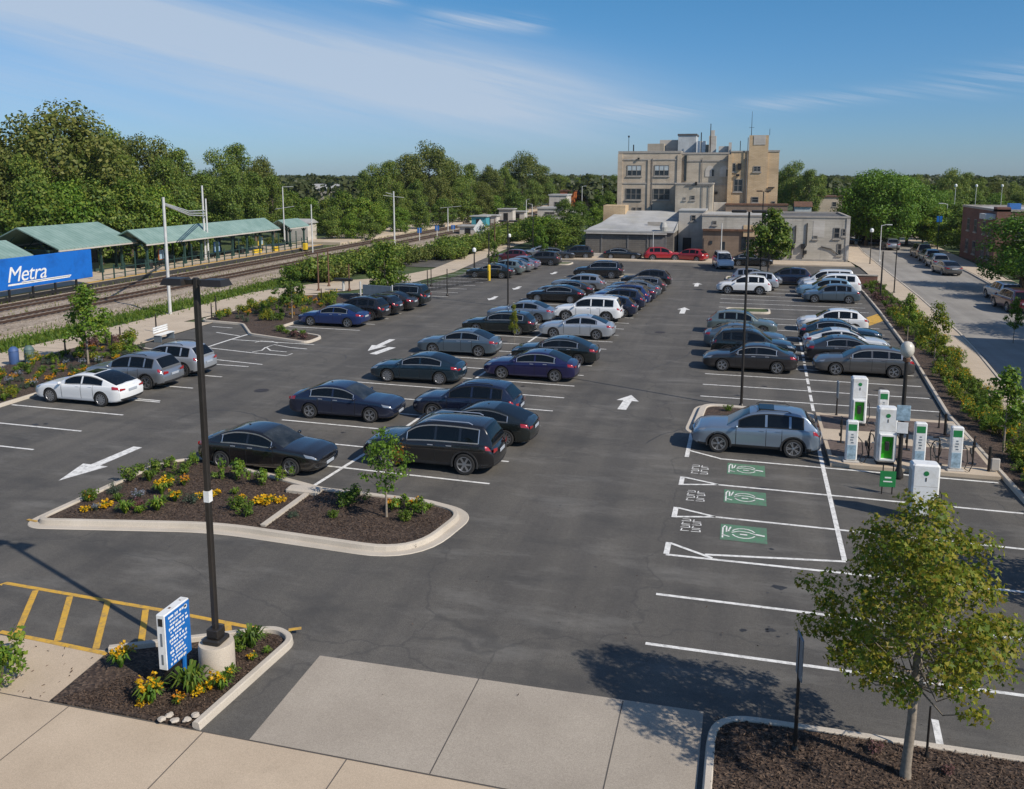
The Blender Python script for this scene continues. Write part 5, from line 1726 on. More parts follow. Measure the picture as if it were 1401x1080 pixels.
for i_, (x, y, w, h) in enumerate([(-24.5, 113.5, .8, .55), (-27.5, 118, .8, .6), (-23.5, 121, .75, .6), (-30, 124, .8, .55)]):
    put_tree("broadleaf_tree", LOW[i_ % 3], x, y, "low bushy tree on the grass beside the grey garage wall", "tree", "bushy trees on the grass by the garage", w, h)
for i_, (x, y, w, h) in enumerate([(28.5, 128, .9, .7), (27.2, 137, .85, .75), (31, 143, .9, .8), (35, 132, .9, .75), (29, 152, .9, .8)]):
    put_tree("broadleaf_tree", LOW[i_ % 3], x, y, "low bushy tree on the grass behind the brick corner building", "tree", "bushy trees behind the brick corner building", w, h)
# ================================================================== buildings
def masonry(name, c1, c2, mort, sc=1.0, stain=.5):
    m, nt, b = newmat(name)
    tcn = N(nt, "ShaderNodeTexCoord").outputs["Object"]
    g = N(nt, "ShaderNodeNewGeometry")
    sp = N(nt, "ShaderNodeSeparateXYZ"); nt.links.new(tcn, sp.inputs[0])
    cb = N(nt, "ShaderNodeCombineXYZ")
    nt.links.new(math_(nt, 'ADD', sp.outputs[0], sp.outputs[1]), cb.inputs[0]); nt.links.new(sp.outputs[2], cb.inputs[1])
    br = N(nt, "ShaderNodeTexBrick")
    br.inputs["Scale"].default_value = 1 / sc
    br.inputs["Brick Width"].default_value = .5; br.inputs["Row Height"].default_value = .16; br.inputs["Mortar Size"].default_value = .016
    br.inputs["Color1"].default_value = (*c1, 1); br.inputs["Color2"].default_value = (*c2, 1); br.inputs["Mortar"].default_value = (*mort, 1)
    nt.links.new(cb.outputs[0], br.inputs["Vector"])
    c = mixc(nt, .85, br.outputs["Color"], ramp(nt, noise(nt, vscale(nt, tcn, (.35, .35, .9)), .7, 8, .65), [(.3, (.66, .64, .62)), (.65, (1.1, 1.1, 1.1))]), 'MULTIPLY')
    drip = ramp(nt, noise(nt, vscale(nt, tcn, (1.3, 1.3, .12)), .9, 7, .65), [(.52, (0, 0, 0)), (.75, (1, 1, 1))])
    c = mixc(nt, math_(nt, 'MULTIPLY', drip, stain), c, tuple(x * .42 for x in c1))
    nt.links.new(c, b.inputs["Base Color"]); b.inputs["Roughness"].default_value = .92
    return m


m_tanbrick = masonry("tan_brick", (.49, .405, .30), (.54, .455, .35), (.43, .37, .30))
m_greyt = masonry("weathered_tan_brick", (.46, .40, .315), (.50, .44, .35), (.38, .34, .28))
m_orgbrick = masonry("orange_tan_brick", (.56, .405, .235), (.61, .455, .28), (.40, .30, .2), stain=.3)
m_redbrick = masonry("red_brick", (.16, .068, .05), (.20, .085, .062), (.2, .14, .11), stain=.35)
m_grblock = masonry("grey_block", (.15, .135, .115), (.175, .16, .14), (.12, .11, .10), 1.6, .35)
m_brown = masonry("brown_render", (.21, .155, .115), (.23, .17, .125), (.2, .15, .11), 2.4, .4)
m_cream = masonry("cream_block", (.44, .41, .35), (.48, .445, .385), (.42, .39, .335), 1.8, .45)
m_palew = masonry("pale_concrete", (.50, .47, .42), (.53, .5, .45), (.5, .46, .41), 3, .4)
m_roofw = surf("pale_roofing", (.37, .37, .36), .8, var=.2, scale=.5, dirt=(.34, .33, .28), dscale=.35)
m_roofg = surf("tar_roofing", (.10, .10, .10), .9, var=.3, scale=.8)
m_galv = surf("galvanised_sheet", (.46, .48, .48), .6, .1, var=.2, scale=1)
m_coping = surf("stone_coping", (.34, .31, .27), .8)
m_win, nt, b = newmat("window_glass")
b.inputs["Roughness"].default_value = .06
nt.links.new(ramp(nt, noise(nt, pos(nt), .8, 3), [(.35, (.012, .016, .02)), (.7, (.035, .045, .055))]), b.inputs["Base Color"])
m_blind = surf("window_blind", (.42, .47, .48), .6, var=.15)
m_wframe = surf("window_frame_paint", (.20, .185, .165), .6)
m_dark = surf("dark_steel", (.022, .021, .021), .5, .3, var=.25)
m_rust = surf("rusted_metal", (.12, .06, .035), .8, var=.4)
m_white = surf("white_enamel", (.74, .75, .74), .4, var=.05, scale=4, dirt=(.55, .53, .48), dscale=2.5)
m_grpipe = surf("pipe_grey", (.16, .15, .14), .7)
m_copper = None
m_cop, nt, b = newmat("green_copper_sheet")
tcn = N(nt, "ShaderNodeTexCoord").outputs["Object"]
wv = N(nt, "ShaderNodeTexWave", wave_type='BANDS', bands_direction='Y'); wv.inputs["Scale"].default_value = .62; nt.links.new(tcn, wv.inputs["Vector"])
c = ramp(nt, noise(nt, tcn, .7, 7, .65), [(.3, (.155, .25, .215)), (.7, (.26, .365, .325))])
c = mixc(nt, .55, c, ramp(nt, wv.outputs["Fac"], [(.02, (.55, .55, .55)), (.14, (1, 1, 1))]), 'MULTIPLY')
nt.links.new(c, b.inputs["Base Color"]); b.inputs["Roughness"].default_value = .55
bump(nt, b, wv.outputs["Fac"], .4, .03)


def window(par, x, z, w, h, y, panes=3, blind=False, axis='x', sgn=-1):
    """A window on a wall whose face lies at y (facing -y) or, axis 'y', at x=y (facing sgn)."""
    f, gl, bl, si = MB(), MB(), MB(), MB()

    def bx(mb, a0, a1, d0, d1, z0, z1, m=0):
        if axis == 'x': mb.box(a0, a1, y - d1, y - d0, z0, z1, m)
        else: mb.box(min(y + sgn * d0, y + sgn * d1), max(y + sgn * d0, y + sgn * d1), a0, a1, z0, z1, m)
    t = .09
    bx(f, x - w / 2, x + w / 2, 0, .07, z + h - t, z + h); bx(f, x - w / 2, x + w / 2, 0, .07, z, z + t)
    for i in range(panes + 1):
        c = x - w / 2 + t / 2 + (w - t) * i / panes
        bx(f, c - t / 2, c + t / 2, .0, .066, z + t, z + h - t)
    bx(f, x - w / 2 + t, x + w / 2 - t, 0, .05, z + h * .5 - .03, z + h * .5 + .03)
    fo = f.build("window", [m_wframe], par)
    bx(gl, x - w / 2 + .02, x + w / 2 - .02, -.02, .03, z + .02, z + h - .02)
    gl.build("pane", [m_win], fo)
    if blind:
        bx(bl, x - w / 2 + .05, x + w / 2 - .05, .03, .036, z + h * .52, z + h - .06); bl.build("blind", [m_blind], fo)
    bx(si, x - w / 2 - .12, x + w / 2 + .12, 0, .14, z - .16, z - .002); si.build("sill", [m_coping], fo)


def cop(par, x0, x1, y0, y1, z, t=.22):
    """A parapet coping round a flat roof."""
    k = MB()
    k.box(x0 - .08, x1 + .08, y0 - .08, y0 + .25, z, z + t); k.box(x0 - .08, x1 + .08, y1 - .25, y1 + .08, z, z + t)
    k.box(x0 - .08, x0 + .25, y0 + .25, y1 - .25, z, z + t); k.box(x1 - .25, x1 + .08, y0 + .25, y1 - .25, z, z + t)
    k.build("coping", [m_coping], par)


def bx_part(par, nm, x0, x1, y0, y1, z0, z1, mat_):
    return MB().box(x0, x1, y0, y1, z0, z1).build(nm, [mat_], par)


# --- the tall tan building (origin at its near left corner on the ground)
bx0, by0 = -18.1, 127.0
B = empty("factory_building", (bx0, by0, 0), 0, "tall three storey tan brick building with rooftop plant and stair tower", "building")
bx_part(B, "wall", 0, 8.9, 0, 20, -.1, 13.55, m_tanbrick)
bx_part(B, "wall", 8.9, 15.9, .55, 20, -.1, 13.35, m_greyt)
bx_part(B, "wall", 15.9, 22.4, -.4, 17, -.1, 13.6, m_orgbrick)
k = MB(); k.box(.25, 8.6, .3, 19.7, 13.555, 13.6); k.box(9, 15.8, .8, 19.7, 13.36, 13.4); k.build("roof", [m_roofg], B)
cop(B, 0, 8.9, 0, 20, 13.555, .3)
k = MB(); k.box(8.9, 15.85, .48, .8, 13.36, 13.62); k.box(15.9, 19.0, -.48, -.1, 13.61, 13.8); k.box(20.2, 22.46, -.48, -.1, 13.61, 13.85); k.build("coping", [m_coping], B)
bx_part(B, "stair_tower", 18.3, 20.9, -.62, 4, 0, 15.9, m_orgbrick)
bx_part(B, "tower_panel", 18.9, 20.5, -.68, -.62, 14.6, 15.85, m_palew)
bx_part(B, "pilaster", -.12, .55, -.16, -.003, 0, 13.5, m_tanbrick)
bx_part(B, "pilaster", 4.25, 4.6, -.14, -.003, 0, 12.6, m_tanbrick)
bx_part(B, "pilaster", 8.45, 9.05, -.16, -.003, 0, 13.3, m_tanbrick)
bx_part(B, "pilaster", 15.55, 16.1, -.6, .54, 0, 13.3, m_orgbrick)
for z in (12.55, 9.15): bx_part(B, "string_course", .56, 8.44, -.08, -.004, z, z + .18, m_coping)
bx_part(B, "string_course", 9.06, 15.54, .46, .545, 12.35, 12.55, m_coping); bx_part(B, "string_course", 9.06, 15.54, .46, .545, 8.95, 9.1, m_coping)
for (x, z, w, h, bl) in [(2.3, 10.3, 2.1, 1.55, True), (6.25, 10.3, 2.1, 1.55, True), (2.25, 6.85, 2.3, 1.65, False), (6.3, 6.85, 2.4, 1.65, False), (2.4, 5.2, .5, .55, False), (3.2, 5.2, .6, .55, False)]:
    window(B, x, z, w, h, 0, 3 if w > 1 else 1, bl)
window(B, 17.0, 9.0 - .9, 1.2, 1.75, -.4, 2); window(B, 19.5, 10.9, 1.0, .75, -.62, 2); window(B, 19.4, 6.6, .95, .8, -.62, 1); window(B, 21.9, 5.6, .5, 1.2, -.4, 1)
window(B, 16.35, 10.9, .45, 1.2, -.4, 1)
k = MB()
for cx in (13.0, 15.0):
    arc = [(cx + .62 * math.cos(t), 10.9 + .85 * math.sin(t)) for t in [i * PI / 10 for i in range(11)]]
    pts = [(cx - .62, 10.2)] + arc[::-1] + [(cx + .62, 10.2)]
    n = len(pts)
    k.add([(x, .49, z) for x, z in pts] + [(x, .545, z) for x, z in pts], [tuple(range(n))] + [(i, i + n, (i + 1) % n + n, (i + 1) % n) for i in range(n)])
k.build("blind_arch", [m_palew], B)
k = MB()
for cx in (13.45, 15.45): k.box(cx - .14, cx + .14, .46, .486, 10.25, 11.2)
k.box(12.6, 13.5, .45, .54, 6.9, 7.5); k.box(9.4, 9.75, .3, .54, 9.6, 13.2); k.build("wall_opening", [m_win], B)
k = MB()
for x in (4.9, 11.9, 17.9): k.tube([(x, -.5 if x > 16 else (.42 if x > 9 else -.1), 4), (x, -.5 if x > 16 else (.42 if x > 9 else -.1), 12.8)], .06, 6)
k.tube([(18.15, -.7, 4), (18.15, -.7, 15.6)], .07, 6)
k.build("downpipe", [m_grpipe], B)
# two storey projection
bx_part(B, "annex", 8.6, 13.7, -4.0, .54, -.1, 9.15, m_greyt)
cop(B, 8.6, 13.7, -4.0, .3, 9.155, .2)
window(B, 11.0, 7.0, .6, .6, -4.0, 1); window(B, 9.9, 7.0, .35, .35, -4.0, 1); window(B, 10.9, 4.6, .45, 1.2, -4.0, 1)
k = MB(); k.tube([(12.3, -4.1, 4.2), (12.3, -4.1, 9.1)], .05, 6); k.tube([(13.2, -4.1, 4.2), (13.2, -4.1, 9.1)], .05, 6); k.tube([(10.0, -4.08, 9.0), (13.6, -4.08, 9.0)], .07, 6); k.build("downpipe", [m_grpipe], B)
bx_part(B, "annex", 13.75, 15.5, -1.2, .5, 0, 6.6, m_palew)
# rooftop
bx_part(B, "penthouse", 3.8, 6.2, 3, 9, 13.61, 15.0, m_greyt)
bx_part(B, "penthouse", 5.4, 9.6, 5, 11, 13.61, 15.6, m_palew)
bx_part(B, "penthouse", 8.2, 10.8, 3.5, 9, 13.61, 16.15, m_galv)
bx_part(B, "roof_cap", 8.1, 10.9, 3.4, 9.1, 16.16, 16.4, m_roofg)
bx_part(B, "roof_unit", 10.9, 12.2, 2.5, 4.5, 13.45, 15.3, m_white)
k = MB(); k.box(11.9, 13.3, 3, 4.6, 13.4, 14.8); k.build("roof_unit", [m_greyt], B)
k = MB(); k.box(12.7, 13.7, 2.0, 3.0, 13.4, 16.0); k.box(12.95, 13.45, 2.25, 2.75, 16.0, 16.8); k.build("chimney", [m_palew], B)
k = MB(); k.tube([(12.9, 1.8, 13.4), (12.9, 1.8, 17.7)], [.09, .06], 6); k.tube([(11.6, 1.9, 13.4), (11.6, 1.9, 16.5)], .08, 6); k.build("flue", [m_dark], B)
k = MB(); k.box(14.1, 15.6, 1.5, 3, 13.4, 14.5); k.box(15.5, 15.9, .9, 1.4, 13.4, 15.0); k.build("roof_unit", [m_palew], B)
k = MB(); k.tube([(1.3, .8, 13.6), (1.3, .8, 15.9)], .04, 5); k.lathe([(.02, 15.8), (.13, 15.9), (.13, 16.05), (.02, 16.15)], 8, (1.3, .8, 0)); k.tube([(2.0, .9, 13.6), (2.0, .9, 14.8)], .09, 5)
k.tube([(18.55, 0, 15.9), (18.55, 0, 19.2)], [.05, .02], 5); k.tube([(18.2, 0, 17.0), (18.9, 0, 17.0)], .02, 4); k.tube([(17.1, .3, 13.6), (17.1, .3, 15.2)], .05, 5); k.tube([(21.0, 0, 15.9), (21.0, 0, 16.8)], .03, 5)
k.build("antenna", [m_dark], B)
k = MB()
for (x, y, z, a, b_, c_) in [(17.1, -.6, 11.6, .5, .3, .9), (16.9, -.6, 10.4, .5, .2, .3), (21.5, -.6, 8.7, .9, .3, .12), (13.9, .3, 7.9, .6, .3, .35), (11.4, -4.2, 9.3, .3, .3, .4), (2.9, -.2, 12.8, .3, .2, .2)]:
    k.cbox((x, y, z), (a, b_, c_))
k.build("vent_hood", [m_dark], B)

# --- grey garage with its pale sloping roof
G = empty("garage_building", (-19.8, 110.0, 0), 0, "low grey block garage with pale weathered sloping roof", "building")
bx_part(G, "wall", 0, 11.2, 0, 14, -.1, 3.2, m_grblock)
k = MB(); k.add([(-.2, -.25, 3.205), (11.3, -.25, 3.205), (11.3, 13.9, 5.4), (2.4, 13.9, 5.4), (1.2, 5, 4.1), (-.2, 4, 3.5)], [(0, 1, 2, 3, 4, 5)])
k.add([(-.2, -.25, 3.205), (11.3, -.25, 3.205), (11.3, -.25, 3.42), (-.2, -.25, 3.42)], [(0, 1, 2, 3)]); k.add([(11.3, -.25, 3.2), (11.3, 13.9, 3.2), (11.3, 13.9, 5.4), (11.3, -.25, 3.42)], [(0, 1, 2, 3)])
for v_ in range(len(k.v)): k.v[v_] = (k.v[v_][0], k.v[v_][1], k.v[v_][2] + .004)
k.box(7.5, 9.8, 4, 4.3, 3.9, 4.35, 1); k.lathe([(.35, 3.3), (.5, 3.9), (.3, 4.5), (.1, 4.55)], 10, (9.9, .6, 0)); k.build("roof", [m_roofw, m_coping], G)
bx_part(G, "gable_wall", .5, 3.6, 11.0, 14.5, 3.2, 6.2, m_orgbrick)
k = MB()
for x in (2.0, 5.4, 7.9, 10.2): k.box(x, x + .18, -.07, -.003, 0, 3.18)
k.build("wall_rib", [m_grpipe], G)
k = MB(); k.box(.1, 10.4, -.35, -.1, 2.98, 3.16); k.build("gutter", [m_palew], G)
bx_part(G, "kerb_wall", 1.2, 4.2, -1.6, -1.0, 0, .55, m_palew)
bx_part(G, "door", 8.3, 10.4, -.05, -.003, 0, 2.6, m_grpipe)
# --- link wall in the gap
Lk = empty("link_building", (-8.45, 116.5, 0), 0, "recessed pale link wall in shade between garage and brown building", "building")
bx_part(Lk, "wall", 0, 3.4, 0, 8, -.1, 5.7, m_palew)
window(Lk, 1.9, 4.4, .6, .8, 0, 1); bx_part(Lk, "door", .6, 1.7, -.06, -.003, 0, 2.2, m_dark)
bx_part(Lk, "roof", -.1, 3.5, -.1, 8.1, 5.703, 5.85, m_roofw)
# --- brown building
Bw = empty("brown_building", (-5.0, 110.4, 0), 0, "brown rendered low building with cream upper band behind the parked red cars", "building")
bx_part(Bw, "wall", 0, 9.1, 0, 14, -.1, 3.7, m_brown)
bx_part(Bw, "upper_wall", -.12, 9.1, -.12, 14.1, 3.703, 5.4, m_cream)
cop(Bw, -.12, 9.1, -.12, 14.1, 5.403, .18)
bx_part(Bw, "roof", .15, 8.85, .15, 13.85, 5.2, 5.41, m_roofw)
bx_part(Bw, "fascia", 0, 6.2, -.3, -.125, 3.55, 3.8, m_rust)
bx_part(Bw, "band", 4.9, 6.6, -.2, -.125, 2.9, 4.3, m_orgbrick)
k = MB(); k.box(2.3, 2.75, -.06, -.004, .2, 2.2); k.box(.9, 1.2, -.1, -.004, 1.9, 2.3); k.box(4.7, 5.3, -.12, -.004, 1.2, 2.8); k.build("wall_opening", [m_win], Bw)
window(Bw, 1.4, 4.3, .5, .5, -.12, 1)
bx_part(Bw, "door", 6.9, 8.0, -.06, -.003, 0, 2.2, m_dark)
# --- cream building on the corner
Cb = empty("cream_building", (4.13, 109.8, 0), 0, "cream block corner building with pipes and small windows at the street corner", "building")
bx_part(Cb, "wall", 0, 8.0, 0, 13, -.1, 5.35, m_cream)
cop(Cb, 0, 8.0, 0, 13, 5.353, .2)
bx_part(Cb, "roof", .25, 7.75, .25, 12.75, 5.2, 5.36, m_roofg)
bx_part(Cb, "plinth", .0, 8.02, -.06, -.002, -.1, .35, m_coping)
bx_part(Cb, "pilaster", 7.65, 8.06, -.08, -.003, .36, 5.3, m_palew)
window(Cb, 6.6, 2.9, .7, 1.3, 0, 1); window(Cb, 7.4, 3.2, .4, .9, 0, 1); window(Cb, 7.0, .9, .5, 1.4, 0, 1); window(Cb, 4.2, 2.8, .5, .4, 0, 1)
k = MB()
for pts in ([(1.9, 4.4), (1.9, 2.4), (1.5, 1.6), (1.5, .4)], [(3.2, 4.7), (3.2, 2.0), (2.9, 1.5), (2.9, .5)], [(4.9, 1.9), (6.1, 1.6), (6.9, 1.0)]):
    k.tube([(x, -.1, z) for x, z in pts], .07, 6)
k.build("pipe", [m_dark], Cb)
k = MB()
for (x, z, a, c_) in [(1.6, 1.8, .5, .5), (2.8, 1.9, .4, .6), (3.1, 1.2, .35, .4), (1.1, 3.9, .9, .25), (.7, .8, .5, .4)]: k.cbox((x, -.2, z), (a, .35, c_))
k.build("meter_box", [m_dark], Cb)
bx_part(Cb, "panel", 3.9, 5.2, -.02, -.002, 3.0, 5.0, m_palew)
# --- rust coloured strip and small things between the buildings
Rr = empty("rear_shed", (-2.6, 123.5, 0), 0, "rust brown shed wall squeezed between tan building and cream roofs", "building")
bx_part(Rr, "wall", 0, 8.2, 0, 2.6, 0, 6.3, m_brown); bx_part(Rr, "roof", -.1, 8.3, -.1, 2.7, 6.303, 6.5, m_rust)
x, y = at(1127, 300)
Tb = empty("tan_house", (x - 3.2, y, 0), 0, "small tan flat roofed house between the tall building and the street trees", "building")
hh = height_at(1127, 270, x, y)
bx_part(Tb, "wall", 0, 7.6, 0, 9, -.1, hh, m_tanbrick); bx_part(Tb, "roof", -.2, 7.8, -.2, 9.2, hh + .003, hh + .3, m_rust)
window(Tb, 1.6, hh - 2.2, .9, 1.1, 0, 1); window(Tb, 5.4, hh - 2.2, .9, 1.1, 0, 1); bx_part(Tb, "pilaster", -.1, .4, -.1, -.003, 0, hh - .1, m_coping)
x, y = at(1100, 306)
Sb = empty("roadside_shed", (x - 2, y, 0), 0, "little shed with red roof beside the small tan house", "building")
bx_part(Sb, "wall", 0, 3.4, 0, 4, -.1, 3.6, m_galv); k = MB(); k.add([(-.2, -.3, 3.61), (3.6, -.3, 3.61), (3.6, 2, 4.7), (-.2, 2, 4.7), (3.6, 4.3, 3.61), (-.2, 4.3, 3.61)], [(0, 1, 2, 3), (3, 2, 4, 5), (0, 3, 5), (1, 4, 2)]); k.build("roof", [m_rust], Sb)
# --- red brick corner shop
Rb = empty("brick_building", (27.2, 107.0, 0), 0, "two storey red brick corner building with flat grey roof across the street", "building")
bx_part(Rb, "wall", 0, 16, 0, 16, -.1, 6.4, m_redbrick)
bx_part(Rb, "roof", .3, 15.7, .3, 15.7, 6.2, 6.45, m_roofw); cop(Rb, 0, 16, 0, 16, 6.403, .25)
bx_part(Rb, "band", .3, 16.02, -.06, -.003, 5.0, 5.9, m_tanbrick)
for yy in (2.5, 5.0, 9.0, 12.5): window(Rb, yy, 3.6, 1.1, 1.5, 0, 2, axis='y'); window(Rb, yy, .9, 1.3, 1.6, 0, 2, axis='y')
for xx in (2.6, 6.0, 9.5): window(Rb, xx, 3.3, 1.2, 1.3, 0, 2); window(Rb, xx, .8, 1.5, 1.6, 0, 2)
bx_part(Rb, "chimney", 5.6, 6.8, 5, 6.2, 6.45, 8.2, m_redbrick); k = MB(); k.box(2.2, 3.4, 4, 5, 6.45, 7.2); k.build("roof_unit", [surf("blue_tarp", (.04, .16, .42), .6)], Rb)
bx_part(Rb, "roof_unit", 4.0, 4.7, .6, 1.2, 6.65, 7.5, m_white); bx_part(Rb, "awning", -1.1, -.003, 0.4, 3, 5.5, 6.1, m_galv)
bx_part(Rb, "parapet_tower", -.08, 1.3, -.08, 1.4, 0, 6.9, m_redbrick)
# --- house across the road that throws the long shade over the street (out of the picture)
Ho = empty("brick_house", (24.2, 38, 0), 0, "red brick house across the street, out of view, shading the road", "building")
bx_part(Ho, "wall", 0, 9, 0, 18, -.1, 9.2, m_redbrick)
k = MB(); k.add([(-.4, -.4, 9.21), (9.4, -.4, 9.21), (9.4, 18.4, 9.21), (-.4, 18.4, 9.21), (4.5, 5, 11), (4.5, 13, 11)], [(0, 1, 4), (1, 2, 5, 4), (2, 3, 5), (3, 0, 4, 5)]); k.build("roof", [m_roofg], Ho)
# --- left: brick building behind the trees, white roofed sheds
x, y = at(8, 340)
Lb = empty("brick_building", (x - 16, y, 0), 0, "red brick building at the picture edge behind the station trees", "building")
hh = height_at(8, 254, x, y)
bx_part(Lb, "wall", 0, 20, 0, 10, -.1, hh, m_redbrick); bx_part(Lb, "roof", -.2, 20.2, -.2, 10.2, hh + .003, hh + .4, m_roofg)
for xx in (13, 16, 18.6): window(Lb, xx, hh - 3, 1.1, 1.7, 0, 2); window(Lb, xx, hh - 6.6, 1.1, 1.7, 0, 2)
for (px, py, tp, w_, lab) in [(436, 290, 252, 12, 'white flat roofed building showing over the trees past the platform'), (405, 332, 300, 4.2, 'small pale gabled hut by the end of the platform canopy')]:
    x, y = at(px, py); hh = height_at(px, tp, x, y)
    h_ = empty("white_building" if w_ > 10 else "hut", (x - w_ / 2, y, 0), 0, lab, "building")
    bx_part(h_, "wall", 0, w_, 0, w_ * .7, -.1, hh * .82, m_palew)
    k = MB(); a_ = hh * .82 + .003
    k.add([(-.3, -.3, a_), (w_ + .3, -.3, a_), (w_ + .3, w_ * .35, hh), (-.3, w_ * .35, hh), (w_ + .3, w_ * .74, a_), (-.3, w_ * .74, a_)], [(0, 1, 2, 3), (3, 2, 4, 5), (0, 3, 5), (1, 4, 2)]); k.build("roof", [m_roofw], h_)
# --- far shops at the end of the tracks
m_blueb = surf("blue_cladding", (.06, .13, .26), .6); m_orange = surf("orange_cladding", (.34, .10, .03), .6); m_teal = surf("teal_panel", (.06, .28, .33), .6)
for (px, py, tp, w_, mt, lab, top) in [(763, 296, 268, 4.5, m_palew, 'pale domed kiosk at the end of the tracks', m_roofw), (775, 292, 262, 3.6, m_orange, 'orange fronted shop beside the domed kiosk', m_rust), (789, 290, 262, 5.0, m_blueb, 'blue fronted shop next to the orange one', m_galv), (809, 288, 262, 2.6, m_orange, 'narrow rust coloured house right of the blue shop', m_palew), (752, 300, 286, 6, m_palew, 'low white wall of a yard before the far shops', m_roofw), (798, 291, 276, 5, m_palew, 'low cream shop in front of the blue one', m_roofw)]:
    x, y = at(px, py); hh = height_at(px, tp, x, y)
    h_ = empty("shop_building", (x - w_ / 2, y, 0), 0, lab, "building")
    bx_part(h_, "wall", 0, w_, 0, 6, -.1, hh, mt); bx_part(h_, "roof", -.2, w_ + .2, -.2, 6.2, hh + .003, hh + .35, top)
    window(h_, w_ * .5, hh * .45, w_ * .4, hh * .25, 0, 2)

# --- railway station canopies
m_green = surf("green_post_paint", (.022, .055, .045), .55)


def canopy(x_e, x_r, x_b, y0, y1, ze, zr, label, posts, brackets=True):
    c = empty("platform_canopy", (x_r, y0, .55), 0, label, "shelter")
    L = y1 - y0
    a, b_ = x_e - x_r, x_b - x_r
    ze -= .55; zr -= .55
    k = MB(); t = .12
    V = [(a, 0, ze), (a, L, ze), (0, L, zr), (0, 0, zr), (b_, L, ze), (b_, 0, ze)]
    k.add(V + [(x, y, z - t) for x, y, z in V], [(0, 1, 2, 3), (3, 2, 4, 5), (7, 6, 9, 8), (8, 9, 11, 10), (0, 3, 9, 6), (3, 5, 11, 9), (1, 7, 8, 2), (2, 8, 10, 4), (0, 6, 7, 1), (5, 4, 10, 11)])
    k.build("roof", [m_cop], c)
    k = MB(); k.box(a - .02, a + .10, -.05, L + .05, ze - .26, ze - .125); k.box(b_ - .1, b_ + .02, -.05, L + .05, ze - .26, ze - .125); k.build("gutter", [m_palew], c)
    for i in range(posts):
        y = .8 + (L - 1.6) * i / (posts - 1)
        for xx in (a * .72, b_ * .72):
            p_ = MB(); p_.cbox((xx, y, (ze - .3) / 2), (.2, .2, ze - .3)); p_.cbox((xx, y, .2), (.34, .34, .4))
            for s in (-1, 1): p_.tube([(xx, y, ze - 1.0), (xx, y + s * .7, ze - .3)], .05, 5)
            p_.tube([(xx, y, ze - .9), (xx * .35, y, ze + (zr - ze) * .5)], .05, 5)
            p_.build("post", [m_green], c)
    k = MB(); k.box(a * .72 - .08, a * .72 + .08, 0, L, ze - .32, ze - .14); k.box(b_ * .72 - .08, b_ * .72 + .08, 0, L, ze - .32, ze - .14)
    for i in range(posts): k.box(b_ * .72, a * .72, .75 + (L - 1.6) * i / (posts - 1), .85 + (L - 1.6) * i / (posts - 1), ze - .3, ze - .16)
    k.build("beam", [m_green], c)
    return c


canopy(-62.2, -66.9, -71.5, 66.8, 77.6, 3.55, 5.5, "wide green copper gabled canopy over the station entrance", 4)
canopy(-60.2, -62.5, -65.6, 76.6, 103.5, 3.4, 4.75, "long low green copper canopy along the platform", 9)
canopy(-60.4, -62.2, -64.2, 106.5, 112, 3.3, 4.3, "short canopy at the platform's far end", 2)
canopy(-63.0, -66.0, -69.5, 55.0, 64.6, 3.2, 4.5, "pale green canopy half hidden behind the blue billboard", 3)
# ================================================================== street furniture
m_dpole = surf("bronze_pole_paint", (.030, .026, .023), .45, .3, var=.2)
m_palep = surf("pale_pole_paint", (.56, .56, .54), .5, .2, var=.15)
m_lens = surf("lamp_lens", (.45, .45, .42), .3)
m_blue = surf("blue_sign_enamel", (.012, .13, .42), .4, var=.08)
m_bluedeep = surf("blue_billboard_vinyl", (.006, .13, .50), .5, var=.12, scale=.6, dirt=(.004, .06, .25), dscale=.6)
m_concb = concrete("lamp_base_concrete", (.42, .36, .29), (.56, .49, .40))
m_signal = surf("safety_yellow", (.62, .42, .02), .55)
m_lime = surf("lime_green_enamel", (.04, .42, .02), .35, var=.1)
m_dgreen = surf("dark_green_enamel", (.02, .20, .06), .4, var=.12)
m_screen = surf("picture_panel", (.30, .42, .50), .3, var=.5, scale=5)
m_cablem = surf("cable_rubber", (.015, .015, .015), .6)
m_signb = surf("sign_back", (.20, .24, .28), .5, .5)

# --- big twin-headed light pole on its concrete base
px_, py_ = at(298, 918)
Lp = empty("light_pole", (px_, py_, .08), R(0), "tall dark twin headed light pole on round concrete base beside the blue sign", "light pole")
k = MB(); k.lathe([(.37, -.1), (.37, .54), (.355, .60), (.0, .60)], 28); k.build("base", [m_concb], Lp, 40)
hh = height_at(270, 388, px_, py_) - .08
tilt = at(270, 388, hh + .08)
dx, dy = tilt[0] - px_, tilt[1] - py_
k = MB(); k.rbox(-.21, .21, -.21, .21, .602, .72, .03); k.rbox(-.14, .14, -.14, .14, .72, .92, .02); k.build("anchor_cover", [m_dpole], Lp)
k = MB(); w_ = .058
k.rbox(-w_, w_, -w_, w_, .61, hh + .12, .02); k.build("pole", [m_dpole], Lp)
k = MB(); k.box(-.064, .064, -.064, .064, 3.72, 3.96); k.build("number_plate", [m_white], Lp)
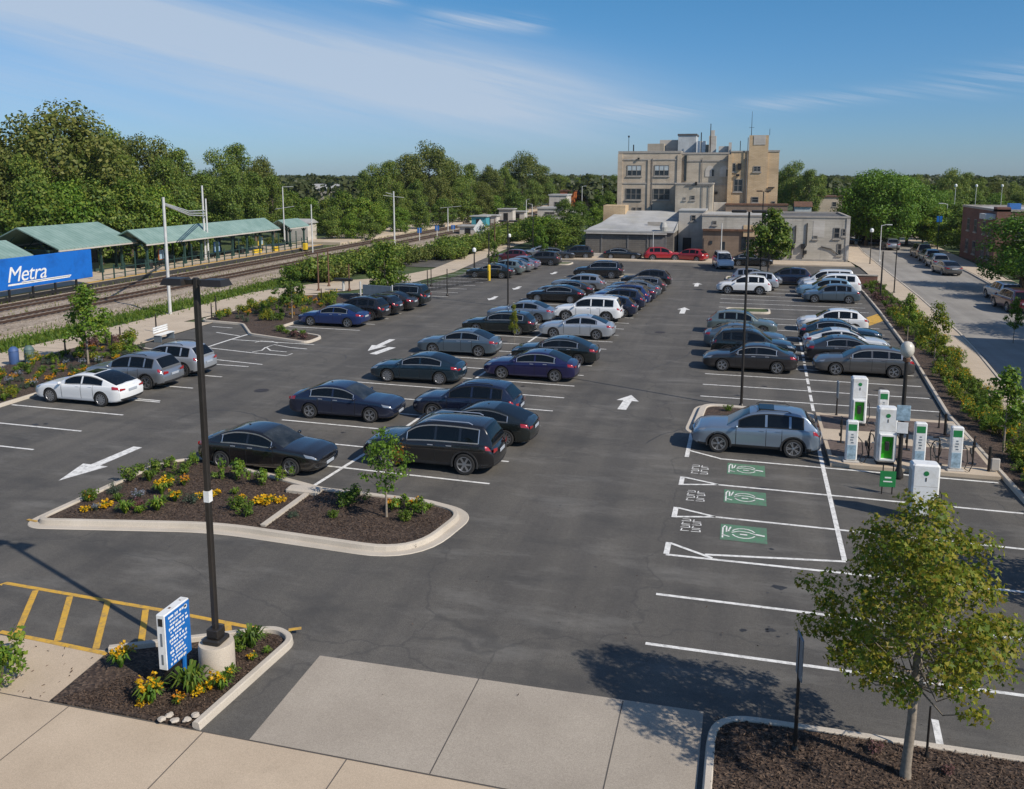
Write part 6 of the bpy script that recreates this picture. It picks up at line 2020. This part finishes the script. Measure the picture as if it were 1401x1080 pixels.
for s in (-1, 1):
    arm = MB(); arm.box(min(s * .06, s * .26), max(s * .06, s * .26), -.05, .05, hh - .02, hh + .08)
    ao = arm.build("arm", [m_dpole], Lp)
    a, b_ = (.20, .70) if s > 0 else (-.70, -.20)
    k = MB()
    k.add([(a, -.2, hh - .03), (b_, -.2, hh - .03), (b_, .2, hh - .03), (a, .2, hh - .03), (a + .05, -.15, hh + .10), (b_ - .05, -.15, hh + .10), (b_ - .05, .15, hh + .10), (a + .05, .15, hh + .10)],
          [(3, 2, 1, 0), (4, 5, 6, 7), (0, 1, 5, 4), (1, 2, 6, 5), (2, 3, 7, 6), (3, 0, 4, 7)])
    ho = k.build("lamp_head", [m_dpole], ao)
    for i_ in range(1): pass
    MB().box(a + .1, b_ - .1, -.14, .14, hh - .045, hh - .032).build("lens", [m_lens], Lp)


def pole(name, px, py, top, r_, mat_, label, head=None, group=None, yellow=False, cat="light pole", face=1):
    x, y = at(px, py); h = height_at(px, top, x, y)
    p_ = empty(name, (x, y, 0), 0, label, cat, group)
    k = MB(); k.tube([(0, 0, 0), (0, 0, h)], [r_ * 1.15, r_ * .8], 8); k.build("pole", [mat_], p_, 50)
    k = MB(); k.lathe([(r_ * 2.2, 0), (r_ * 2.2, .12), (r_ * 1.3, .2)], 10); k.build("foot", [mat_], p_)
    if head == 'twin':
        for s in (-1, 1):
            k = MB(); k.rbox(min(s * .1, s * .75), max(s * .1, s * .75), -.16, .16, h - .04, h + .08, .03); k.build("lamp_head", [mat_], p_)
    elif head == 'single':
        k = MB(); k.tube([(0, 0, h - .1), (face * .5, 0, h + .05), (face * 1.0, 0, h + .05)], .04, 6); k.build("arm", [mat_], p_)
        k = MB(); k.rbox(face * .9 - .3, face * .9 + .3, -.12, .12, h - .02, h + .1, .03); k.build("lamp_head", [mat_], p_)
    elif head == 'cap':
        k = MB(); k.lathe([(.06, h), (.2, h + .05), (.22, h + .3), (.12, h + .45), (.02, h + .48)], 12); k.build("lamp_head", [m_white], p_)
    elif head == 'sign':
        k = MB(); k.rbox(-.03, .03, -.22, .22, h - .7, h, .01); k.build("sign_plate", [m_signb], p_)
    elif head == 'bluesign':
        k = MB(); k.rbox(-.35, .35, -.04, .04, h - .8, h, .02); k.build("sign_plate", [m_blue], p_)
    if yellow: MB().lathe([(.16, 0), (.16, 1.5), (.1, 1.6)], 12).build("guard_sleeve", [m_signal], p_)
    return p_


GP = "thin dark light poles in the lot"
pole("light_pole", 1014, 558, 290, .055, m_dpole, "slim dark light pole rising from the small kerbed bed by the aisle", 'twin')
pole("light_pole", 1040, 372, 262, .065, m_dpole, "dark light pole beside the rounded tree before the brown building", 'twin')
pole("light_pole", 695, 420, 303, .06, m_dpole, "dark light pole between the silver blue and black fastback sedans", 'twin')
pole("light_pole", 669, 384, 318, .07, m_dpole, "thin pole with yellow guard sleeve at the tip of the far island", None, yellow=True)
pole("light_pole", 729, 350, 290, .07, m_dpole, "thin dark pole beyond the far path row", None)
pole("light_pole", 1019, 402, 340, .05, m_dpole, "thin post in front of the white crossover pair", 'sign', cat="post")
pole("light_pole", 1204, 412, 344, .07, m_dpole, "dark post on the brick corner by the cross street", None, cat="post")
pole("light_pole", 1223, 402, 330, .05, m_dpole, "taller dark post at the street corner", None, cat="post")
pole("light_pole", 1190, 362, 318, .05, m_dpole, "thin dark lamp post near the cream corner building", 'cap', cat="post")
pole("flag_pole", 873, 350, 313, .06, m_palep, "white post before the middle of the garage wall", None, cat="post")
pole("flag_pole", 893, 356, 318, .05, m_galv, "grey steel post before the right part of the garage wall", None, cat="post")
pole("flag_pole", 986, 356, 306, .07, m_palep, "white post in front of the brown building", None, cat="post")
pole("street_lamp", 1203, 358, 308, .06, m_palep, "pale curved street lamp on the pavement by the cream building", 'single', cat="street lamp")
pole("street_lamp", 1282, 345, 296, .07, m_green, "green street sign mast by the kerb before the brick building", 'bluesign', cat="street lamp")
pole("street_lamp", 1292, 338, 279, .05, m_palep, "white lamp post at the corner of the brick building", 'single', cat="street lamp", face=-1)
pole("street_lamp", 1302, 330, 256, .05, m_palep, "tall white pole behind the brick building's corner", 'cap', cat="street lamp")
pole("street_lamp", 1331, 318, 256, .05, m_palep, "white pole over the middle of the brick building's roof", 'cap', cat="street lamp")
pole("street_lamp", 1366, 318, 256, .05, m_palep, "white topped pole over the far part of the brick building's roof", 'cap', cat="street lamp")
pole("street_lamp", 1097, 300, 258, .07, m_palep, "thin white lamp beside the little red roofed shed", 'cap', cat="street lamp")
pole("street_lamp", 824, 292, 240, .09, m_palep, "pale lamp in front of the far trees left of the tall building", 'single', cat="street lamp")
pole("street_lamp", 796, 294, 255, .09, m_palep, "pale lamp beside the blue fronted far shop", 'single', cat="street lamp")
pole("sign_post", 1087, 1033, 925, .035, m_dpole, "slender dark post carrying a narrow blue grey sign in the mulch bed", None, cat="sign")
sp = bpy.data.objects["sign_post"]
h_ = height_at(1087, 868, sp.location.x, sp.location.y)
k = MB(); k.rbox(-.016, .016, -.20, .20, h_ - .8, h_, .006); k.build("sign_plate", [m_signb], sp, loc=(0, 0, 0), rz=R(9))
k = MB(); k.tube([(0, 0, h_ - 1.0), (0, 0, h_ - .05)], .03, 8); k.build("sleeve", [m_dpole], sp)
pole("tree_stake", 1267, 1043, 965, .022, m_dpole, "thin dark stake in the mulch beside the nearest maple", None, cat="stake")
pole("sign_post", 1144, 572, 522, .03, m_dpole, "small sign post with green plate before the brown grey wagon", 'sign', cat="sign")
pole("sign_post", 1284, 590, 560, .03, m_dpole, "short dark post at the back corner of the charging pavement", None, cat="post")
for i_, (px, py, tp) in enumerate([(90, 488, 463), (154, 482, 458), (165, 468, 447), (214, 455, 430), (290, 440, 415), (296, 430, 405), (440, 415, 395), (585, 400, 370), (612, 405, 368), (590, 392, 368)]):
    pole("bollard", px, py, tp, .05, m_dpole, "thin dark marker post along the edge of the rail path", None, "marker posts along the rail path", cat="post")
for (px, py, tp, lab) in [(649, 372, 345, 'black post lamp with white cap beside the far black sedan'), (697, 350, 325, 'dark post lamp at the start of the rail hedge path')]:
    pole("post_lamp", px, py, tp, .08, m_dpole, lab, 'cap', cat="lamp post")

# --- globe lamp on the charging pavement
x, y = at(1229, 655); hh = height_at(1245, 488, x, y)
Gl = empty("globe_lamp", (x, y, .05), 0, "black post with cream globe lamp standing among the chargers", "lamp post")
k = MB(); k.lathe([(.16, 0), (.16, .12), (.10, .3), (.075, .5), (.07, hh * .6), (.06, hh - .2)], 14); k.build("pole", [m_dpole], Gl, 50)
k = MB(); k.lathe([(.02, hh - .28), (.12, hh - .22), (.13, hh - .12), (.06, hh - .08)], 14); k.build("collar", [m_rust], Gl, 50)
k = MB(); k.lathe([(.08, hh - .1), (.19, hh), (.23, hh + .15), (.21, hh + .32), (.12, hh + .44), (.01, hh + .47)], 18); k.build("globe", [surf("globe_glass", (.58, .54, .46), .3, var=.25, scale=3)], Gl, 70)
k = MB(); k.rbox(-.22, .22, -.12, -.085, hh - 2.3, hh - 1.75, .01); k.build("sign_plate", [m_screen], Gl); k = MB(); k.rbox(-.18, .18, -.11, -.085, hh - 2.75, hh - 2.35, .01); k.build("sign_plate", [m_white], Gl)

# --- blue information totem
Lg, Th = .80, .20
sx, sy = at(231, 943, .09)
To = empty("information_sign", (sx - Th, sy, .09), 0, "blue and white information totem on a dark foot in the corner mulch bed", "sign")
k = MB(); k.rbox(0.0, Th, 0, Lg, .40, 1.60, .012); k.build("cabinet", [m_white], To)
k = MB(); k.box(.05, Th - .05, .08, .5, -.1, .40); k.build("foot", [m_dark], To)
k = MB(); k.tube([(Th * .5, Lg - .15, -.1), (Th * .5, Lg - .12, .40)], .05, 8); k.build("leg", [m_blue], To)
k = MB(); k.box(Th + .002, Th + .012, .015, Lg - .015, .42, 1.57); fp = k.build("face_panel", [m_blue], To)
k = MB(); g = random.Random(3)
rows_ = 13
for i in range(rows_):                                     # rows of small white writing, icons at the row ends
    z = 1.49 - i * .084
    y = .10 + (.04 if i % 3 else 0)
    hgt = .030 if i % 3 else .046
    while y < Lg - .16:
        w = g.uniform(.03, .10)
        if y + w > Lg - .08 or (i % 4 == 1 and y > Lg * .62): break
        k.box(Th + .013, Th + .017, y, y + w, z - hgt / 2, z + hgt / 2); 
        if g.random() < .4: k.box(Th + .013, Th + .017, y + w * .3, y + w * .5, z - hgt, z - hgt / 2 - .002)
        y += w + g.choice([.016, .016, .05])
k.lathe([(.01, 0), (.05, 0), (.05, .004)], 12, (0, 0, 0))
k.v[-36:] = [(Th + .013 + p[2], Lg - .14 + p[0], 1.48 + p[1]) for p in k.v[-36:]]
k.build("writing", [m_white], fp)
k = MB(); k.box(.05, Th - .05, -.008, -.002, 1.36, 1.52); k.build("emblem", [m_dark], To)
k = MB(); k.box(Th * .4, Th * .62, -.006, -.002, .92, 1.2); k.box(Th * .4, Th * .62, -.006, -.002, .52, .74); k.build("small_writing", [m_signb], To)
k = MB(); k.box(Th * .35, Th * .6, Lg * .35, Lg * .42, 1.601, 1.604); k.box(Th * .35, Th * .6, Lg * .8, Lg * .83, 1.601, 1.604); k.build("cap_mark", [m_rust], To)
# stones by the kerb end
for i_, (px, py) in enumerate([(222, 990), (240, 992), (256, 991), (268, 985), (232, 985)]):
    x, y = at(px, py)
    bm = bmesh.new(); bmesh.ops.create_icosphere(bm, subdivisions=2, radius=.085)
    for v in bm.verts: v.co *= 1 + rng.uniform(-.22, .22); v.co.z *= .35
    me = bpy.data.meshes.new("pale_stone"); bm.to_mesh(me); bm.free(); me.materials.append(m_kerb)
    tag(link("pale_stone", me, None, (x, y, .1), rng.uniform(0, 6)), "white broken stone lying in the mulch by the kerb end", "stone", "white stones at the kerb end")

# --- electric vehicle chargers
def cabinet(x, y, h, w, label, niche=True):
    c = empty("charging_cabinet", (x, y, .13), R(2), label, "charger", None)
    d = .5
    k = MB(); k.rbox(-w / 2, w / 2, -d / 2, d / 2, .08, h, .05); bo = k.build("body", [m_white], c)
    k = MB(); k.box(-w / 2 + .03, w / 2 - .03, -d / 2 + .03, d / 2 - .03, -.02, .08); k.build("plinth", [m_blackp], c)
    y0 = -d / 2
    k = MB(); k.lathe([(.01, 0), (.075, 0), (.075, .006)], 14)
    k.v = [(p[0] * 1.0, y0 - .003 - p[2], h - .27 + p[1]) for p in k.v]; k.build("emblem", [m_dgreen], c)
    k = MB(); k.box(-w / 2 - .002, -w / 2 + .001, -d / 2 + .05, d / 2 - .05, .2, h - .2); k.box(w / 2 - .001, w / 2 + .002, -d / 2 + .05, d / 2 - .05, .2, h - .2); k.box(-w / 2 + .05, w / 2 - .05, y0 - .003, y0 - .001, h * .60, h * .606); k.build("side_panel", [m_palew], c)
    k = MB(); k.box(-.015, .015, y0 - .008, y0 - .002, h - .52, h - .40); k.build("marking", [m_dark], c)
    if niche:
        z0, z1 = h * .10, h * .55
        k = MB()
        k.box(-w * .38, w * .38, y0 - .16, y0 - .002, z0, z0 + .05); k.box(-w * .38, w * .38, y0 - .16, y0 - .002, z1 - .05, z1)
        k.box(-w * .38, -w * .38 + .05, y0 - .16, y0 - .002, z0 + .05, z1 - .05); k.box(w * .38 - .05, w * .38, y0 - .16, y0 - .002, z0 + .05, z1 - .05); k.build("connector_bay", [m_white], c)
        k = MB(); k.box(-w * .38 + .052, w * .38 - .052, y0 - .03, y0 - .003, z0 + .052, z1 - .052); bp = k.build("bay_lining", [m_lime], c)
        k = MB(); k.rbox(-.07, .07, y0 - .12, y0 - .032, (z0 + z1) / 2 - .12, (z0 + z1) / 2 + .22, .02); k.build("connector", [m_blackp], bp)
    k = MB()
    k.tube([(w / 2 + .02, 0, h * .55), (w / 2 + .12, -.05, h * .45), (w / 2 + .14, -.1, h * .2), (w / 2 + .05, -.2, h * .08), (w / 2 + .10, -.25, .05)], .022, 6)
    k.build("cable", [m_cablem], c, 60)
    return c


def dispenser(x, y, h, label, pic=True):
    c = empty("charging_post", (x, y, .13), R(4), label, "charger")
    w, d = .40, .22
    k = MB(); k.rbox(-w / 2, w / 2, -d / 2, d / 2, .06, h, .035); k.build("body", [m_white], c)
    k = MB(); k.rbox(-w * .7, w * .7, -d * .9, d * .9, -.02, .06, .015); k.build("plinth", [m_palew], c)
    y0 = -d / 2
    k = MB(); k.box(-w * .36, w * .36, y0 - .006, y0 - .001, h - .36, h - .12); k.build("screen", [m_dgreen], c)
    k = MB(); k.box(-w * .36, w * .36, y0 - .006, y0 - .001, h * .45, h - .42); k.build("instruction_panel", [m_white], c)
    k = MB()
    for i in range(5):
        z = h - .5 - i * .1
        if z > h * .47: k.box(-w * (.1 + .04 * (i % 3)), w * (.08 + .05 * (i % 2)), y0 - .010, y0 - .007, z - .03, z + .015)
    k.build("writing", [m_signb], c)
    if pic: k = MB(); k.box(-w * .38, w * .38, y0 - .006, y0 - .001, .12, h * .42); k.build("picture_panel", [m_screen], c)
    k = MB()
    k.tube([(w / 2, 0, h * .62), (w / 2 + .16, -.02, h * .5), (w / 2 + .20, -.05, h * .22), (w / 2 + .10, -.1, .1), (w / 2 + .22, -.2, .04), (w / 2 + .38, -.1, h * .2), (w / 2 + .3, 0, h * .42)], .02, 6)
    k.tube([(w / 2 + .3, -.04, h * .4), (w / 2 + .3, .04, h * .52)], .04, 6); k.build("cable", [m_cablem], c, 60)
    return c


x, y = at(1172, 585); cabinet(x, y, 2.05, .62, "tall white charging cabinet farthest back with green lined bay")
x, y = at(1209, 638); cabinet(x, y, 2.10, .66, "tall white charging cabinet in the middle with open green connector bay")
x, y = at(1260, 712); cabinet(x, y, 1.72, .78, "white charging cabinet nearest, partly behind the maple leaves", False)
x, y = at(1163, 636); dispenser(x, y, 1.55, "slim white charging post in front of the farthest cabinet")
x, y = at(1206, 586); dispenser(x, y, 1.50, "slim white charging post between the two tall cabinets, farther back")
x, y = at(1255, 648); dispenser(x, y, 1.75, "slim white charging post right of the globe lamp with green screen")
x, y = at(1305, 648); dispenser(x, y, 1.60, "slim pale charging post nearest the street bed")
# low things on the charging pavement: hose stands, sign boards
for (px, py, lab) in [(1188, 630, 'black cable stand between middle cabinet and slim post'), (1240, 620, 'black cable stand behind the globe lamp'), (1283, 640, 'black cable stand beside the slim post with green screen'), (1330, 640, 'black cable stand at the end near the street kerb'), (1150, 610, 'black cable stand behind the silver blue crossover tail')]:
    x, y = at(px, py)
    c = empty("cable_stand", (x, y, .135), rng.uniform(0, 3), lab, "cable stand")
    k = MB(); k.tube([(0, 0, 0), (0, 0, .9), (.05, 0, 1.0), (.22, 0, .98)], .03, 6); k.cbox((0, 0, .01), (.24, .24, .02)); k.build("stand", [m_dpole], c, 60)
    k = MB(); k.tube([(.2 * math.cos(t) * .8 + .1, .05 * t / 6, .55 + .32 * math.sin(t)) for t in [i * PI / 8 for i in range(15)]], .02, 6); k.build("hose", [m_cablem], c, 60)
x, y = at(1213, 676)
c = empty("sign_board", (x, y, .0), R(5), "small green sign on thin posts before the middle charging cabinet", "sign")
k = MB(); k.tube([(-.16, 0, 0), (-.16, 0, 1.0)], .02, 6); k.tube([(.16, 0, 0), (.16, 0, 1.0)], .02, 6); k.build("leg", [m_dpole], c)
k = MB(); k.rbox(-.25, .25, -.03, -.015, .25, .8, .006); k.build("sign_plate", [m_dgreen], c)
k = MB(); k.box(-.1, .1, -.036, -.032, .55, .6); k.box(-.14, .14, -.036, -.032, .42, .46); k.build("writing", [m_white], c)
for (px, py, lab) in [(1352, 650, 'grey bollard with white plate at the kerb corner by the street bed'), (1292, 600, 'white topped post behind the pale charging post')]:
    x, y = at(px, py); c = empty("bollard", (x, y, .13), 0, lab, "bollard")
    k = MB(); k.tube([(0, 0, -.05), (0, 0, .9)], .05, 8); k.build("post", [m_dpole], c); k = MB(); k.rbox(.05, .34, -.05, .05, .05, .5, .03); k.build("plate", [m_palew], c)

# --- blue billboard by the tracks, with its slanted white lettering
Bb = empty("billboard", (-57.6, 48.5, 0), 0, "long blue billboard panel with slanted white lettering beside the platform", "billboard")
L_ = 17.2
zb_, zt_ = 1.2, 3.75
k = MB(); k.rbox(-.25, 0, 0, L_, zb_, zt_, .03); k.build("panel", [m_bluedeep], Bb)
for i in range(7):
    MB().box(-.22, -.08, .5 + i * 2.45, .64 + i * 2.45, 0, zb_).build("leg", [m_dark], Bb)
MB().box(-.2, -.05, 0, L_, .35, .55).build("rail", [m_dark], Bb)
fcv = bpy.data.curves.new("lettering", 'FONT'); fcv.body = "Metra"; fcv.size = 1.8; fcv.shear = .28; fcv.extrude = .01; fcv.space_character = .95
to = bpy.data.objects.new("lettering_source", fcv); COL.objects.link(to)
dg = bpy.context.evaluated_depsgraph_get(); me = bpy.data.meshes.new_from_object(to.evaluated_get(dg)); me.name = "lettering"
bpy.data.objects.remove(to)
me.materials.clear(); me.materials.append(m_white)
me.transform(Matrix(((0, 0, 1, 0), (1, 0, 0, 0), (0, 1, 0, 0), (0, 0, 0, 1))))
LETTER_Y = 7.6
lo_ = link("lettering", me, Bb, (.016, LETTER_Y, 1.80))
k = MB(); k.add([(.01, LETTER_Y + 1.5, 1.60), (.01, LETTER_Y + 6.9, 1.60), (.01, LETTER_Y + 7.0, 1.72), (.01, LETTER_Y + 1.5, 1.72)], [(0, 1, 2, 3)]); k.add([(.01, LETTER_Y + .1, 1.5), (.01, LETTER_Y + 6.8, 1.5), (.01, LETTER_Y + 6.85, 1.64), (.01, LETTER_Y + .15, 1.64)], [(0, 1, 2, 3)])
k.build("underline", [m_white], Bb)

# --- masts and wires of the railway
def mast(px, py, top, label, arms, r_=.13):
    x, y = at(px, py); h = height_at(px, top, x, y)
    m_ = empty("railway_mast", (x, y, 0), 0, label, "mast")
    MB().tube([(0, 0, 0), (0, 0, h)], [r_, r_ * .8], 10).build("mast", [m_palep], m_, 50)
    for a in arms:
        MB().tube(a(h), .045, 6).build("arm", [m_palep], m_)
    return m_, x, y, h


m1, x1, y1, h1 = mast(233, 430, 270, "white railway mast with three long arms in front of the platform canopy", [])
x2, y2 = at(284, 362); h2 = height_at(284, 292, x2, y2)
for (za, zb2) in ((h1 - .45, h2 + .35), (h1 - .5, h2), (h1 - .55, h2 - .3)):
    MB().tube([(0, 0, za), ((x2 - x1) * .5, (y2 - y1) * .5, (za + zb2) / 2 - .35), (x2 - x1, y2 - y1, zb2)], .06, 6).build("arm", [m_palep], m1)
mast(282, 362, 254, "tall white mast behind the long canopy", [], .14)
mast(286, 362, 272, "shorter white mast close beside the tall one behind the canopy", [], .12)
mast(540, 338, 262, "white mast with short crossarms beside the tracks near the bushy tree", [lambda h: [(-1.6, 0, h - .6), (1.6, 0, h - .9)], lambda h: [(-1.2, .0, h - .2), (0, 0, h - .5)]])
mast(428, 350, 280, "thin pale mast at the end of the platform", [], .09)
mast(390, 345, 256, "pale lamp mast with crossarm above the far end of the canopy", [lambda h: [(0, 0, h), (1.6, 0, h + .05)], lambda h: [(-1.2, 0, h - 3.0), (1.6, 0, h - 2.6)]], .09)
mast(613, 318, 285, "white double mast of the crossing shelter", [lambda h: [(-1.5, 0, h), (2.6, 0, h + .4)]], .1)
mast(720, 303, 274, "white curved lamp by the blue car beyond the tracks", [lambda h: [(0, 0, h), (.8, 0, h + .3)]], .1)
mast(728, 306, 280, "white leaning signal mast beside the curved lamp", [lambda h: [(0, 0, h), (-.9, 0, h + .2)]], .1)
for (px, py, tp, lab) in [(478, 398, 362, 'thin brown pole in the trackside grass near the bushy tree'), (450, 392, 340, 'thin grey pole in the trackside grass beside the path'), (436, 398, 345, 'dark thin pole at the edge of the rail path'), (677, 345, 300, 'brown wooden pole at the hedge edge by the far path row')]:
    pole("utility_pole", px, py, tp, .07, m_rust, lab, None, cat="pole")

# --- platform railing and things on the platform
Rl = empty("platform_railing", (-58.55, 68, .55), 0, "dark green railing along the edge of the platform under the canopy", "railing")
k = MB()
for z in (.5, 1.05): k.box(-.03, .03, 0, 40, z - .03, z + .03)
k.build("rail", [m_green], Rl)
for i in range(27):
    MB().box(-.05, .05, i * 1.53, i * 1.53 + .1, 0, 1.4 if i % 3 else 2.4).build("post", [m_green], Rl)
for (px, py, mt, nm, lab, dims) in [(352, 352, m_signal, 'platform_bench', 'yellow bench block under the far end of the canopy', (.5, 1.6, .7)), (378, 349, m_signal, 'platform_bench', 'yellow barrier beside the last canopy posts', (.4, 1.2, .8)), (418, 346, m_signal, 'equipment_box', 'small yellow equipment box past the platform end', (.5, .6, 1.0))]:
    x, y = at(px, py); c = empty(nm, (x, y, .3), 0, lab, "platform furniture")
    k = MB(); k.rbox(-dims[0] / 2, dims[0] / 2, -dims[1] / 2, dims[1] / 2, .1, dims[2], .05); k.build("body", [mt], c); k = MB(); k.box(-dims[0] / 2 + .05, dims[0] / 2 - .05, -dims[1] / 2 + .1, dims[1] / 2 - .1, -.3, .1); k.build("base", [m_dark], c)
# crossing huts, signs
m_teal2 = m_teal
for (px, py, w_, h_, mt, lab) in [(655, 312, 3.0, 2.2, m_teal2, 'teal fronted hut in the crossing shelter group'), (668, 308, 3.6, 1.9, m_palew, 'pale hut beside the teal fronted one'), (692, 304, 3.2, 2.8, m_palew, 'open white frame shelter at the crossing'), (640, 322, 3.0, 1.5, m_palew, 'low white wall block near the crossing signs'), (708, 302, 3.4, 2.0, m_palew, 'white flat building behind the blue car at the crossing')]:
    x, y = at(px, py); c = empty("crossing_hut", (x, y, 0), 0, lab, "hut")
    bx_part(c, "wall", -w_ / 2, w_ / 2, 0, 2.5, -.1, h_, mt); bx_part(c, "roof", -w_ / 2 - .3, w_ / 2 + .3, -.3, 2.8, h_ + .003, h_ + .2, m_roofw); bx_part(c, "door", -.5, .5, -.05, -.003, 0, min(2.0, h_ * .8), m_dark)
x, y = at(657, 326); hh = height_at(657, 300, x, y)
c = empty("diamond_sign", (x, y, 0), R(15), "white diamond shaped warning sign beyond the tracks", "sign")
k = MB(); a_ = 1.15; k.add([(-a_, -.03, hh - 1.6), (0, -.03, hh - 3.1), (a_, -.03, hh - 1.6), (0, -.03, hh)] + [(-a_, .03, hh - 1.6), (0, .03, hh - 3.1), (a_, .03, hh - 1.6), (0, .03, hh)], [(0, 1, 2, 3), (7, 6, 5, 4), (0, 4, 5, 1), (1, 5, 6, 2), (2, 6, 7, 3), (3, 7, 4, 0)]); k.build("sign_plate", [m_white], c)
k = MB(); k.tube([(0, .06, 0), (0, .06, hh - .5)], .07, 6); k.build("post", [m_palep], c); k = MB(); k.box(-.12, .12, -.045, -.034, hh - 1.8, hh - 1.2); k.build("marking", [m_dark], c)
for (px, py, tp, lab) in [(574, 331, 312, 'small blue sign on a white post left of the round one'), (598, 326, 309, 'bigger blue sign between the white wall blocks'), (620, 320, 308, 'dark blue sign low by the crossing shelter')]:
    pole("platform_sign", px, py, tp, .07, m_palep, lab, 'bluesign', cat="sign")
# kiosk by the bed, bins, benches
x, y = at(498, 418); hh = height_at(498, 382, x, y)
c = empty("notice_kiosk", (x, y, 0), R(-10), "dark slate notice board with white post behind the row of black cars", "notice board")
k = MB(); k.rbox(-.1, 2.6, 0, .12, .3, 1.7, .02); k.build("board", [m_signb], c); k = MB(); k.tube([(-.3, 0, 0), (-.3, 0, hh * .9)], .07, 8); k.tube([(2.7, .06, 0), (2.7, .06, 1.8)], .05, 8); k.build("post", [m_palep], c)
x, y = at(470, 398); c = empty("track_machine", (x, y, 0), 0, "dark switch machine on a white pedestal beside the tracks", "equipment")
k = MB(); k.rbox(-.9, .9, -.2, .2, .9, 1.15, .05); k.build("body", [m_dark], c); k = MB(); k.tube([(0, 0, 0), (0, 0, .9)], .12, 8); k.build("pedestal", [m_palep], c)
for (px, py, mt, lab) in [(20, 500, surf('dull_blue_paint', (.05, .10, .24), .6), 'blue bin on the rail path behind the flower bed'), (41, 498, surf("slate_green_paint", (.09, .14, .13), .6), 'grey green bin next to the blue one on the rail path')]:
    x, y = at(px, py); c = empty("litter_bin", (x, y, .012), 0, lab, "bin")
    k = MB(); k.lathe([(.22, .04), (.25, .1), (.26, .72), (.24, .8)], 14); k.build("body", [mt], c, 50); k = MB(); k.lathe([(.27, .8), (.25, .88), (.14, 1.02), (.02, 1.05)], 14); k.build("lid", [mt], c, 50)
for (px, py, lab) in [(226, 466, 'white slatted bench on the path behind the silver crossovers')]:
    x, y = at(px, py); c = empty("park_bench", (x, y, .012), R(95), lab, "bench")
    k = MB()
    for i in range(4): k.box(-.8, .8, -.2 + i * .12, -.1 + i * .12, .43, .47)
    k.build("seat", [m_white], c)
    k = MB()
    for i in range(3): k.box(-.8, .8, .28, .32, .55 + i * .14, .65 + i * .14)
    k.build("backrest", [m_white], c)
    for s in (-.7, .7): MB().box(s - .04, s + .04, -.2, .3, 0, .428).build("leg", [m_signb], c)
# low metal fence by the far accessible stalls
x, y = at(563, 404)
c = empty("metal_fence", (x, y, 0), R(72), "low grey picket fence beside the empty far stalls", "fence")
k = MB(); k.box(0, 12, -.02, .02, .95, 1.0); k.box(0, 12, -.02, .02, .15, .2); k.build("rail", [m_dpole], c)
k = MB()
for i in range(61): k.box(i * .2 - .012, i * .2 + .012, -.012, .012, .05, 1.05)
k.build("picket", [m_dpole], c)
# low wall and signs at the street corner
c = empty("brick_wall", (9.4, 88.6, 0), 0, "low red brick planter wall at the street corner of the lot", "wall")
k = MB(); k.rbox(0, 3.2, 0, .5, 0, .8, .02); k.build("wall", [m_redbrick], c); k = MB(); k.box(-.05, 3.25, -.05, .55, .803, .9); k.build("coping", [m_coping], c)

# --- things standing on the platform
St = empty("ticket_kiosk", (-66.4, 69.5, .55), 0, "dark green glazed ticket kiosk under the wide station canopy", "kiosk")
k = MB(); k.box(-1.5, 1.5, 0, 5.5, 0, .9); k.box(-1.5, 1.5, 0, 5.5, 2.2, 2.6); k.build("wall", [m_green], St)
k = MB(); k.box(-1.45, 1.45, .05, 5.45, .9, 2.2); k.build("pane", [m_win], St)
for i in range(6): MB().box(1.46, 1.52, .02 + i * 1.07, .12 + i * 1.07, .9, 2.2).build("mullion", [m_green], St)
for i, (v, lab) in enumerate([(79, "nearest the station canopy"), (83.5, "by the second pair of canopy posts"), (88, "under the middle of the long canopy"), (93, "past the middle of the long canopy"), (98, "close to the canopy's far end")]):
    c = empty("platform_bench", (-62.6, v, .55), PI / 2, "dark green platform bench " + lab, "bench")
    MB().box(-.9, .9, -.25, .2, .42, .47).build("seat", [m_green], c); MB().box(-.9, .9, .2, .25, .5, .95).build("backrest", [m_green], c)
    for sx_ in (-.75, .75): MB().box(sx_ - .04, sx_ + .04, -.22, .22, 0, .418).build("leg", [m_dark], c)
for (v, mt, lab) in [(80.8, m_orange, "orange framed poster case on the platform near the station canopy"), (91, m_blue, "blue framed map case on the platform under the long canopy"), (100.8, m_signal, "yellow framed notice case at the long canopy's far end")]:
    c = empty("poster_case", (-61.6, v, .55), 0, lab, "sign")
    MB().rbox(-.06, .06, -.6, .6, .7, 1.9, .02).build("case", [mt], c)
    for y in (-.5, .5): MB().box(-.04, .04, y - .04, y + .04, 0, .7).build("leg", [m_dark], c)
    MB().box(.062, .068, -.5, .5, .8, 1.8).build("poster", [m_screen], c)
for (v, lab) in [(78, "dark litter bin on the platform by the station canopy"), (95.5, "dark litter bin on the platform under the long canopy")]:
    c = empty("litter_bin", (-61.0, v, .55), 0, lab, "bin")
    k = MB(); k.lathe([(.24, 0), (.28, .1), (.28, .8)], 12); k.build("body", [m_dark], c); k = MB(); k.lathe([(.3, .805), (.28, .9), (.1, 1.0)], 12); k.build("lid", [m_green], c)
